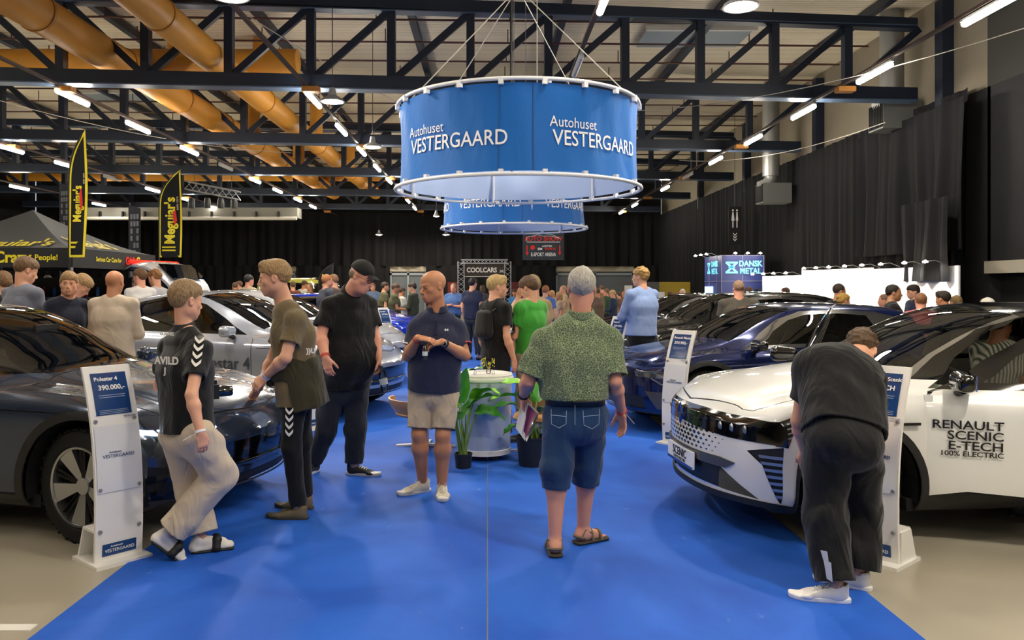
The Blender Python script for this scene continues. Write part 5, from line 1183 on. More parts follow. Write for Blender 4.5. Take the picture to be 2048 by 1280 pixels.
# ================================================================ price stands
m_clear = glass_mat('clear_sheet', (.93, .94, .95)); m_posterglass = mat('poster_sheet', '#1f4379', .15, coat=.6); m_grey_sheet = mat('frosted_sheet', '#dcdee0', .15, coat=.5)
def stand(x, y, rz, lab, title='Polestar 4', price='390.000,-', sc=1.0):
    e = empty('price_stand', (x, y, 0), lab, 'price stand', 'white price stands by the cars', math.radians(rz)); e.scale = (sc,)*3; prof = [(0, .02), (-.012, .25), (-.006, .5), (.03, .75), (.10, .98), (.17, 1.14)]
    def Y(z): return float(interp([(b, a) for a, b in prof], z))
    w = .14; zs = np.linspace(.02, 1.14, 24); b = MB(); vs = []
    for z in zs: vs += [(-w, Y(z), z), (w, Y(z), z), (w, Y(z)+.022, z), (-w, Y(z)+.022, z)]
    n = len(zs); fs = [(4*i+j, 4*i+(j+1) % 4, 4*i+4+(j+1) % 4, 4*i+4+j) for i in range(n-1) for j in range(4)]+[(0, 1, 2, 3), (4*n-4, 4*n-3, 4*n-2, 4*n-1)]
    b.add(vs, fs).build('panel', M_white, e, smooth=True)
    b = MB(); b.box((.0, .08, .01), (.33, .32, .022)); b.build('base_plate', M_white, e)
    b = MB()
    for s_ in (-1, 1): b.prism([(.02, .02), (.22, .02), (.15, .20), (.02, .20)], s_*.14-.008, s_*.14+.008, 'X') if s_ > 0 else None
    b.box((0, .08, .20), (.28, .15, .016)); b.box((0, .185, .11), (.28, .016, .19), Matrix.Rotation(.37, 3, 'X')); b.build('rear_box', M_white, e)
    def sheet(nm, z0, z1, hw, m, dy=.004, parent=None):
        zz = np.linspace(z0, z1, 8); vs = []
        for z in zz: vs += [(-hw, Y(z)-dy, z), (hw, Y(z)-dy, z)]
        return MB().add(vs, [(2*i, 2*i+1, 2*i+3, 2*i+2) for i in range(7)]).build(nm, m, parent or e, smooth='all')
    def tx(t, sz, z, xx, m, **k):
        d = (Y(z+.02)-Y(z-.02))/.04; return text('lettering', t, sz, m, frame((xx, Y(z)-.008, z), (1, 0, 0), (0, d, 1)), e, **k)
    sheet('poster', .86, 1.10, .105, m_posterglass); sheet('frosted_cover', .42, .80, .130, m_grey_sheet, .006); sheet('label', .05, .12, .10, M_navy)
    tx(title, .034, 1.065, -.09, M_wht, align='LEFT', bold=.02); tx(price, .042, 1.015, .005, M_wht, bold=.02)
    for k, wd in enumerate((.16, .15)): sheet('fine_print', .970-k*.012, .974-k*.012, wd/2, mat('pale_print', '#8fa3c4', .6), .007)
    for k in range(3): sheet('fine_print', .885-k*.009, .888-k*.009, .085, MATS['pale_print'], .007)
    tx('Autohuset', .017, .648, -.055, M_navy, align='LEFT'); tx('VESTERGAARD', .028, .625, 0, M_navy)
    tx('Autohuset', .017, .103, -.055, M_wht, align='LEFT'); tx('VESTERGAARD', .026, .078, 0, M_wht); tx('VESTERGAARD', .012, .845, .09, M_navy)
    for z in (.83, .44, .20):
        for s_ in (-1, 1): MB().lathe([(0, -.012), (.009, -.012), (.011, -.008), (.011, .002)], (s_*.115, Y(z)-.002, z), 14, 'Y').build('screw', M_steel, e, smooth=True)
    return e
stand(-2.17, 4.71, 50, 'white price stand with blue poster beside the dark SUV wheel, left foreground')
stand(2.27, 4.70, -50, 'white price stand half hidden by the bending man in black', 'Renault Scenic', 'E-TECH')
stand(1.90, 8.15, -50, 'white price stand at the nose of the midnight blue hatchback', 'Renault Megane', '254.900,-', 1.02)
stand(1.72, 11.0, -50, 'white price stand beside the man in light blue shirt', 'Renault', '329.900,-', 1.05)
stand(-2.0, 8.95, 50, 'white price stand at the nose of the silver coupe SUV', 'Polestar 4', '435.000,-')
stand(-1.93, 15.6, 50, 'white price stand in front of the bright blue car', 'Renault 5', '219.900,-', 1.05)
# ================================================================ drinks barrel, plants, wooden chairs
e = empty('drinks_cooler', (-.03, 7.55, 0), 'tall round silvery drinks cooler with white lid in the middle of the aisle', 'cooler')
m_wrap = mat('cooler_wrap', '#b8c4da', .3, noise=(3.2, .35, 5), coat=.4)
MB().lathe([(.235, .08), (.245, .10), (.26, .72), (.262, .735)], n=48).build('barrel', m_wrap, e, smooth=True)
MB().lathe([(.23, .055), (.25, .06), (.25, .105), (.24, .11)], n=40).build('bottom_ring', M_white, e, smooth=True)
MB().lathe([(.262, .735), (.275, .74), (.28, .755), (.275, .77), (.262, .772), (.262, .785), (.268, .79), (.262, .80), (.25, .80), (.22, .785), (0, .785)], n=48).build('lid', M_white, e, smooth=True)
MB().tube([(-.09, -.02, .79), (-.085, -.02, .815), (-.07, -.02, .825), (.07, -.02, .825), (.085, -.02, .815), (.09, -.02, .79)], .012, 8).build('handle', m_clear, e, smooth=True)
for a in (0, PI/2, PI, 1.5*PI): MB().lathe([(0, -.012), (.026, -.012), (.028, 0), (.026, .012), (0, .012)], (.18*math.cos(a+.6), .18*math.sin(a+.6), .028), 14, 'Y').build('caster', M_black, e, smooth=True)
b = MB(); b.box((-.05, -.262, .71), (.02, .02, .03)); b.box((.05, -.262, .71), (.02, .02, .03)); b.build('latch', M_steel, e)
m_leaf = mat('leaf_green', '#3f8a2c', .35, noise=(14, .35), spec=.5); m_leafb = mat('leaf_bright', '#7fc331', .35, noise=(12, .25)); m_leafd = mat('leaf_dark', '#1f5133', .35, noise=(12, .3)); m_stem = mat('stem_green', '#6f8f3a', .5, noise=(20, .2)); m_pot = mat('grow_pot', '#1a1c22', .5)
def leaf(b, base, d, L, Wd, droop, fold=.25, roll=0, wav=.009, holes=0):
    d = Vector(d).normalized(); sd = d.cross(Vector((0, 0, 1))).normalized(); sd = (Matrix.Rotation(roll, 3, d) @ sd); n = 14; rows = []; p = Vector(base); cur = d.copy()
    for i in range(n+1):
        t = i/n; w = Wd*math.sin(PI*min(1, t*.94+.06)**.75)**.8*(1-.15*t); up = sd.cross(cur).normalized()
        rows.append([p+sd*(w*k)+up*(fold*w*abs(k)*1.0+wav*math.sin(t*16+k*2)*abs(k)-(holes*.0)) for k in (-1, -.66, -.33, 0, .33, .66, 1)])
        cur = (cur+Vector((0, 0, -droop/n))).normalized(); p = p+cur*(L/n)
    vs = [v for r in rows for v in r]; m = 7; fs = [(i*m+k, i*m+k+1, (i+1)*m+k+1, (i+1)*m+k) for i in range(n) for k in range(m-1)]; b.add(vs, fs); return p
def plant(x, y, lab, leaves, pot, stems_z, seed=1, mats=(m_leaf,)):
    e = empty('potted_plant', (x, y, 0), lab, 'plant'); r0, r1, h = pot; rn = random.Random(seed)
    MB().lathe([(0, 0), (r0, 0), (r0*1.01, .01), (r1, h-.02), (r1*1.04, h-.018), (r1*1.04, h), (r1*.96, h), (r1*.94, h-.03), (0, h-.03)], n=32).build('pot', m_pot, e, smooth=True)
    for (ax, ay, z, dx, dy, dz, L, Wd, dr, mi, roll) in leaves:
        s0 = Vector((rn.uniform(-.4, .4)*r1, rn.uniform(-.4, .4)*r1, h-.03)); tip = Vector((ax, ay, z)); mid = s0.lerp(tip, .5)+Vector((0, 0, .06)); pts = [s0.lerp(mid, t).lerp(mid.lerp(tip, t), t) for t in np.linspace(0, 1, 9)]
        st = MB(); st.tube(pts, [.011-.006*t for t in np.linspace(0, 1, 9)], 7); so = st.build('stem', m_stem, e, smooth=True)
        lb = MB(); leaf(lb, tip-Vector((dx, dy, dz)).normalized()*.02, (dx, dy, dz), L, Wd, dr, roll=roll); lb.build('leaf', mats[mi % len(mats)], e, smooth='all')
    return e
GM = (m_leaf, m_leafb, m_leafd)
plant(-.215, 7.12, 'tall leafy plant in a small black pot left of the cooler', [
    (-.08, .0, .55, -.25, -.2, 1, .36, .085, .9, 1, .5), (-.02, -.02, .60, .12, -.15, 1, .34, .075, .5, 0, -.4), (.06, -.03, .55, .6, -.3, .8, .34, .085, 1.1, 0, .2), (-.10, .05, .50, -.7, .1, .7, .34, .08, 1.4, 2, 0),
    (.10, .0, .62, .5, -.35, .9, .32, .09, 1.6, 1, -.3), (-.05, .06, .58, -.15, .2, 1, .38, .09, .7, 2, .9), (.02, .03, .48, .3, .2, .9, .30, .07, 1.3, 0, 0), (-.04, -.05, .45, -.3, -.5, .8, .30, .07, 1.8, 1, .3), (.12, .02, .50, .9, -.2, .4, .30, .08, 1.2, 0, .5)], (.068, .078, .135), .5, 3, GM)
plant(.40, 7.22, 'bushy plant in a wide grey pot right of the cooler', [
    (-.10, -.04, .62, -.75, -.25, .35, .34, .11, .9, 1, .2), (-.02, .02, .66, -.5, -.3, .6, .36, .12, 1.0, 1, -.3), (-.16, .02, .55, -1, -.2, .1, .32, .10, .8, 0, 0), (.08, -.03, .50, .3, -.5, .7, .26, .08, 1.4, 2, .3), (.14, .02, .44, .8, -.1, .4, .26, .08, 1.2, 0, 0),
    (.0, -.08, .40, -.1, -.9, .4, .24, .08, 1.2, 2, .6), (.05, .06, .58, .2, .3, .8, .28, .08, 1.0, 0, 0), (-.09, -.07, .38, -.8, -.5, .2, .24, .08, 1.0, 0, .2), (.1, -.07, .36, .7, -.6, .3, .22, .07, .8, 2, 0)], (.115, .14, .27), .5, 5, GM)
plant(-.36, 9.0, 'dark broad-leaved plant behind the man in navy polo', [
    (.05, -.02, .55, .5, -.3, .7, .42, .10, 1.0, 2, .2), (.08, .0, .62, .8, -.1, .6, .40, .09, 1.0, 1, .0), (-.05, .02, .6, -.4, .2, .8, .4, .09, .8, 2, .4), (.02, -.05, .45, .6, -.6, .3, .35, .09, 1.0, 0, 0)], (.10, .12, .22), .5, 7, GM)
plant(.15, 9.05, 'pale green plant between the two boys and the man in patterned shirt', [
    (.0, -.02, .60, .1, -.3, .9, .40, .08, .6, 0, .2), (.06, .0, .62, .4, -.1, .8, .38, .08, .8, 1, .0), (-.05, .02, .5, -.4, .2, .8, .34, .08, .9, 0, .4)], (.10, .12, .22), .5, 9, GM)
# small flowers on the lid
e = empty('flower_vase', (.01, 7.62, .787), 'tiny vase with yellow sprigs standing on the cooler lid', 'vase')
MB().lathe([(0, 0), (.02, 0), (.024, .03), (.014, .05), (.016, .06)], n=16).build('vase', m_clear, e, smooth=True)
b = MB(); rn = random.Random(4); st = MB()
for i in range(7):
    tip = Vector((rn.uniform(-.08, .05), rn.uniform(-.03, .03), rn.uniform(.10, .16))); st.tube([(0, 0, .03), tip*.6+Vector((0, 0, .03)), tip], .0015, 4)
    for k in range(8): q = tip+Vector((rn.uniform(-.012, .012), rn.uniform(-.01, .01), -rn.uniform(0, .06))); b.lathe([(0, .005), (.004, .002), (.004, -.003), (0, -.005)], q, 6)
st.build('sprig', m_stem, e); b.build('blossom', mat('yellow_blossom', '#d6c332', .6), e)
m_ply = mat('plywood', '#b98547', .4, noise=(3, .18, 5, (1, 1, 8))); m_base = mat('chair_base', '#d8d6d2', .3, metal=.3)
def lounge(x, y, rz, lab):
    e = empty('lounge_chair', (x, y, 0), lab, 'chair', 'curved plywood lounge chairs round the cooler', rz); zs_ = (.36, .43, .50) if x < 0 else (.42, .58, .74)
    b = MB(); vs = []; N = 20
    for k in range(N+1):
        a = -1.15+2.3*k/N
        for z, r in zip(zs_, (.30, .35, .37)):
            vs.append((math.sin(a)*r*1.05, math.cos(a)*r, z))
    vi = [(v[0]*.95, v[1]*.95-.0, v[2]) for v in vs]; n = len(vs); fs = [(k*3+j, (k+1)*3+j, (k+1)*3+j+1, k*3+j+1) for k in range(N) for j in (0, 1)]; fs2 = [tuple(n+i for i in f[::-1]) for f in fs]
    ed = [k*3+2 for k in range(N+1)]+[N*3+1, N*3]+[k*3 for k in range(N-1, -1, -1)]+[1]; fs3 = [(ed[i], ed[(i+1) % len(ed)], n+ed[(i+1) % len(ed)], n+ed[i]) for i in range(len(ed))]
    b.add(vs+vi, fs+fs2+fs3).build('backrest', m_ply, e, smooth=True)
    b = MB(); b.lathe([(0, .325), (.27, .33), (.29, .35), (.27, .38), (0, .39)], (0, .02, 0), 28); b.build('seat', m_ply, e, smooth=True)
    MB().tube([(0, 0, .03), (0, 0, .33)], .03, 12).build('pole', m_base, e, smooth=True)
    for k in range(4): a = PI/4+k*PI/2; b = MB(); b.bar((0, 0, .03), (.30*math.cos(a), .30*math.sin(a), .012), .05, .02); b.build('foot', m_base, e)
    return e
lounge(-.62, 8.05, 2.3, 'curved plywood chair on a white star foot behind the man in navy polo')
lounge(.52, 7.78, -2.5, 'curved plywood chair on a white star foot right of the cooler')
# desk behind
e = empty('reception_desk', (.28, 9.75, 0), 'standing-height desk with pale wood front behind the boys', 'desk')
b = MB(); b.box((0, 0, 1.08), (.75, .5, .035)); b.build('desk_top', M_white, e); b = MB(); b.box((0.05, -.2, .93), (.55, .03, .27)); b.build('desk_front', mat('pale_wood', '#cfa877', .5, noise=(4, .12, 4, (1, 1, 6))), e)
for x in (-.3, .3): b = MB(); b.box((x, 0, .53), (.05, .4, 1.06)); b.build('leg', M_white, e)
e = empty('table_tablet', (.36, 8.95, 1.115-.0), '', '') if False else None
# ================================================================ signs
m_sign = mat('sign_board', '#1f2c35', .5)
e = empty('hanging_sign', (1.78, 25.5, 2.45), 'dark hanging direction sign to the sports arena with red arrows', 'sign'); b = MB(); b.box((0, 0, .48), (1.32, .04, .96)); b.build('board', m_sign, e)
FX = lambda x, z, y=-.024: frame((x, y, z), (1, 0, 0), (0, 0, 1))
text('lettering', 'AUTO SHOW', .20, M_red, FX(0, .67), e, bold=.02, sx=.98); text('lettering', 'ASETEK', .085, M_wht, FX(.12, .44), e, bold=.015, spacing=1.15); text('lettering', 'SIM', .10, M_wht, FX(-.11, .345), e, bold=.03); text('lettering', 'SPORTS', .10, M_red, FX(.22, .345), e, bold=.02)
text('lettering', 'E-SPORT ARENA', .165, M_wht, FX(0, .17), e, bold=.01, sx=.66)
b = MB(); b.box((0, -.024, .57), (1.06, .004, .02)); b.tube([(-.53, -.024, .60), (-.53, -.024, .72), (-.35, -.024, .76), (-.05, -.024, .84), (.3, -.024, .80), (.5, -.024, .70)], .007, 5); b.tube([(-.2, -.024, .80), (0, -.024, .76), (.25, -.024, .76), (.54, -.024, .68)], .006, 5); b.build('car_outline', M_wht, e)
b = MB(); b.lathe([(.0, -.002), (.075, -.002), (.075, .002)], (-.34, -.026, .395), 24, 'Y'); b.build('round_mark', M_red, e)
for s_ in (-1, 1): b = MB(); b.box((s_*.52, -.026, .36), (.04, .004, .22)); b.prism([(s_*.52-.055, .25), (s_*.52+.055, .25), (s_*.52, .14)], -.028, -.024, 'Y'); b.build('arrow', M_red, e)
for x in (-.55, .55): MB().tube([(x, 0, .96), (x, 0, 5.54)], .008, 5).build('hanging_cable', M_black, e)
e = empty('hanging_sign', (9.15, 29.6, 3.12), 'tall black toilet sign with white figures and arrow on the right', 'sign'); b = MB(); b.box((0, 0, .72), (.46, .03, 1.44)); b.build('board', mat('sign_black', '#101113', .6), e)
for s_ in (-1, 1):
    b = MB(); x = s_*.075; b.lathe([(0, -.003), (.035, -.003), (.035, .003)], (x, -.02, 1.30), 16, 'Y')
    b.prism([(x-.02, 1.24), (x+.02, 1.24), (x+(.06 if s_ < 0 else .045), .92), (x+.02, .92), (x+.02, .66), (x-.02, .66), (x-.02, .92), (x-(.06 if s_ < 0 else .045), .92)], -.022, -.017, 'Y'); b.build('figure', M_wht, e)
b = MB()
for z in (.40, .30, .20): b.prism([(-.07, z+.07), (0, z), (.07, z+.07), (.07, z+.03), (0, z-.05), (-.07, z+.03)], -.022, -.017, 'Y')
b.build('arrow', M_wht, e); MB().tube([(0, 0, 1.44), (0, 0, 4.87)], .008, 5).build('hanging_cable', M_black, e)
e = empty('show_gate', (-.14, 36, 0), 'aluminium truss gate with a white-lettered dark banner at the far end of the aisle', 'gate')
b = MB(); b.box((0, 0, 2.33), (1.9, .04, .62)); b.build('banner', mat('gate_banner', '#3a3230', .7), e); text('lettering', 'COOLCARS', .30, M_wht, FX(-.12, 2.33), e, bold=.03, sx=.86); text('lettering', '.NU', .17, M_wht, FX(.80, 2.28), e, bold=.02, sx=.9)
b = MB(); b.box((0, -.03, 2.045), (1.8, .01, .02)); b.build('underline', M_wht, e)
def box_truss(b, p, q, w=.14, n=12):
    p, q = Vector(p), Vector(q); d = (q-p).normalized(); a = d.cross(Vector((0, 1, 0))).normalized()*w; c = Vector((0, w, 0))
    for s_ in (-1, 1):
        for t in (-1, 1): b.bar(p+a*s_+c*t, q+a*s_+c*t, .035)
    for i in range(n):
        u = p.lerp(q, i/n); v = p.lerp(q, (i+1)/n); s_ = 1 if i % 2 else -1; b.bar(u-c+a*s_, v-c-a*s_, .018); b.bar(u+c-a*s_, v+c+a*s_, .018)
b = MB(); box_truss(b, (-1.05, 0, 0), (-1.05, 0, 2.72)); box_truss(b, (1.05, 0, 0), (1.05, 0, 2.72)); box_truss(b, (-1.05, 0, 2.72), (1.05, 0, 2.72), .08); b.build('truss_frame', m_alu, e)
for x, w, c, lab in ((-1.45, .5, '#7a2a24', 'dark red board left of the far gate'), (1.55, .75, '#6b2a28', 'dark red board right of the far gate')):
    b = MB(); b.box((0, 0, .9), (w, .05, 1.8)); o = b.build('display_board', mat('board_'+c, c, .6), loc=(x-.14, 37, .0)); b2 = MB(); setp(o, lab, 'board')
e = empty('exhibition_booth', (7.6, 26, 0), 'dark blue booth tower with light blue lettering in the right background', 'booth')
m_bb = mat('booth_blue', '#26336f', .5); m_bc = mat('booth_seam', '#8f8fae', .5)
b = MB(); b.box((.69, 1.0, 1.31), (1.38, 2.0, 2.62)); b.build('tower', m_bb, e)
b = MB(); b.box((1.55, .35, .87), (.5, .6, 1.74)); b.build('side_panel', m_bb, e)
b = MB()
for x in (.0, .69, 1.38): b.box((x, -.01, 1.31), (.012, .012, 2.62))
b.box((.69, -.01, 1.78), (1.38, .012, .012)); b.box((.69, -.01, 2.615), (1.38, .012, .012)); b.box((-.01, 1.0, 1.78), (.012, 2.0, .012)); b.box((-.01, .5, 1.3), (.012, .012, 2.6)); b.box((-.01, 1.4, 1.3), (.012, .012, 2.6)); b.build('panel_joint', m_bc, e)
text('lettering', 'DANSK', .26, M_cyan, FX(.94, 2.34, -.02), e, bold=.03, sx=.88); text('lettering', 'METAL', .26, M_cyan, FX(.94, 2.10, -.02), e, bold=.03, sx=.88)
def hour(Mx, par, k=1.0):
    b = MB(); P = lambda x, z: tuple(Mx @ Vector((x*k, z, 0)))
    for q in ([(-.2, .19), (.2, .19), (.2, .13), (-.2, .13)], [(-.2, -.19), (.2, -.19), (.2, -.13), (-.2, -.13)], [(-.2, .14), (-.1, .14), (.2, -.14), (.1, -.14)], [(.2, .14), (.1, .14), (-.2, -.14), (-.1, -.14)], [(-.12, .0), (.12, .0), (.06, .05), (-.06, .05)]):
        b.add([P(*v) for v in q], [(0, 1, 2, 3)])
    return b.build('emblem', M_cyan, par)
hour(FX(.33, 2.22, -.022), e); ML = lambda y, z: frame((-.022, y, z), (0, -1, 0), (0, 0, 1))
text('lettering', 'DANSK', .26, M_cyan, ML(.70, 2.34), e, bold=.03, sx=.9); text('lettering', 'METAL', .26, M_cyan, ML(.70, 2.10), e, bold=.03, sx=.9); hour(ML(1.4, 2.22), e, .9)
b = MB(); b.box((-.02, 1.4, .95), (.03, .9, 1.3)); b.build('poster', mat('screen_glow', '#7fb6ff', .4, emit='#9cc8ff', es=1.6), e); b = MB(); b.box((-.03, 1.1, .95), (.03, .15, 1.3)); b.build('poster_edge', mat('screen_white', '#ffffff', .4, emit='#ffffff', es=1.5), e)
# small clip-on spotlights
m_sp2 = mat('small_lamp_glow', '#fff4e0', .5, emit='#fff0d6', es=70)
def booth_lamp(x, y, z, dx, dy, lab, grp, energy=0, tgt=None):
    e = empty('booth_lamp', (x, y, z), lab, 'lamp', grp); MB().tube([(0, 0, 0), (dx*.5, dy*.5, .08), (dx, dy, .06)], .008, 5).build('arm', M_steel, e)
    MB().lathe([(0, -.03), (.045, -.025), (.05, 0), (0, .03)], (dx, dy, .06), 12).build('bulb', m_sp2, e, smooth=True)
    if energy:
        l = bpy.data.lights.new('booth_lamp_light', 'SPOT'); l.energy = energy; l.spot_size = 1.9; l.spot_blend = .8; l.shadow_soft_size = .05; l.color = (1, .93, .82); o = bpy.data.objects.new('booth_lamp_light', l); COL.objects.link(o); o.parent = e
        o.location = (dx*1.1, dy*1.1, .02); o.rotation_euler = (Vector(tgt)-Vector((dx, dy, .06))).to_track_quat('-Z', 'Y').to_euler()
G1 = 'clip-on lamps along the blue booth tower'
for i, (x, y, dx, dy) in enumerate(((7.6, 27.9, -.35, 0), (7.6, 27.2, -.35, 0), (7.6, 26.5, -.35, 0), (8.35, 26, 0, -.35), (8.75, 26, 0, -.35), (7.95, 26, 0, -.35))):
    booth_lamp(x, y, 2.62, dx, dy, 'small clip-on lamp on top of the blue booth tower, %s' % ('side facing the aisle' if dy == 0 else 'lettered front side'), G1, 12, (dx*.2, dy*.2, -1.2))
# white booth walls
m_bw = mat('booth_white', '#f1ece6', .6)
pts = [(8.75, 25.4, 1.95), (9.02, 22.2, 1.95), (9.10, 22.1, 2.05), (9.2, 18.4, 2.05), (9.25, 15.5, 2.0)]
e = empty('white_booth', (9.0, 20, 0), 'bright white exhibition wall lit by clip-on lamps on the right', 'booth')
segs = [((8.75, 25.4), (9.02, 22.25), 1.93), ((8.72, 22.2), (9.22, 22.2), 2.06), ((9.10, 22.2), (9.16, 19.0), 2.06), ((9.16, 19.0), (9.2, 15.6), 2.02)]
for a, b_, h in segs: b = MB(); b.bar((a[0]-9, a[1]-20, h/2), (b_[0]-9, b_[1]-20, h/2), .04, h); b.build('wall_panel', m_bw, e)
b = MB(); b.box((-.22, 5.2, .9), (.02, .5, 1.0)); b.build('notice_board', mat('notice_dark', '#3a4450', .5), e)
G2 = 'clip-on lamps along the white booth wall'
ly = [25.2, 24.4, 23.7, 22.9, 22.0, 21.2, 20.4, 19.5, 18.6, 17.7, 16.7, 15.9]
for i, y in enumerate(ly):
    x = 8.75+(25.4-y)*.082 if y > 22.2 else 9.12; z = 1.94 if y > 22.2 else 2.05
    booth_lamp(x-.0, y, z, -.42, 0, 'small clip-on lamp over the white booth wall, %s from the far end' % ORD[i], G2, 30, (.42, 0, -.75))
# counters and things at the white booth
b = MB(); b.box((0, 0, .5), (.6, 2.2, 1.0)); o = b.build('counter', mat('counter_blue', '#2a5fa8', .5), loc=(8.2, 23.3, 0)); setp(o, 'low blue counter in front of the white booth wall', 'counter')
for x, y, w, c, lab in ((5.9, 31, 1.5, '#55504c', 'grey display partition left of the blue booth tower'), (7.25, 31.2, 1.3, '#b59b2c', 'mustard yellow display partition beside the blue booth tower')):
    b = MB(); b.box((0, 0, .9), (w, .06, 1.75)); o = b.build('display_partition', mat('part'+c, c, .6), loc=(x, y, .0)); setp(o, lab, 'partition')
for i, (x, z) in enumerate(((6.0, 1.35), (6.7, 1.2), (5.45, 1.45))):
    b = MB(); b.box((0, 0, 0), (.3, .02, .38)); o = b.build('paper_notice', M_white, loc=(x, 30.95, z)); setp(o, 'white paper notice pinned on the grey partition, %s one' % ORD[i], 'notice')
e = empty('exit_sign', (9.9, 13.6, 2.2), 'small green exit lamp at the far right edge', 'sign'); b = MB(); b.box((0, 0, 0), (.06, .25, .14)); b.build('panel', mat('exit_green', '#3fd08a', .4, emit='#4fe0a0', es=3), e); b = MB(); b.box((.05, 0, 0), (.1, .05, .05)); b.build('bracket', M_black, e)
# ================================================================ tent and flags
m_tent = mat('tent_cloth', '#3a3d40', .65, noise=(2, .15)); m_valance = mat('tent_valance', '#191a1c', .7)
tx0, ty0, tx1, ty1, ze, zp = -9.3, 12.25, -6.36, 15.3, 2.2, 2.93; tcx, tcy = (tx0+tx1)/2, (ty0+ty1)/2
e = empty('canopy_tent', (tcx, tcy, 0), 'black pop-up tent with yellow and red lettering at left', 'tent')
b = MB(); C4 = [(tx0-tcx, ty0-tcy), (tx1-tcx, ty0-tcy), (tx1-tcx, ty1-tcy), (tx0-tcx, ty1-tcy)]
def slope(i, u, t, off=0):
    a, c = Vector(C4[i]), Vector(C4[(i+1) % 4]); p = a.lerp(c, u)*(1-t); z = ze+(zp-ze)*(t**1.35)-.05*math.sin(PI*u)*(1-t)*(.3+t); nrm = Vector(((a+c)/2).normalized()); return (p.x+nrm.x*off, p.y+nrm.y*off, z+off*1.4)
for i in range(4):
    N = 10; vs = [slope(i, u/N, t/N) for u in range(N+1) for t in range(N+1)]; b.add(vs, [(u*(N+1)+t, (u+1)*(N+1)+t, (u+1)*(N+1)+t+1, u*(N+1)+t+1) for u in range(N) for t in range(N)])
b.build('canopy', m_tent, e, smooth=30); b = MB()
for i in range(4): a, c = C4[i], C4[(i+1) % 4]; b.bar((a[0], a[1], ze-.145), (c[0], c[1], ze-.145), .012, .30)
b.build('valance', m_valance, e)
for x, y in C4: MB().tube([(x*.99, y*.99, 0), (x*.99, y*.99, ze)], .022, 6).build('leg', m_alu, e)
def slope_text(i, t, size, u0, t0, m, sx=1.0, sk=0):
    me = text_mesh(t, size, 0, .02, sx); bm = bmesh.new(); bm.from_mesh(me); bmesh.ops.triangulate(bm, faces=bm.faces); bm.to_mesh(me); bm.free(); L = (Vector(C4[(i+1) % 4])-Vector(C4[i])).length
    for v in me.vertices: tt = t0+v.co.y/1.15; uu = .5+((u0-.5)*L+v.co.x+sk*v.co.y)/L/(1-tt) ; v.co = slope(i, uu, tt, .015)
    me.materials.clear(); me.materials.append(m); o = bpy.data.objects.new('lettering', me); COL.objects.link(o); o.parent = e
slope_text(0, "Meguiar's", .34, .60, .20, M_yel, 1.15); slope_text(1, "Meguiar's", .38, .45, .26, M_yel, .95)
zt = ze-.145; yf = ty0-tcy-.012; xr_ = tx1-tcx+.012
text('lettering', 'CAR', .21, M_red, frame((.15, yf, zt), (1, 0, 0), (0, 0, 1)), e, bold=.04); text('lettering', 'Crazy', .24, M_yel, frame((.56, yf, zt), (1, 0, 0), (0, 0, 1)), e, bold=.03); text('lettering', 'People!', .12, M_yel, frame((1.08, yf, zt), (1, 0, 0), (0, 0, 1)), e, bold=.02)
text('lettering', 'Serious Car Care for', .105, M_yel, frame((xr_, -.35, zt), (0, 1, 0), (0, 0, 1)), e, bold=.02); text('lettering', 'CAR', .19, M_red, frame((xr_, .45, zt), (0, 1, 0), (0, 0, 1)), e, bold=.04); text('lettering', 'Crazy', .22, M_yel, frame((xr_, .95, zt), (0, 1, 0), (0, 0, 1)), e, bold=.03)
m_flag = cloth('flag_black', '#15161a', .6, .3, 3, 300, (2, .1), sheen=0)
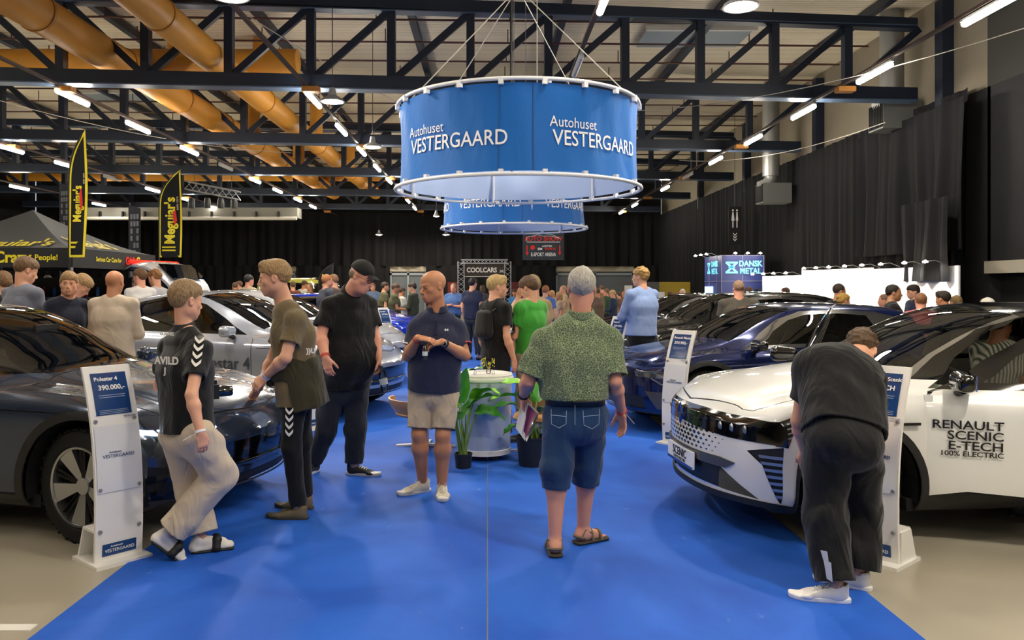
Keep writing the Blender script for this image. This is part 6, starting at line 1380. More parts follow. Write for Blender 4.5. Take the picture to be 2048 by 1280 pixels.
def feather(x, y, ztop, zbot, w, rz, lab, word="Meguiar's", edge=M_yel, flip=1):
    e = empty('feather_flag', (x, y, 0), lab, 'flag', None, rz); H = ztop-zbot
    pole = [(0, 0, 0), (0, 0, zbot+H*.55)]+[(flip*w*(t**2.2), 0, zbot+H*(.55+.45*t**.8)) for t in np.linspace(.15, 1, 8)]; MB().tube(pole, .014, 8).build('pole', M_black, e, smooth=True)
    def xl(z): t = max(0, ((z-zbot)/H-.55)/.45); return w*t**2.75 if t < 1 else w
    n = 26; zs = [zbot+H*i/n for i in range(n+1)]; 
    def wave(x_, z): return .05*math.sin(z*2.3+x_*3)*x_/w
    for nm, m, ins, dy in (('sail', m_flag, 0, 0), ('sail_border', edge, 0, -.006)):
        b = MB(); vs = []; fs = []
        if nm == 'sail':
            for z in zs:
                for k in range(7): x_ = xl(z)+(w-xl(z))*k/6; vs.append((flip*x_, wave(x_, z), z if k < 7 else z))
            fs = [(i*7+k, i*7+k+1, (i+1)*7+k+1, (i+1)*7+k) for i in range(n) for k in range(6)]; b.add(vs, fs)
        else:
            bw = .035
            for i in range(n):
                z0, z1 = zs[i], zs[i+1]
                for sx in (0, 1):
                    q = []
                    for z in (z0, z1):
                        a = xl(z) if sx == 0 else max(xl(z), w-bw); c = min(w, xl(z)+bw) if sx == 0 else w
                        q += [(flip*a, wave(a, z)-.006, z), (flip*c, wave(c, z)-.006, z)]
                    b.add(q, [(0, 1, 3, 2)])
            b.add([(0, -.006, zbot), (flip*w, wave(w, zbot)-.006, zbot), (flip*w, wave(w, zbot)-.006, zbot+bw), (0, -.006, zbot+bw)], [(0, 1, 2, 3)])
        b.build(nm, m, e, smooth='all')
    def vt(t, sz, cx, cz, m, sx=1):
        me = text_mesh(t, sz, 0, .03, sx)
        for v in me.vertices: a, c = v.co.x, v.co.y; x_ = cx-c; z = cz+a; v.co = (flip*x_ if flip > 0 else -x_, wave(abs(x_), z)-.012, z)
        me.materials.clear(); me.materials.append(m); o = bpy.data.objects.new('lettering', me); COL.objects.link(o); o.parent = e
    if word: vt(word, w*.62, w*.5, zbot+H*.42, M_yel, .9)
    if word == "Meguiar's":
        b = MB(); b.prism([(flip*w*.70, zbot+H*.36), (flip*w*.82, zbot+H*.42), (flip*w*.74, zbot+H*.55), (flip*w*.62, zbot+H*.50)], -.012, -.010, 'Y'); b.build('swoosh', M_red, e); vt('auto care', w*.16, w*.80, zbot+H*.62, m_cable); 
        for k in range(2): b = MB(); b.box((flip*w*.45, -.014, zbot+H*(.08+.035*k)), (w*.6, .003, .03)); b.build('small_print', M_yel, e)
    MB().lathe([(0, 0), (.2, 0), (.2, .02), (.03, .05), (.02, .12)], n=20).build('base', M_black, e, smooth=True)
    return e
feather(-6.28, 12.0, 3.96, 2.05, .26, .0, 'tall black feather flag with yellow border in front of the tent')
feather(-6.65, 16.2, 3.97, 2.2, .45, .0, 'wider black feather flag with yellow border, right of the tent')
feather(-4.75, 22.5, 2.25, .9, .42, .0, 'small black feather flag with pale lettering between the two left men', 'DRPONT', M_black)
for x, y, z0, z1, w, lab in ((-8.35, 19.0, 1.4, 3.55, .33, 'dark hanging cloth banner with grey blocks, between the two feather flags'), (-11.6, 22.0, 2.6, 4.45, .32, 'dark blue hanging cloth banner behind the tall flag')):
    e = empty('cloth_banner', (x, y, 0), lab, 'banner'); b = MB(); b.add([(-w/2, 0, z0), (w/2, -.12, z0), (w/2, -.12, z1-.1), (-w/2, 0, z1)], [(0, 1, 2, 3)]); b.build('cloth', mat('banner_navy', '#1c1f2b', .7), e); MB().tube([(-w/2, .02, 0), (-w/2, .02, z1+.05)], .02, 6).build('pole', M_black, e)
    b = MB(); rn = random.Random(3)
    for i in range(9):
        for j in range(3):
            if rn.random() < .8: z = z1-.35-i*.17; b.add([(-w*.36+j*w*.27, -.02-.04*j-.01, z), (-w*.36+j*w*.27+w*.2, -.05-.04*j-.01, z), (-w*.36+j*w*.27+w*.2, -.05-.04*j-.01, z+.12), (-w*.36+j*w*.27, -.02-.04*j-.01, z+.12)], [(0, 1, 2, 3)])
    b.build('print_blocks', mat('print_grey', '#6f7078', .6), e)
# shelves with bottles in the tent
e = empty('display_shelf', (-7.9, 14.9, 0), 'dark display shelf inside the tent', 'shelf')
for z in (.6, .998, 1.398): b = MB(); b.box((0, 0, z), (2.4, .35, .03)); b.build('shelf_board', m_grey, e)
b = MB(); b.box((0, .18, .9), (2.4, .03, 1.75)); b.build('back_panel', M_black, e)
bt = None; cols = ['#b8b23a', '#c23b2a', '#dcdcd8', '#3b6aa8']
for i in range(22):
    z = (1.015, 1.415)[i % 2]; x = -8.95+.1*i; b = MB(); b.lathe([(0, 0), (.032, 0), (.034, .13), (.014, .16), (.014, .19), (0, .19)], n=10); c = cols[(i*7) % 4]
    o = b.build('bottle', mat('bottle_'+c, c, .4), loc=(x, 14.88, z), smooth=True); setp(o, 'small %s bottle on the %s tent shelf' % ({'#b8b23a': 'yellow', '#c23b2a': 'red', '#dcdcd8': 'white', '#3b6aa8': 'blue'}[c], 'upper' if i % 2 else 'middle'), 'bottle', 'bottles on the tent shelf')
# ================================================================ the people
def A3(px, py, Y): v = at(px, py, Y); return V3(v.x, v.y, v.z)
def grounded(v, z=.092): return V3(v[0], v[1], z)
def foot_base(*a): m = np.mean([np.asarray(x) for x in a], 0); return (float(m[0]), float(m[1]), 0.0)
def bottle(lab, p, d=(0, 0, -1), sc=1.0, col=(.75, .85, .82)):
    """drinking bottle; p: top, d: from cap to bottom"""
    e = empty('water_bottle', p, lab, 'bottle'); e.rotation_euler = Vector(d).to_track_quat('-Z', 'Y').to_euler(); e.scale = (sc,)*3
    MB().lathe([(.012, -.012), (.013, -.03), (.030, -.06), (.032, -.10), (.030, -.11), (.032, -.12), (.032, -.19), (.028, -.205), (0, -.205)], n=20).build('bottle_body', glass_mat('bottle_plastic', col, .05), e, smooth=True)
    MB().lathe([(0, .0), (.014, 0), (.015, -.016), (0, -.016)], n=14).build('cap', mat('bottle_cap', '#20242a', .5), e, smooth=True); MB().lathe([(.0325, -.10), (.0328, -.135), (.0325, -.15)], n=20).build('label', mat('bottle_label', '#cfd8d6', .5), e, smooth=True); return e
# --- 1 boy with camera
B1, B1r = A3(402, 1090, 4.86), A3(338, 1068, 4.72)
p = Person('boy in black sports jersey and baggy beige trousers walking past, camera in hand', base=foot_base(B1, A3(370, 1130, 4.66)), h=.0058)
p.set_head(A3(372, 602, 4.77), -.62, .12, 0, .222)
J = dict(pel=A3(374, 852, 4.75), chest=A3(370, 742, 4.76), neck=A3(369, 657, 4.77), sL=A3(337, 697, 4.90), sR=A3(401, 699, 4.66), eL=A3(319, 772, 5.0), wL=A3(385, 800, 5.13), eR=A3(383, 790, 4.50), wR=A3(401, 866, 4.46),
         hL=A3(356, 868, 4.83), hR=A3(393, 868, 4.67), kL=A3(384, 975, 4.92), aL=grounded(B1, .095), kR=A3(442, 950, 4.80), aR=B1r)
P = dict(hip=(.150, .115), waist=(.145, .105), chest=(.160, .110), shoulder=(.125, .075), arm=(.043, .034, .033, .023), neck=.048, leg=(.075, .05, .048, .032))
p.build(J, P, top=dict(mat=cloth('jersey_black', '#0d0e10', .6, .7, 6, 300, (3, .2)), hem=.03, sleeve=.62, sleeve_r=.062, infl=.016, wr=.007, seed=2), bottom=dict(mat=cloth('cargo_beige', '#c8b8a2', .85, .9, 6), r=(.105, .098, .092), len=1.93, wr=.011, wf=20, seed=4, waist=.06),
        skin_t='fair', hands=dict(R=((.15, .1, -1), (-.6, .6, 0), 1, .55, .5), L=((.9, .3, .1), (0, -.3, -1), -1, .8, .6)), hand_sc=.88)
G = Field(J['neck']-.14, J['neck']+.14, .004); ax = unit(p.hp(0, -.02, -.08)-J['neck']); c0 = J['neck']
G.seg(c0-ax*.005, c0+ax*.035, .066, .057, 0); G.cut(c0+ax*.04, ax); G.cut(c0-ax*.012, -ax); G.seg(c0-ax*.06, c0+ax*.1, .052, .05, 0, 's'); p.out(G, 'collar', mat('collar_grey', '#2c2d2f', .8), 1)
p.hair('#8f7350', 'short', top=.016, seed=3)
def chevrons(p, S, E, out, sz, m, n=4, name='chevron', gap=1.0, lift=.068, up=None):
    """rows of v marks along a sleeve or leg, from S towards E, on the side `out`"""
    d = unit(np.asarray(E)-S); o = unit(np.asarray(out)-np.dot(out, d)*d); t = np.cross(d, o); b = MB()
    for k in range(n):
        c = np.asarray(S)+d*(sz*1.15*gap*k)-p.base; q = lambda u, w: c+t*u*sz+d*w*sz+o*(lift-.35*(u*sz)**2/lift)
        for s_ in (-1, 1): b.add([q(0, .35), q(0, .85), q(s_*.33, .55), q(s_*.62, .12), q(s_*.62, -.38), q(s_*.3, .05)], [(0, 1, 2, 5), (5, 2, 3, 4)])
    return b.build(name, m, p.e)
m_mark = mat('sport_white', '#e8e4da', .6)
chevrons(p, J['sR']+V3(-.01, 0, .035), J['eR'], V3(.35, -.9, .25), .042, m_mark, 4, lift=.072)
def back_text(p, t, size, c, yaw, m, **k): f = V3(-math.sin(yaw), math.cos(yaw), 0); r = V3(math.cos(yaw), math.sin(yaw), 0); return text('shirt_print', t, size, m, frame(c-p.base-f*.0, r, (0, 0, 1)), p.e, **k)
for t, sz, px, py, Y in (('AVILD', .062, 333, 722, 4.60), ('HUMMEL', .026, 334, 668, 4.66), ('J', .05, 330, 742, 4.60)): back_text(p, t, sz, A3(px, py, Y), -.35, m_mark, bold=.03)
p.strap(J['wR']-unit(J['wR']-J['eR'])*.01, J['wR']-J['eR'], .027, .014, '#e8eaf0'); b = MB(); b.bar(J['wR']-p.base+V3(-.02, -.02, 0), J['wR']-p.base+V3(-.085, -.03, -.035), .012, .002); b.build('wristband_tail', mat('band_e8eaf0', '#e8eaf0', .5), p.e)
def slide(p, A, yaw, pitch, name='slide_sandal'):
    F = Field(A-.22, A+.22, .005); M = np.array(Euler((0, 0, yaw)).to_matrix() @ Euler((-pitch, 0, 0)).to_matrix()); c = A+M @ V3(0, 0, -.095); Q = lambda x, y, z: c+M @ V3(x, y, z); X = M[:, 0]
    F.seg(Q(0, -.04, .03), Q(0, .17, .03), .034, .040, 0, 'u', X, .022, .022); F.seg(Q(0, -.02, .09), Q(0, -.035, .04), .032, .034, .02); F.seg(Q(0, -.01, .075), Q(0, .12, .045), .034, .035, .02)
    u = p.out(F, 'sock', mat('sock_white', '#ddd8cf', .8), 1)
    F = Field(A-.22, A+.22, .005); F.seg(Q(0, -.045, .013), Q(0, .18, .013), .044, .050, 0, 'u', X, .013, .013); F.seg(Q(-.04, .085, .03), Q(-.02, .09, .072), .025, .028, .01); F.seg(Q(.04, .085, .03), Q(.02, .09, .072), .025, .028, .01); F.seg(Q(-.02, .09, .072), Q(.02, .09, .072), .028, .028, .01)
    F.seg(Q(0, -.01, .07), Q(0, .12, .042), .031, .033, 0, 's'); F.cut(Q(0, 0, .001), -M[:, 2]); p.out(F, name, mat('slide_black', '#131314', .6), 1)
slide(p, J['aL'], -1.15, 0); slide(p, J['aR'], -1.2, .75)
# camera held in front
e = empty('photo_camera', tuple(A3(424, 782, 5.08)), 'black photo camera held by the boy in black jersey', 'camera', None, -1.0)
b = MB(); b.box((0, 0, 0), (.13, .06, .09)); b.box((0, 0, .055), (.05, .05, .03)); b.build('camera_body', M_black, e); MB().lathe([(0, 0), (.034, .0), (.036, .03), (.034, .09), (.03, .095), (0, .085)], (0, .03, -.005), 20, 'Y').build('lens', m_glossblk, e, smooth=True)
pts = [A3(424, 770, 5.02)-np.array(e.location), A3(412, 740, 4.98)-np.array(e.location), A3(404, 705, 4.85)-np.array(e.location)]; R = Matrix.Rotation(1.0, 3, 'Z'); MB().tube([R @ Vector(q) for q in pts], .006, 6).build('strap', M_black, e)
# --- 2 man in olive shirt
a1, a2 = A3(597, 1006, 5.55), A3(609, 985, 5.8)
p = Person('man in olive T-shirt with a jacket tied at his waist, touching the dark car', base=foot_base(a1, a2), h=.006)
p.set_head(A3(549, 557, 5.58), 1.66, .12, 0, .238)
J = dict(pel=A3(592, 772, 5.62), chest=A3(586, 672, 5.63), neck=A3(568, 605, 5.62), sL=A3(592, 640, 5.46), sR=A3(572, 640, 5.80), eL=A3(571, 716, 5.38), wL=A3(532, 752, 5.50), eR=A3(545, 716, 5.90), wR=A3(522, 770, 5.80),
         hL=A3(588, 790, 5.53), hR=A3(600, 790, 5.72), kL=A3(583, 892, 5.52), aL=grounded(a1), kR=A3(603, 885, 5.74), aR=grounded(a2))
P = dict(hip=(.165, .125), waist=(.155, .125), chest=(.18, .135), shoulder=(.14, .09), arm=(.050, .040, .041, .027), leg=(.08, .055, .052, .036))
p.build(J, P, top=dict(mat=cloth('tee_olive', '#6b5d43', .85, .8, 6), hem=.13, sleeve=.62, sleeve_r=.070, infl=.012, wr=.007, seed=6, flare=.012), bottom=dict(mat=cloth('track_black', '#0b0b0c', .7, .7, 5), r=(.088, .068, .052), len=1.97, wr=.006, seed=8),
        skin_t='fair', hands=dict(L=((-.75, -.1, -.75), (.3, .8, -.3), -1, .55, .7), R=((-.6, .1, -.8), (.5, -.5, -.3), 1, .5, .6)))
p.hair('#9a7b52', 'quiff', top=.013, seed=5); p.brows(hairm('#8a6b45')); p.face_bits()
F = Field(J['pel']-.42, J['pel']+.3, .006); c = J['pel']; F.seg(c+V3(0, 0, .15), c+V3(.0, 0, .10), .18, .19, .02, 'u', [0, 1, 0], .155, .165); F.seg(c+V3(.02, 0, .10), c+V3(.07, 0, -.16), .19, .215, .03, 'u', [0, 1, 0], .165, .165)
F.cut(c+V3(0, 0, -.17), V3(.25, 0, -1)); F.cut(c+V3(0, 0, .20), V3(0, 0, 1)); F.d = np.maximum(F.d, -(F.d+.03)*1.0); Bq = F.block(F.lo, F.lo+F.n*F.h, 0); sl, X, Y_, Z = Bq
F.d = np.maximum(F.d, np.minimum((c[0]-.035)-X+0*Z+0*Y_, (c[2]+.06)-Z+0*X).astype(np.float32)*-1*-1) if False else F.d
F.d = np.maximum(F.d, np.minimum(c[0]-.015-X+0*Z+0*Y_+.9*(Z-c[2]-.06).clip(-.3, 0)*-.25, (c[2]+.055)-Z+0*X+0*Y_).astype(np.float32))
F.wrinkle(.010, 26, 3, (1, 1, .5)); F.seg(c+V3(-.15, -.07, .10), c+V3(-.165, -.06, .03), .035, .03, .02)
p.out(F, 'tied_jacket', cloth('jacket_olive', '#35311f', .8, .9, 7), 1)
text('lettering', '))U', .045, m_mark, frame(A3(622, 702, 5.38)-p.base, (1, .25, 0), (0, 0, 1)), p.e, bold=.05)
chevrons(p, A3(585, 815, 5.50), A3(584, 892, 5.50), V3(0, -1, 0), .043, m_mark, 4, lift=.088)
p.strap(J['wL'], J['wL']-J['eL'], .033, .012, '#dfe3ee'); p.strap(J['wL']-unit(J['wL']-J['eL'])*.02, J['wL']-J['eL'], .034, .008, '#c7cbe6')
p.shoe(J['aL'], 1.45, 0, .30, .052, '#6b5f45', '#3f3a2c', '#5a5038'); p.shoe(J['aR'], 1.35, 0, .30, .052, '#6b5f45', '#3f3a2c', '#5a5038')
# --- 3 big man in black polo and cap
a1, a2 = A3(628, 927, 6.95), A3(708, 928, 6.85)
p = Person('big man in black polo and black cap holding a bottle, looking down to the right', base=foot_base(a1, a2), h=.007)
p.set_head(A3(724, 554, 6.74), -2.02, .42, -.08, .245)
J = dict(pel=A3(688, 758, 6.9), chest=A3(695, 652, 6.86), neck=A3(702, 588, 6.82), sR=A3(658, 612, 6.68), sL=A3(737, 610, 6.98), eR=A3(642, 672, 6.60), wR=A3(651, 716, 6.48), eL=A3(750, 672, 6.92), wL=A3(757, 716, 6.78),
         hR=A3(664, 778, 6.85), hL=A3(711, 778, 6.93), kR=A3(652, 862, 6.85), aR=grounded(a1), kL=A3(711, 862, 6.86), aL=grounded(a2))
P = dict(hip=(.215, .17), waist=(.235, .19), chest=(.225, .165), shoulder=(.16, .105), arm=(.060, .047, .047, .031), leg=(.1, .07, .06, .042), belly=.10, neck=.066)
p.build(J, P, top=dict(mat=cloth('polo_black', '#0c0c0d', .8, .8, 5), hem=.06, sleeve=.72, sleeve_r=.080, infl=.012, wr=.008, seed=11, collar=cloth('polo_black', '#0c0c0d')), bottom=dict(mat=cloth('jeans_dark', '#1d222c', .8, .8, 6, noise=(4, .35)), r=(.115, .088, .072), len=1.96, wr=.008, seed=12),
        skin_t='pink', heavy=1, hands=dict(R=((.25, -.1, -1), (.3, .9, 0), 1, .4, .5), L=((.15, -.1, -1), (-.8, -.3, 0), -1, .6, .5)), hand_sc=1.05)
p.cap('#0d0e0e'); p.hair('#7a6a50', 'fringe_ring', top=.008); p.glasses(); p.face_bits(); p.strap(J['wR']+unit(J['eR']-J['wR'])*.01, J['wR']-J['eR'], .037, .008, '#c22a22'); p.strap(J['wR']+unit(J['eR']-J['wR'])*.024, J['wR']-J['eR'], .0385, .006, '#c22a22')
p.shoe(J['aR'], 2.75, 0, .31, .055, '#2c2e33', '#d8d6d2', '#e8e6e0'); p.shoe(J['aL'], -1.75, 0, .31, .055, '#1b1c20', '#d8d6d2', '#efeee8')
bottle('clear water bottle with dark cap held by the big man in black polo', tuple(J['wL']+V3(.03, -.06, -.06)), (.15, .05, -1), 1.05)
# --- 4 bald man in navy polo
a1, a2 = A3(845, 964, 6.28), A3(884, 962, 6.18)
p = Person('bald tanned man in navy polo shirt and beige shorts, hands joined, looking left', base=foot_base(a1, a2), h=.006)
p.set_head(A3(865, 573, 6.18), 2.25, .16, 0, .24)
J = dict(pel=A3(867, 772, 6.22), chest=A3(871, 690, 6.20), neck=A3(874, 624, 6.22), sR=A3(834, 657, 6.18), sL=A3(915, 657, 6.24), eR=A3(815, 712, 6.14), wR=A3(836, 676, 5.95), eL=A3(930, 712, 6.16), wL=A3(884, 684, 5.96),
         hR=A3(844, 785, 6.22), hL=A3(891, 785, 6.20), kR=A3(838, 868, 6.16), aR=grounded(a1), kL=A3(886, 870, 6.12), aL=grounded(a2))
P = dict(hip=(.175, .135), waist=(.175, .14), chest=(.19, .14), shoulder=(.145, .095), arm=(.052, .042, .043, .028), leg=(.085, .058, .060, .038), neck=.06)
p.build(J, P, top=dict(mat=cloth('polo_navy', '#272c44', .85, .8, 5), hem=.03, flare=.014, sleeve=.62, sleeve_r=.068, infl=.012, wr=.007, seed=21, collar=cloth('polo_navy', '#272c44')), bottom=dict(mat=cloth('shorts_beige', '#b3a490', .9, .9, 7, noise=(5, .12)), r=(.100, .089, .08), len=.86, wr=.008, seed=22),
        skin_t='tan', hands=dict(R=((.95, -.15, -.12), (0, .35, -1), 1, .35, .3), L=((-.95, -.1, -.2), (0, .3, -1), -1, .6, .5)))
p.face_bits(); p.strap(J['wL']-unit(J['wL']-J['eL'])*.03, J['wL']-J['eL'], .032, .022, '#15161a', 'watch_strap', .004)
b = MB(); wc = J['wL']-unit(J['wL']-J['eL'])*.03-p.base; b.lathe([(0, -.012), (.017, -.012), (.021, -.008), (.021, 0)], (wc[0], wc[1]-.030, wc[2]), 22, 'Y'); w_ = b.build('watch', mat('watch_case', '#c9c4b8', .25, metal=.8), p.e, smooth=True)
b = MB(); b.lathe([(0, -.0135), (.016, -.0135), (.016, -.012)], (wc[0], wc[1]-.030, wc[2]), 22, 'Y'); b.build('watch_face', m_glossblk, w_)
p.strap(J['wR']-unit(J['wR']-J['eR'])*.02, J['wR']-J['eR'], .032, .008, '#c6392c')
for q, s_, e_, col in (('R', 'sR', 'eR', '#e6e4e0'), ('L', 'sL', 'eL', '#b52a34')):
    d = unit(J[e_]-J[s_]); p.strap(J[s_]+(J[e_]-J[s_])*.61, d, .071, .010, col, 'sleeve_trim', .005)
text('chest_logo', 'H', .018, M_wht, frame(A3(893, 660, 6.03)-p.base, (1, 0, 0), (0, 0, 1)), p.e, bold=.1, sx=2.0)
b = MB(); b.box(A3(872, 655, 6.045)-p.base, (.028, .006, .11)); b.build('button_placket', cloth('polo_navy', '#272c44'), p.e)
p.shoe(J['aR'], 2.15, 0, .29, .052, '#cfc8b8', '#e4e0d6', '#e9e4d8'); p.shoe(J['aL'], 3.25, 0, .29, .052, '#cfc8b8', '#e4e0d6', '#e9e4d8')
bottle('speckled water bottle hanging from the joined hands of the man in navy polo', tuple(A3(850, 686, 5.93)), (0, 0, -1), .62)
# --- 5 man in patterned green shirt
a1, a2 = A3(1110, 1083, 4.80), A3(1166, 1058, 5.02)
p = Person('grey-haired man in patterned green shirt and denim knee shorts, seen from behind', base=foot_base(a1, a2), h=.0055)
p.set_head(A3(1163, 577, 4.86), -.05, .05, 0, .24)
J = dict(pel=A3(1150, 822, 4.86), chest=A3(1150, 722, 4.87), neck=A3(1162, 634, 4.86), sL=A3(1085, 684, 4.86), sR=A3(1222, 680, 4.88), eL=A3(1056, 762, 4.84), wL=A3(1047, 790, 5.08), eR=A3(1229, 762, 4.82), wR=A3(1243, 822, 5.0),
         hL=A3(1120, 834, 4.86), hR=A3(1180, 834, 4.87), kL=A3(1113, 935, 4.82), aL=grounded(a1), kR=A3(1174, 930, 4.96), aR=grounded(a2))
J['tL'] = J['aL']+V3(.0, .17, -.075); J['tR'] = J['aR']+V3(.15, .09, -.075)
P = dict(hip=(.175, .135), waist=(.172, .135), chest=(.195, .14), shoulder=(.15, .095), arm=(.052, .043, .042, .028), leg=(.088, .06, .057, .036), neck=.056)
def pattern_mat():
    m = cloth('shirt_green_pattern', '#687458', .85, .8, 4.5, 300); nt = m.node_tree; b = nt.nodes['Principled BSDF']; tc = nt.nodes.new('ShaderNodeTexCoord'); v = nt.nodes.new('ShaderNodeTexVoronoi'); v.inputs['Scale'].default_value = 75; v.feature = 'DISTANCE_TO_EDGE'; nt.links.new(tc.outputs['Object'], v.inputs[0])
    r = nt.nodes.new('ShaderNodeValToRGB'); r.color_ramp.elements[0].position = .02; r.color_ramp.elements[1].position = .12; r.color_ramp.elements[0].color = (*srgb('#93a07a'), 1); r.color_ramp.elements[1].color = (*srgb('#4c5a44'), 1); nt.links.new(v.outputs['Distance'], r.inputs[0]); nt.links.new(r.outputs[0], b.inputs['Base Color']); return m
m_jean = cloth('denim', '#1c3a5e', .85, .9, 6, noise=(5, .35, 4))
p.build(J, P, top=dict(mat=pattern_mat(), hem=-.075, sleeve=.86, sleeve_r=.088, infl=.018, wr=.009, seed=31, flare=.02, collar=pattern_mat()), bottom=dict(mat=m_jean, r=(.108, .092, .083), len=1.28, wr=.008, seed=33, belt=True, waist=.088, infl=.016),
        skin_t='pink', hands=dict(L=((-.05, .25, -1), (.9, .0, .1), -1, .8, .6), R=((.1, .0, -1), (-.8, -.4, 0), 1, .25, .55)), hand_sc=1.03)
p.hair('#a9a49a', 'short', top=.010, seed=7); up_ = V3(0, 0, 1)
m_st = mat('jean_stitch', '#a9b6c6', .8)
b = MB(); q = lambda px, py, Y=4.705: A3(px, py, Y)-p.base
for pl in ([(1102, 818), (1103, 848), (1118, 856), (1132, 848), (1133, 821)], [(1166, 821), (1168, 850), (1184, 858), (1198, 848), (1199, 818)]): b.tube([q(*v) for v in pl], .0014, 4)
for pl in ([(1102, 830), (1133, 833)], [(1167, 833), (1199, 830)]): b.tube([q(*v) for v in pl], .0014, 4)
b.tube([q(1150, 808), q(1150, 850)], .0014, 4); b.build('pocket_stitching', m_st, p.e)
p.strap(J['wL']-unit(J['wL']-J['eL'])*.015, J['wL']-J['eL'], .033, .02, '#17181b', 'watch', .006)
p.strap(J['wR']-unit(J['wR']-J['eR'])*.005, J['wR']-J['eR'], .033, .014, '#d8432a'); b = MB(); b.bar(J['wR']-p.base+V3(.02, -.03, -.01), J['wR']-p.base+V3(.075, -.02, -.075), .012, .002); b.build('wristband_tail', mat('band_tail', '#e4d8d4', .5), p.e)
def sandal(p, A, yaw, name='sandal'):
    M = np.array(Euler((0, 0, yaw)).to_matrix()); A = np.asarray(A); c = V3(A[0], A[1], 0); Q = lambda x, y, z: c+M @ V3(x, y, z); X = M[:, 0]
    F = Field(c-V3(.2, .2, 0), c+V3(.2, .25, .16), .0045); F.seg(Q(0, -.05, .018), Q(0, .17, .018), .044, .05, 0, 'u', X, .016, .016); F.cut(Q(0, 0, .028), V3(0, 0, 1)); F.cut(V3(0, 0, .003), V3(0, 0, -1))
    s_ = p.out(F, name, mat('sandal_sole', '#3a342c', .8), 1); b = MB(); m_s = mat('sandal_strap', '#6b604c', .8)
    for y, w, h in ((.115, .044, .055), (.05, .040, .075)): b.tube([Q(x*w, y, .02+h*math.sqrt(max(0, 1-x*x)))-p.base for x in np.linspace(-1, 1, 9)], .010, 6)
    b.tube([Q(.042*math.cos(a), -.012-.05*math.sin(a), .05+.01*math.sin(a))-p.base for a in np.linspace(0, PI, 9)], .009, 6); b.tube([Q(.036*math.cos(a), -.0-.036*math.sin(a), .10)-p.base for a in np.linspace(-.4, PI+.4, 9)], .008, 6)
    b.tube([Q(-.03, .05, .07)-p.base, Q(-.036, -.01, .10)-p.base, Q(-.035, -.04, .05)-p.base], .008, 6); b.tube([Q(.03, .05, .07)-p.base, Q(.036, -.01, .10)-p.base, Q(.035, -.04, .05)-p.base], .008, 6); b.build('strap', m_s, s_, smooth=True)
sandal(p, J['aL'], .02); sandal(p, J['aR'], -1.03)
# brochure in his left hand
e = empty('brochure', tuple(A3(1057, 838, 5.08)), 'rolled-open car brochure held by the man in patterned green shirt', 'brochure')
def sheet_(nm, P4, m): b = MB(); N = 6; P4 = [np.asarray(v) for v in P4]; o = np.array(e.location); vs = [(P4[0]*(1-u)*(1-v)+P4[1]*u*(1-v)+P4[2]*u*v+P4[3]*(1-u)*v)-o+V3(0, .02*math.sin(PI*u), 0) for u in np.linspace(0, 1, N+1) for v in np.linspace(0, 1, N+1)]; return b.add(vs, [(i*(N+1)+j, (i+1)*(N+1)+j, (i+1)*(N+1)+j+1, i*(N+1)+j+1) for i in range(N) for j in range(N)]).build(nm, m, e, smooth='all')
sheet_('back_page', [A3(1043, 798, 5.10), A3(1052, 808, 5.06), A3(1050, 882, 5.02), A3(1031, 856, 5.10)], M_white); sheet_('cover', [A3(1055, 803, 5.06), A3(1078, 826, 5.00), A3(1053, 884, 5.00), A3(1044, 866, 5.05)], M_white)
sheet_('cover_picture', [A3(1056, 809, 5.045), A3(1074, 828, 4.985), A3(1053, 874, 4.985), A3(1047, 862, 5.03)], mat('cover_picture', '#7c2f62', .25, noise=(14, .9, 4), coat=.5))
# --- 6 bending man in black
a1, a2 = A3(1672, 1166, 4.10), A3(1716, 1142, 4.28)
p = Person('person in black T-shirt and baggy black trousers bending over the right price stand', base=foot_base(a1, a2), h=.006)
p.set_head(A3(1722, 703, 4.74), -.45, 1.0, .1, .235)
J = dict(pel=A3(1688, 862, 4.20), chest=A3(1676, 752, 4.42), neck=A3(1694, 722, 4.62), sL=A3(1616, 752, 4.45), sR=A3(1742, 760, 4.52), eL=A3(1596, 842, 4.50), wL=A3(1610, 905, 4.60), eR=A3(1752, 850, 4.60), wR=A3(1745, 915, 4.70),
         hL=A3(1655, 885, 4.20), hR=A3(1718, 885, 4.24), kL=A3(1648, 1025, 4.22), aL=grounded(a1), kR=A3(1722, 1020, 4.36), aR=grounded(a2))
P = dict(hip=(.180, .14), waist=(.180, .145), chest=(.20, .145), shoulder=(.165, .105), arm=(.050, .039, .038, .026), leg=(.085, .06, .055, .036))
p.build(J, P, top=dict(mat=cloth('tee_black', '#121213', .85, .9, 4), hem=.02, sleeve=.55, sleeve_r=.070, infl=.016, wr=.008, seed=41, flare=.015), bottom=dict(mat=cloth('cargo_black', '#0a0b0d', .75, 1.0, 5), r=(.120, .108, .098), len=1.96, wr=.014, wf=17, seed=43, waist=.14, infl=.02),
        skin_t='fair', hands=dict(L=((.2, .3, -1), (.5, .8, 0), -1, .4, .5), R=((-.2, .3, -1), (-.5, .8, 0), 1, .4, .5)))
p.hair('#5b452f', 'curly', top=.012, seed=9)
b = MB()
for px, py, w, h, Y in ((1655, 1142, .020, .055, 4.02), (1648, 1112, .018, .03, 4.03)): c = A3(px, py, Y)-p.base; b.add([c+V3(-w, 0, h), c+V3(w*.8, -.005, h*.8), c+V3(w*1.2, -.005, -h), c+V3(-w*.2, 0, -h*.7)], [(0, 1, 2, 3)])
b.build('reflective_patch', mat('patch_silver', '#b9bcc4', .4), p.e)
p.shoe(J['aL'], 1.30, 0, .30, .056, '#e6e4e2', '#f0eeec', '#e6e4e2'); p.shoe(J['aR'], .9, 0, .30, .056, '#e6e4e2', '#f0eeec', '#e6e4e2')
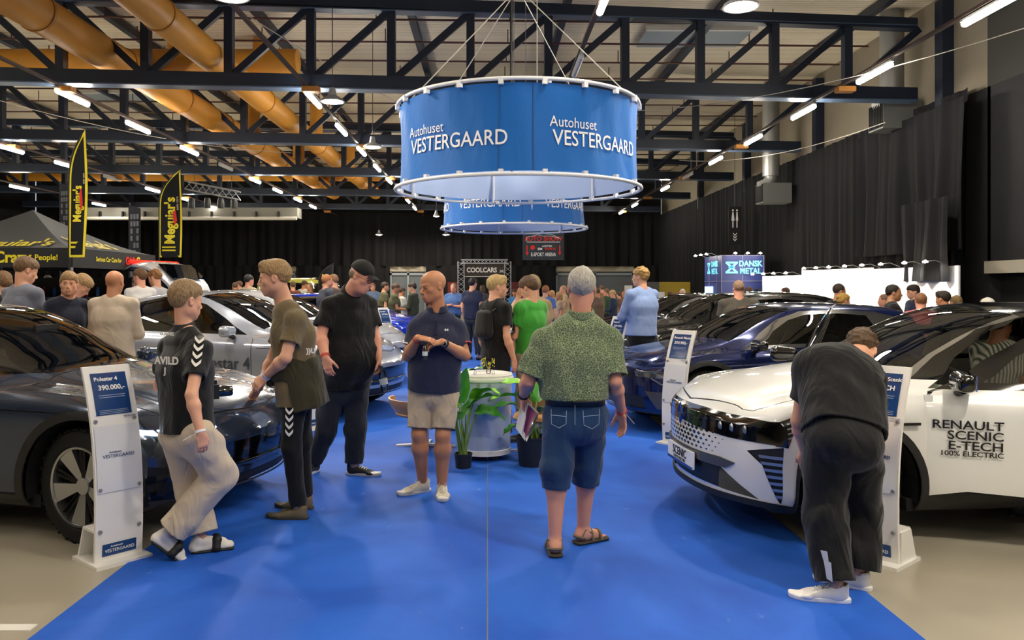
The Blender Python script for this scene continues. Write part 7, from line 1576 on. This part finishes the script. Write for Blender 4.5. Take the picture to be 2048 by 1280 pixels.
# ---------------------------------------------------------------- standing people from proportions
def human(lab, px, Y, H, yaw, top_c, bot_c='#23252b', hair_c='#5a4330', hair_st='short', skin_t='fair', pose='down', head=(0, .05), build=1.0, h=.010, long=False, cap_c=None, glasses=False, mats=None, z0=0, lean=0, group=None, x=None, face=True, shorts=False, arms=None, wr=.005, beard=None):
    x = (px-VX)/FPX*Y if x is None else x; k = H/1.75; f = V3(-math.sin(yaw), math.cos(yaw), 0); r = V3(math.cos(yaw), math.sin(yaw), 0); u = V3(0, 0, 1); o = V3(x, Y, z0)
    Q = lambda a, b, c: o+(r*a+f*(b+lean*max(0, c-.9))+u*c)*k
    p = Person(lab, base=(x, Y, z0), h=h, group=group); p.set_head(Q(0, .02+.02*0, 1.635), yaw+head[0], head[1], 0, .235*k)
    w = build; J = dict(pel=Q(0, 0, .93), chest=Q(0, -.01, 1.27), neck=Q(0, -.02, 1.485), sL=Q(-.175*w, -.01, 1.415), sR=Q(.175*w, -.01, 1.415), hL=Q(-.09*w, 0, .90), hR=Q(.09*w, 0, .90), kL=Q(-.10*w, .02, .50), kR=Q(.11*w, .0, .50), aL=Q(-.11*w, 0, .09), aR=Q(.14*w, .03, .09))
    if pose == 'down': J.update(eL=Q(-.23*w, -.03, 1.12), wL=Q(-.24*w, .06, .88), eR=Q(.23*w, -.03, 1.12), wR=Q(.24*w, .06, .88)); hd = dict(L=(u*-1+f*.15, r, -1, .4, .5), R=(u*-1+f*.15, -r, 1, .4, .5))
    elif pose == 'crossed': J.update(eL=Q(-.24*w, .08, 1.13), wL=Q(.02, .20, 1.17), eR=Q(.24*w, .08, 1.13), wR=Q(-.02, .23, 1.20)); hd = dict(L=(r+u*.15, -f, -1, .4, .3), R=(-r+u*.15, -f, 1, .4, .3))
    elif pose == 'front': J.update(eL=Q(-.22*w, .04, 1.12), wL=Q(-.10, .27, 1.10), eR=Q(.22*w, .04, 1.12), wR=Q(.10, .27, 1.10)); hd = dict(L=(f+r*.5, -u, -1, .6, .5), R=(f-r*.5, -u, 1, .6, .5))
    elif pose == 'raised': J.update(eL=Q(-.30*w, .10, 1.27), wL=Q(-.12, .13, 1.50), eR=Q(.23*w, -.03, 1.12), wR=Q(.20, .1, .9)); hd = dict(L=(u+r*.4, -f, -1, .4, .5), R=(u*-1, -r, 1, .4, .5))
    P = dict(hip=(.165*w*k, .125*w*k), waist=(.155*w*k, .12*w*k), chest=(.178*w*k, .128*w*k), shoulder=(.14*w*k, .088*k)); 
    if w > 1.12: P['belly'] = .06
    pr = mats or {}; tm = pr.get('top') or cloth('cloth_'+top_c.strip('#'), top_c, .85, .7, 5); bm_ = pr.get('bot') or cloth('trouser_'+bot_c.strip('#'), bot_c, .85, .7, 5)
    p.build(J, P, top=dict(mat=tm, hem=.04, sleeve=2.0 if long else .6, sleeve_r=.068*k, infl=.012, wr=wr, seed=int(abs(px)) % 97), bottom=dict(mat=bm_, r=(.098*k, .078*k, .07*k), len=.95 if shorts else 1.95, wr=wr, seed=int(abs(px)) % 89), skin_t=skin_t, hands=hd if h <= .012 else None, hand_sc=k)
    if hair_st: 
        hm = p.hair(hair_c, hair_st, seed=int(abs(px)) % 50)
        if pr.get('hair') and hm: hm.data.materials[0] = pr['hair']
    if cap_c: p.cap(cap_c)
    if face and h <= .011: p.face_bits(); p.brows(hairm(hair_c))
    if glasses: p.glasses()
    for q, yw in (('aL', .15), ('aR', -.15)):
        if h <= .012: p.shoe(J[q], yaw+yw, 0, .28*k, .05, '#2a2a2c', '#5a5a5c', None)
        else:
            F = Field(J[q]-.2, J[q]+.2, .012); fwd = V3(-math.sin(yaw), math.cos(yaw), 0); F.seg(J[q]-V3(0, 0, .05)-fwd*.05, J[q]-V3(0, 0, .055)+fwd*.13, .042, .036, .02); F.cut(V3(0, 0, z0+.002), V3(0, 0, -1)); p.out(F, 'shoe', M_black, 1)
    return p
# middle distance
pm = human('boy in black T-shirt with a backpack, blond fringe, beyond the cooler', 992, 8.3, 1.72, -.85, '#0f0f10', '#17181b', '#b59b67', 'quiff', 'fair', 'down', (-.45, .08), .88, .009)
b = MB(); F = Field(V3(-.35, 7.9, .9), V3(.35, 8.7, 1.6), .010); o_ = V3(*pm.base); f_ = V3(math.sin(.85), math.cos(.85), 0)
F.seg(o_-f_*.17+V3(0, 0, 1.15), o_-f_*.16+V3(0, 0, 1.32), .115, .10, 0, 'u', [math.cos(-.85), math.sin(-.85), 0], .07, .055, 2.6); e = empty('backpack', tuple(o_-f_*.19+V3(0, 0, 1.0)), 'small black backpack worn by the boy in black T-shirt', 'backpack')
bo = F.mesh('bag', cloth('bag_black', '#121214', .6, .5, 6), e, 1, np.array(e.location)); b = MB(); r_ = V3(math.cos(-.85), math.sin(-.85), 0); c_ = -np.array(e.location)+o_
for s_ in (-1, 1): b.tube([c_-f_*.13+r_*s_*.09+V3(0, 0, 1.36), c_-f_*.02+r_*s_*.11+V3(0, 0, 1.445), c_+f_*.13+r_*s_*.115+V3(0, 0, 1.33), c_+f_*.13+r_*s_*.14+V3(0, 0, 1.15), c_-f_*.1+r_*s_*.14+V3(0, 0, 1.06)], .012, 6)
b.build('shoulder_strap', M_black, e, smooth=True)
pg = human('boy in bright green polo shirt looking down at a tablet', 1060, 8.45, 1.71, .75, '#3f9a35', '#a7977d', '#5a3f28', 'bowl', 'fair', 'front', (.15, .45), .92, .009)
human('blond youth in beige shirt rubbing his head behind the boy in green', 1066, 9.15, 1.73, .5, '#a9966c', '#8c7c62', '#a88d5c', 'bowl', 'fair', 'raised', (.2, .3), .95, .010)
e = empty('tablet', (.17, 8.62, 1.12), 'blue-screened tablet in front of the boy in green polo', 'tablet', None, .5); e.rotation_euler = (.5, 0, .75); b = MB(); b.box((0, 0, 0), (.25, .17, .008)); b.build('case', M_black, e); b = MB(); b.box((0, 0, .005), (.23, .15, .003)); b.build('screen', mat('tablet_blue', '#3f86e0', .3, emit='#3f86e0', es=.6), e)
human('curly fair-haired man in light blue shirt with folded arms by the dark car', 1283, 10.9, 1.86, .55, '#8fa6d6', '#17171a', '#b08a52', 'curly', 'fair', 'crossed', (.35, .0), 1.12, .009, long=True)
human('big man in grey-brown polo shirt seen from behind at the black car door', 1477, 11.5, 1.68, -.1, '#4c473f', '#23252b', '#9a7a62', 'crew', 'pink', 'front', (.1, .25), 1.28, .010)
human('bald man in cream sweater seen from behind, between the two left cars', 228, 8.05, 1.77, -.05, '#c6b6a2', '#3a3a40', '#8a705a', None, 'tan', 'front', (0, .1), 1.06, .009, long=True)
human('boy in navy jersey turning his head to the camera, behind the dark car', 136, 8.05, 1.755, -2.2, '#1a1f30', '#23252b', '#9a7850', 'bowl', 'fair', 'front', (-.55, .0), .9, .009)
human('man in grey-blue shirt with back turned at the far left', 48, 8.15, 1.90, -.45, '#6c7080', '#2a2d38', '#6e5238', 'short', 'fair', 'front', (-.2, .35), 1.12, .009, long=True)
human('brown-haired boy cut by the left edge of the picture', 6, 8.9, 1.77, 1.2, '#17181c', '#23252b', '#7a5c3e', 'bowl', 'fair', 'down', (.1, .1), .95, .010)
human('fair-haired person bending forward behind the boy in navy jersey', 108, 8.9, 1.74, -1.2, '#7d92b8', '#2a2d38', '#9a7b55', 'short', 'fair', 'front', (-.2, .8), .95, .010, lean=.35)
human('man in white shirt in profile beside the raised tailgate', 281, 12.65, 1.88, .9, '#d6d3d0', '#2a2d38', '#6e4f36', 'short', 'pink', 'front', (.35, .05), 1.0, .011)
human('ginger-haired man in grey shirt next to the man in white shirt', 312, 13.0, 1.87, 1.3, '#a9a8ac', '#2a2d38', '#8f6238', 'curly', 'fair', 'front', (0, .25), 1.0, .011)
human('driver in striped shirt leaning inside the white SUV', 1998, 5.75, 1.42, -1.2, '#b9b39c', '#2a2d38', '#3a2a20', 'short', 'tan', 'front', (0, .2), 1.0, .010, face=False, z0=-.0, mats=dict(top=wave_mat('striped_cloth', '#d8d2bf', '#3d4a3c', 18, 'X', .8, .001, .1)))
human('man in dark hoodie with glasses before the white booth wall', 1677, 12.6, 1.64, -1.3, '#1a1c24', '#23252b', '#3c3028', 'crew', 'tan', 'front', (-.2, .15), 1.05, .011, long=True, glasses=True)
human('person with blond bun beside the man in dark hoodie', 1690, 11.7, 1.50, 1.2, '#22242c', '#23252b', '#a8843e', 'bun', 'pink', 'down', (-2.6, .1), .95, .011)
human('bearded dark-haired man in black T-shirt facing right before the white wall', 1785, 11.1, 1.625, -1.9, '#111114', '#23252b', '#241c18', 'crew', 'olive', 'down', (0, .05), 1.22, .010)
human('dark-haired man in navy sweater in profile before the white wall', 1828, 13.2, 1.63, 1.5, '#1c2746', '#23252b', '#2a1d16', 'bowl', 'fair', 'front', (0, .1), .95, .011, long=True)
human('person in pink shirt seen from behind before the white wall', 1842, 10.4, 1.515, -.3, '#b0525e', '#23252b', '#8a5f42', 'crew', 'pink', 'down', (0, .1), 1.0, .011)
human('dark-haired person with swept hair, seen from behind at right', 1888, 10.8, 1.54, .5, '#3a2a2a', '#23252b', '#2e221c', 'quiff', 'tan', 'down', (0, .1), .95, .011)
human('person with short sandy crop above the white SUV roof', 1913, 11.0, 1.475, .2, '#5a4a3a', '#23252b', '#7a6238', 'crew', 'tan', 'down', (0, .1), .95, .011)
human('person in white cap above the white SUV roof at far right', 1976, 10.2, 1.455, .2, '#c9c9c6', '#23252b', '#7a6238', 'short', 'fair', 'down', (0, .1), .95, .011, cap_c='#cfcac2')
# ---------------------------------------------------------------- far crowd: a few figures, copied with their own clothes colours
oc_top = mat('crowd_top', '#888888', .85, objcol=True, noise=(6, .25)); oc_bot = mat('crowd_trousers', '#888888', .85, objcol=True, noise=(6, .2)); oc_hair = mat('crowd_hair', '#888888', .6, objcol=True, noise=(50, .4))
protos = []
for i, (pose, st, w, lg) in enumerate((('down', 'short', 1.0, False), ('front', 'short', 1.05, False), ('crossed', 'crew', 1.12, False), ('front', 'bowl', .92, True), ('down', 'long', .86, False))):
    q = human('x', 0, 30, 1.75, 0, '#888888', '#23252b', '#5a4330', st, ('fair', 'tan', 'pink')[i % 3], pose, (0, .25 if pose == 'front' else .05), w, .018, long=lg, mats=dict(top=oc_top, bot=oc_bot, hair=oc_hair), x=i*1.0, face=False); protos.append(q.e)
def col4(c): return (*srgb(c), 1)
usedp = set()
def far(i, px, topy, Y, yaw, top, hair, lab, bot='#23262e'):
    H = EYE+(572-topy)/FPX*Y; src = protos[i]
    if i in usedp: o = copy_tree(src)
    else: o = src; usedp.add(i)
    o.location = ((px-VX)/FPX*Y, Y, 0); o.rotation_euler = (0, 0, yaw); s_ = H/1.765; o.scale = (s_,)*3; o['label'] = lab; o['category'] = 'person'; o['group'] = 'visitors in the far part of the hall'
    for ch in o.children: ch.color = col4(top if ch.name.startswith('shirt') else bot if ch.name.startswith('trousers') else hair)
    return o
crowd = [(0, 168, 552, 15.8, -1.2, '#b3b2ae', '#4a3526', 'visitor in pale grey top standing under the black tent'), (2, 182, 556, 16.3, .4, '#151517', '#a07860', 'balding visitor in black under the black tent'),
 (1, 96, 551, 16.5, .8, '#2a1a1c', '#1e1714', 'dark-clothed visitor under the tent near its lit red shelf'), (2, 497, 549, 17.6, -.6, '#b5aa90', '#1a1a1c', 'man in beige shirt beyond the silver cars, dark headwear'), (1, 470, 565, 23, .5, '#3c3f88', '#5a4030', 'small figure in blue-violet top left of the man in beige'),
 (0, 479, 562, 24.5, 1.5, '#5b4a40', '#6a4a34', 'small figure in brown top beside the man in beige'), (0, 586, 563, 24, .5, '#7a4030', '#5e4532', 'small figure in rust top above the blue roof, leftmost'), (1, 608, 561, 25, -.5, '#c9c6b8', '#4c3828', 'small figure in cream top above the blue roof'), (4, 620, 567, 24, 2.5, '#5a4038', '#6e543c', 'small long-haired figure above the blue roof'),
 (2, 653, 549, 15.9, -1.0, '#3d4250', '#a3683c', 'ginger man half hidden behind the big man in black polo'), (3, 668, 549, 17, 1.2, '#60504a', '#7a5638', 'brown-haired figure beside the ginger man, behind the black polo'), (2, 746, 566, 24, 2.9, '#5a7090', '#6a5040', 'man in grey-blue shirt facing the camera right of the black cap'),
 (0, 769, 564, 20.5, -1.2, '#5a5a3c', '#3c2c20', 'man in olive shirt standing upright between the two middle men'), (1, 790, 567, 19.5, -1.4, '#54563a', '#5a4030', 'man in olive shirt looking down at his hands between the two middle men'), (1, 803, 575, 21, -1.0, '#b9b9b4', '#3a2c22', 'small figure in pale checked top beside the men in olive'), (3, 826, 565, 19.8, 1.3, '#3c4030', '#2c211a', 'man in dark olive sweater left of the bald man'),
 (2, 907, 567, 20.8, 2.9, '#4c6ea6', '#8a7866', 'grey-haired man in blue shirt with folded arms right of the bald man'), (0, 945, 556, 17.5, -.5, '#1c2440', '#1a1512', 'dark-haired man in navy top left of the boy with backpack'), (4, 965, 570, 24, -.3, '#30343c', '#4a3828', 'long-haired visitor behind the man in navy top'), (1, 983, 574, 23, 2.6, '#17181c', '#4a3a2c', 'visitor in black facing the aisle left of the boy with backpack'),
 (1, 1030, 578, 24, 2.6, '#2c6fa8', '#3a2a20', 'visitor in bright blue between the two boys'), (0, 1091, 571, 17.0, -.4, '#5471b5', '#9a5f38', 'ginger man in blue T-shirt right of the boy in green'), (4, 1104, 580, 24, 2.2, '#c9b489', '#c2a468', 'long-haired blond visitor beside the man in blue T-shirt'), (2, 1127, 571, 22, 1.8, '#b49a78', '#b08a70', 'bald visitor in tan top left of the grey-haired man'), (4, 1119, 583, 20, 1.6, '#a8937a', '#b5905c', 'long-haired visitor in tan top left of the grey-haired man'),
 (1, 1195, 576, 20.5, .5, '#6e5c4c', '#5c4a3a', 'man in brown T-shirt from behind right of the grey-haired man'), (0, 1204, 570, 27, .2, '#8a6a50', '#6a4a36', 'taller visitor in tan behind the man in brown T-shirt'), (2, 1213, 577, 24, 1.1, '#2f4a34', '#7a5a40', 'visitor in dark green checked shirt'), (3, 1226, 580, 22.5, 1.2, '#20304e', '#b59a6a', 'fair-haired visitor in navy sweater'),
 (0, 1238, 583, 25, .4, '#5a5a5e', '#4a3426', 'visitor in grey beside the one in navy sweater'), (4, 1248, 582, 24, 2.9, '#7e5c50', '#b08a54', 'long-haired blonde visitor near the man with folded arms'), (1, 1261, 579, 27, 2.6, '#c9c6c2', '#5a4232', 'visitor in white behind the man with folded arms'), (3, 1312, 583, 27, .3, '#26262c', '#7a6a5a', 'visitor in black just right of the man with folded arms'),
 (2, 1365, 578, 21, 2.8, '#17181e', '#c9c6c0', 'white-haired man facing the camera by the grey partition'), (1, 1340, 583, 24, -1.0, '#3a3a3c', '#4a362a', 'visitor reading a notice on the grey partition'), (3, 1355, 585, 23, 1.2, '#4a3a34', '#7a4e38', 'visitor beside the white-haired man'), (0, 1497, 574, 15.5, -.8, '#3a3a40', '#5a3c28', 'brown-haired visitor just behind the big man in grey-brown polo'),
 (1, 1516, 578, 15.8, .3, '#15161a', '#131110', 'black-haired visitor right of the big man in grey-brown polo'), (0, 1572, 575, 18.5, 1.0, '#131316', '#4c3428', 'visitor in black T-shirt below the blue booth'), (2, 1770, 588, 13, 1.0, '#6a4a40', '#7a5640', 'visitor hidden behind the bearded man'),
 (3, 1056, 580, 26, 2.9, '#3a2c28', '#3a2a20', 'small visitor in dark brown far behind the boy in green'), (0, 262, 566, 16.5, 1.2, '#3c3a48', '#6a4a38', 'visitor in dark top under the tent edge near the bald man')]
for c in crowd: far(*c)
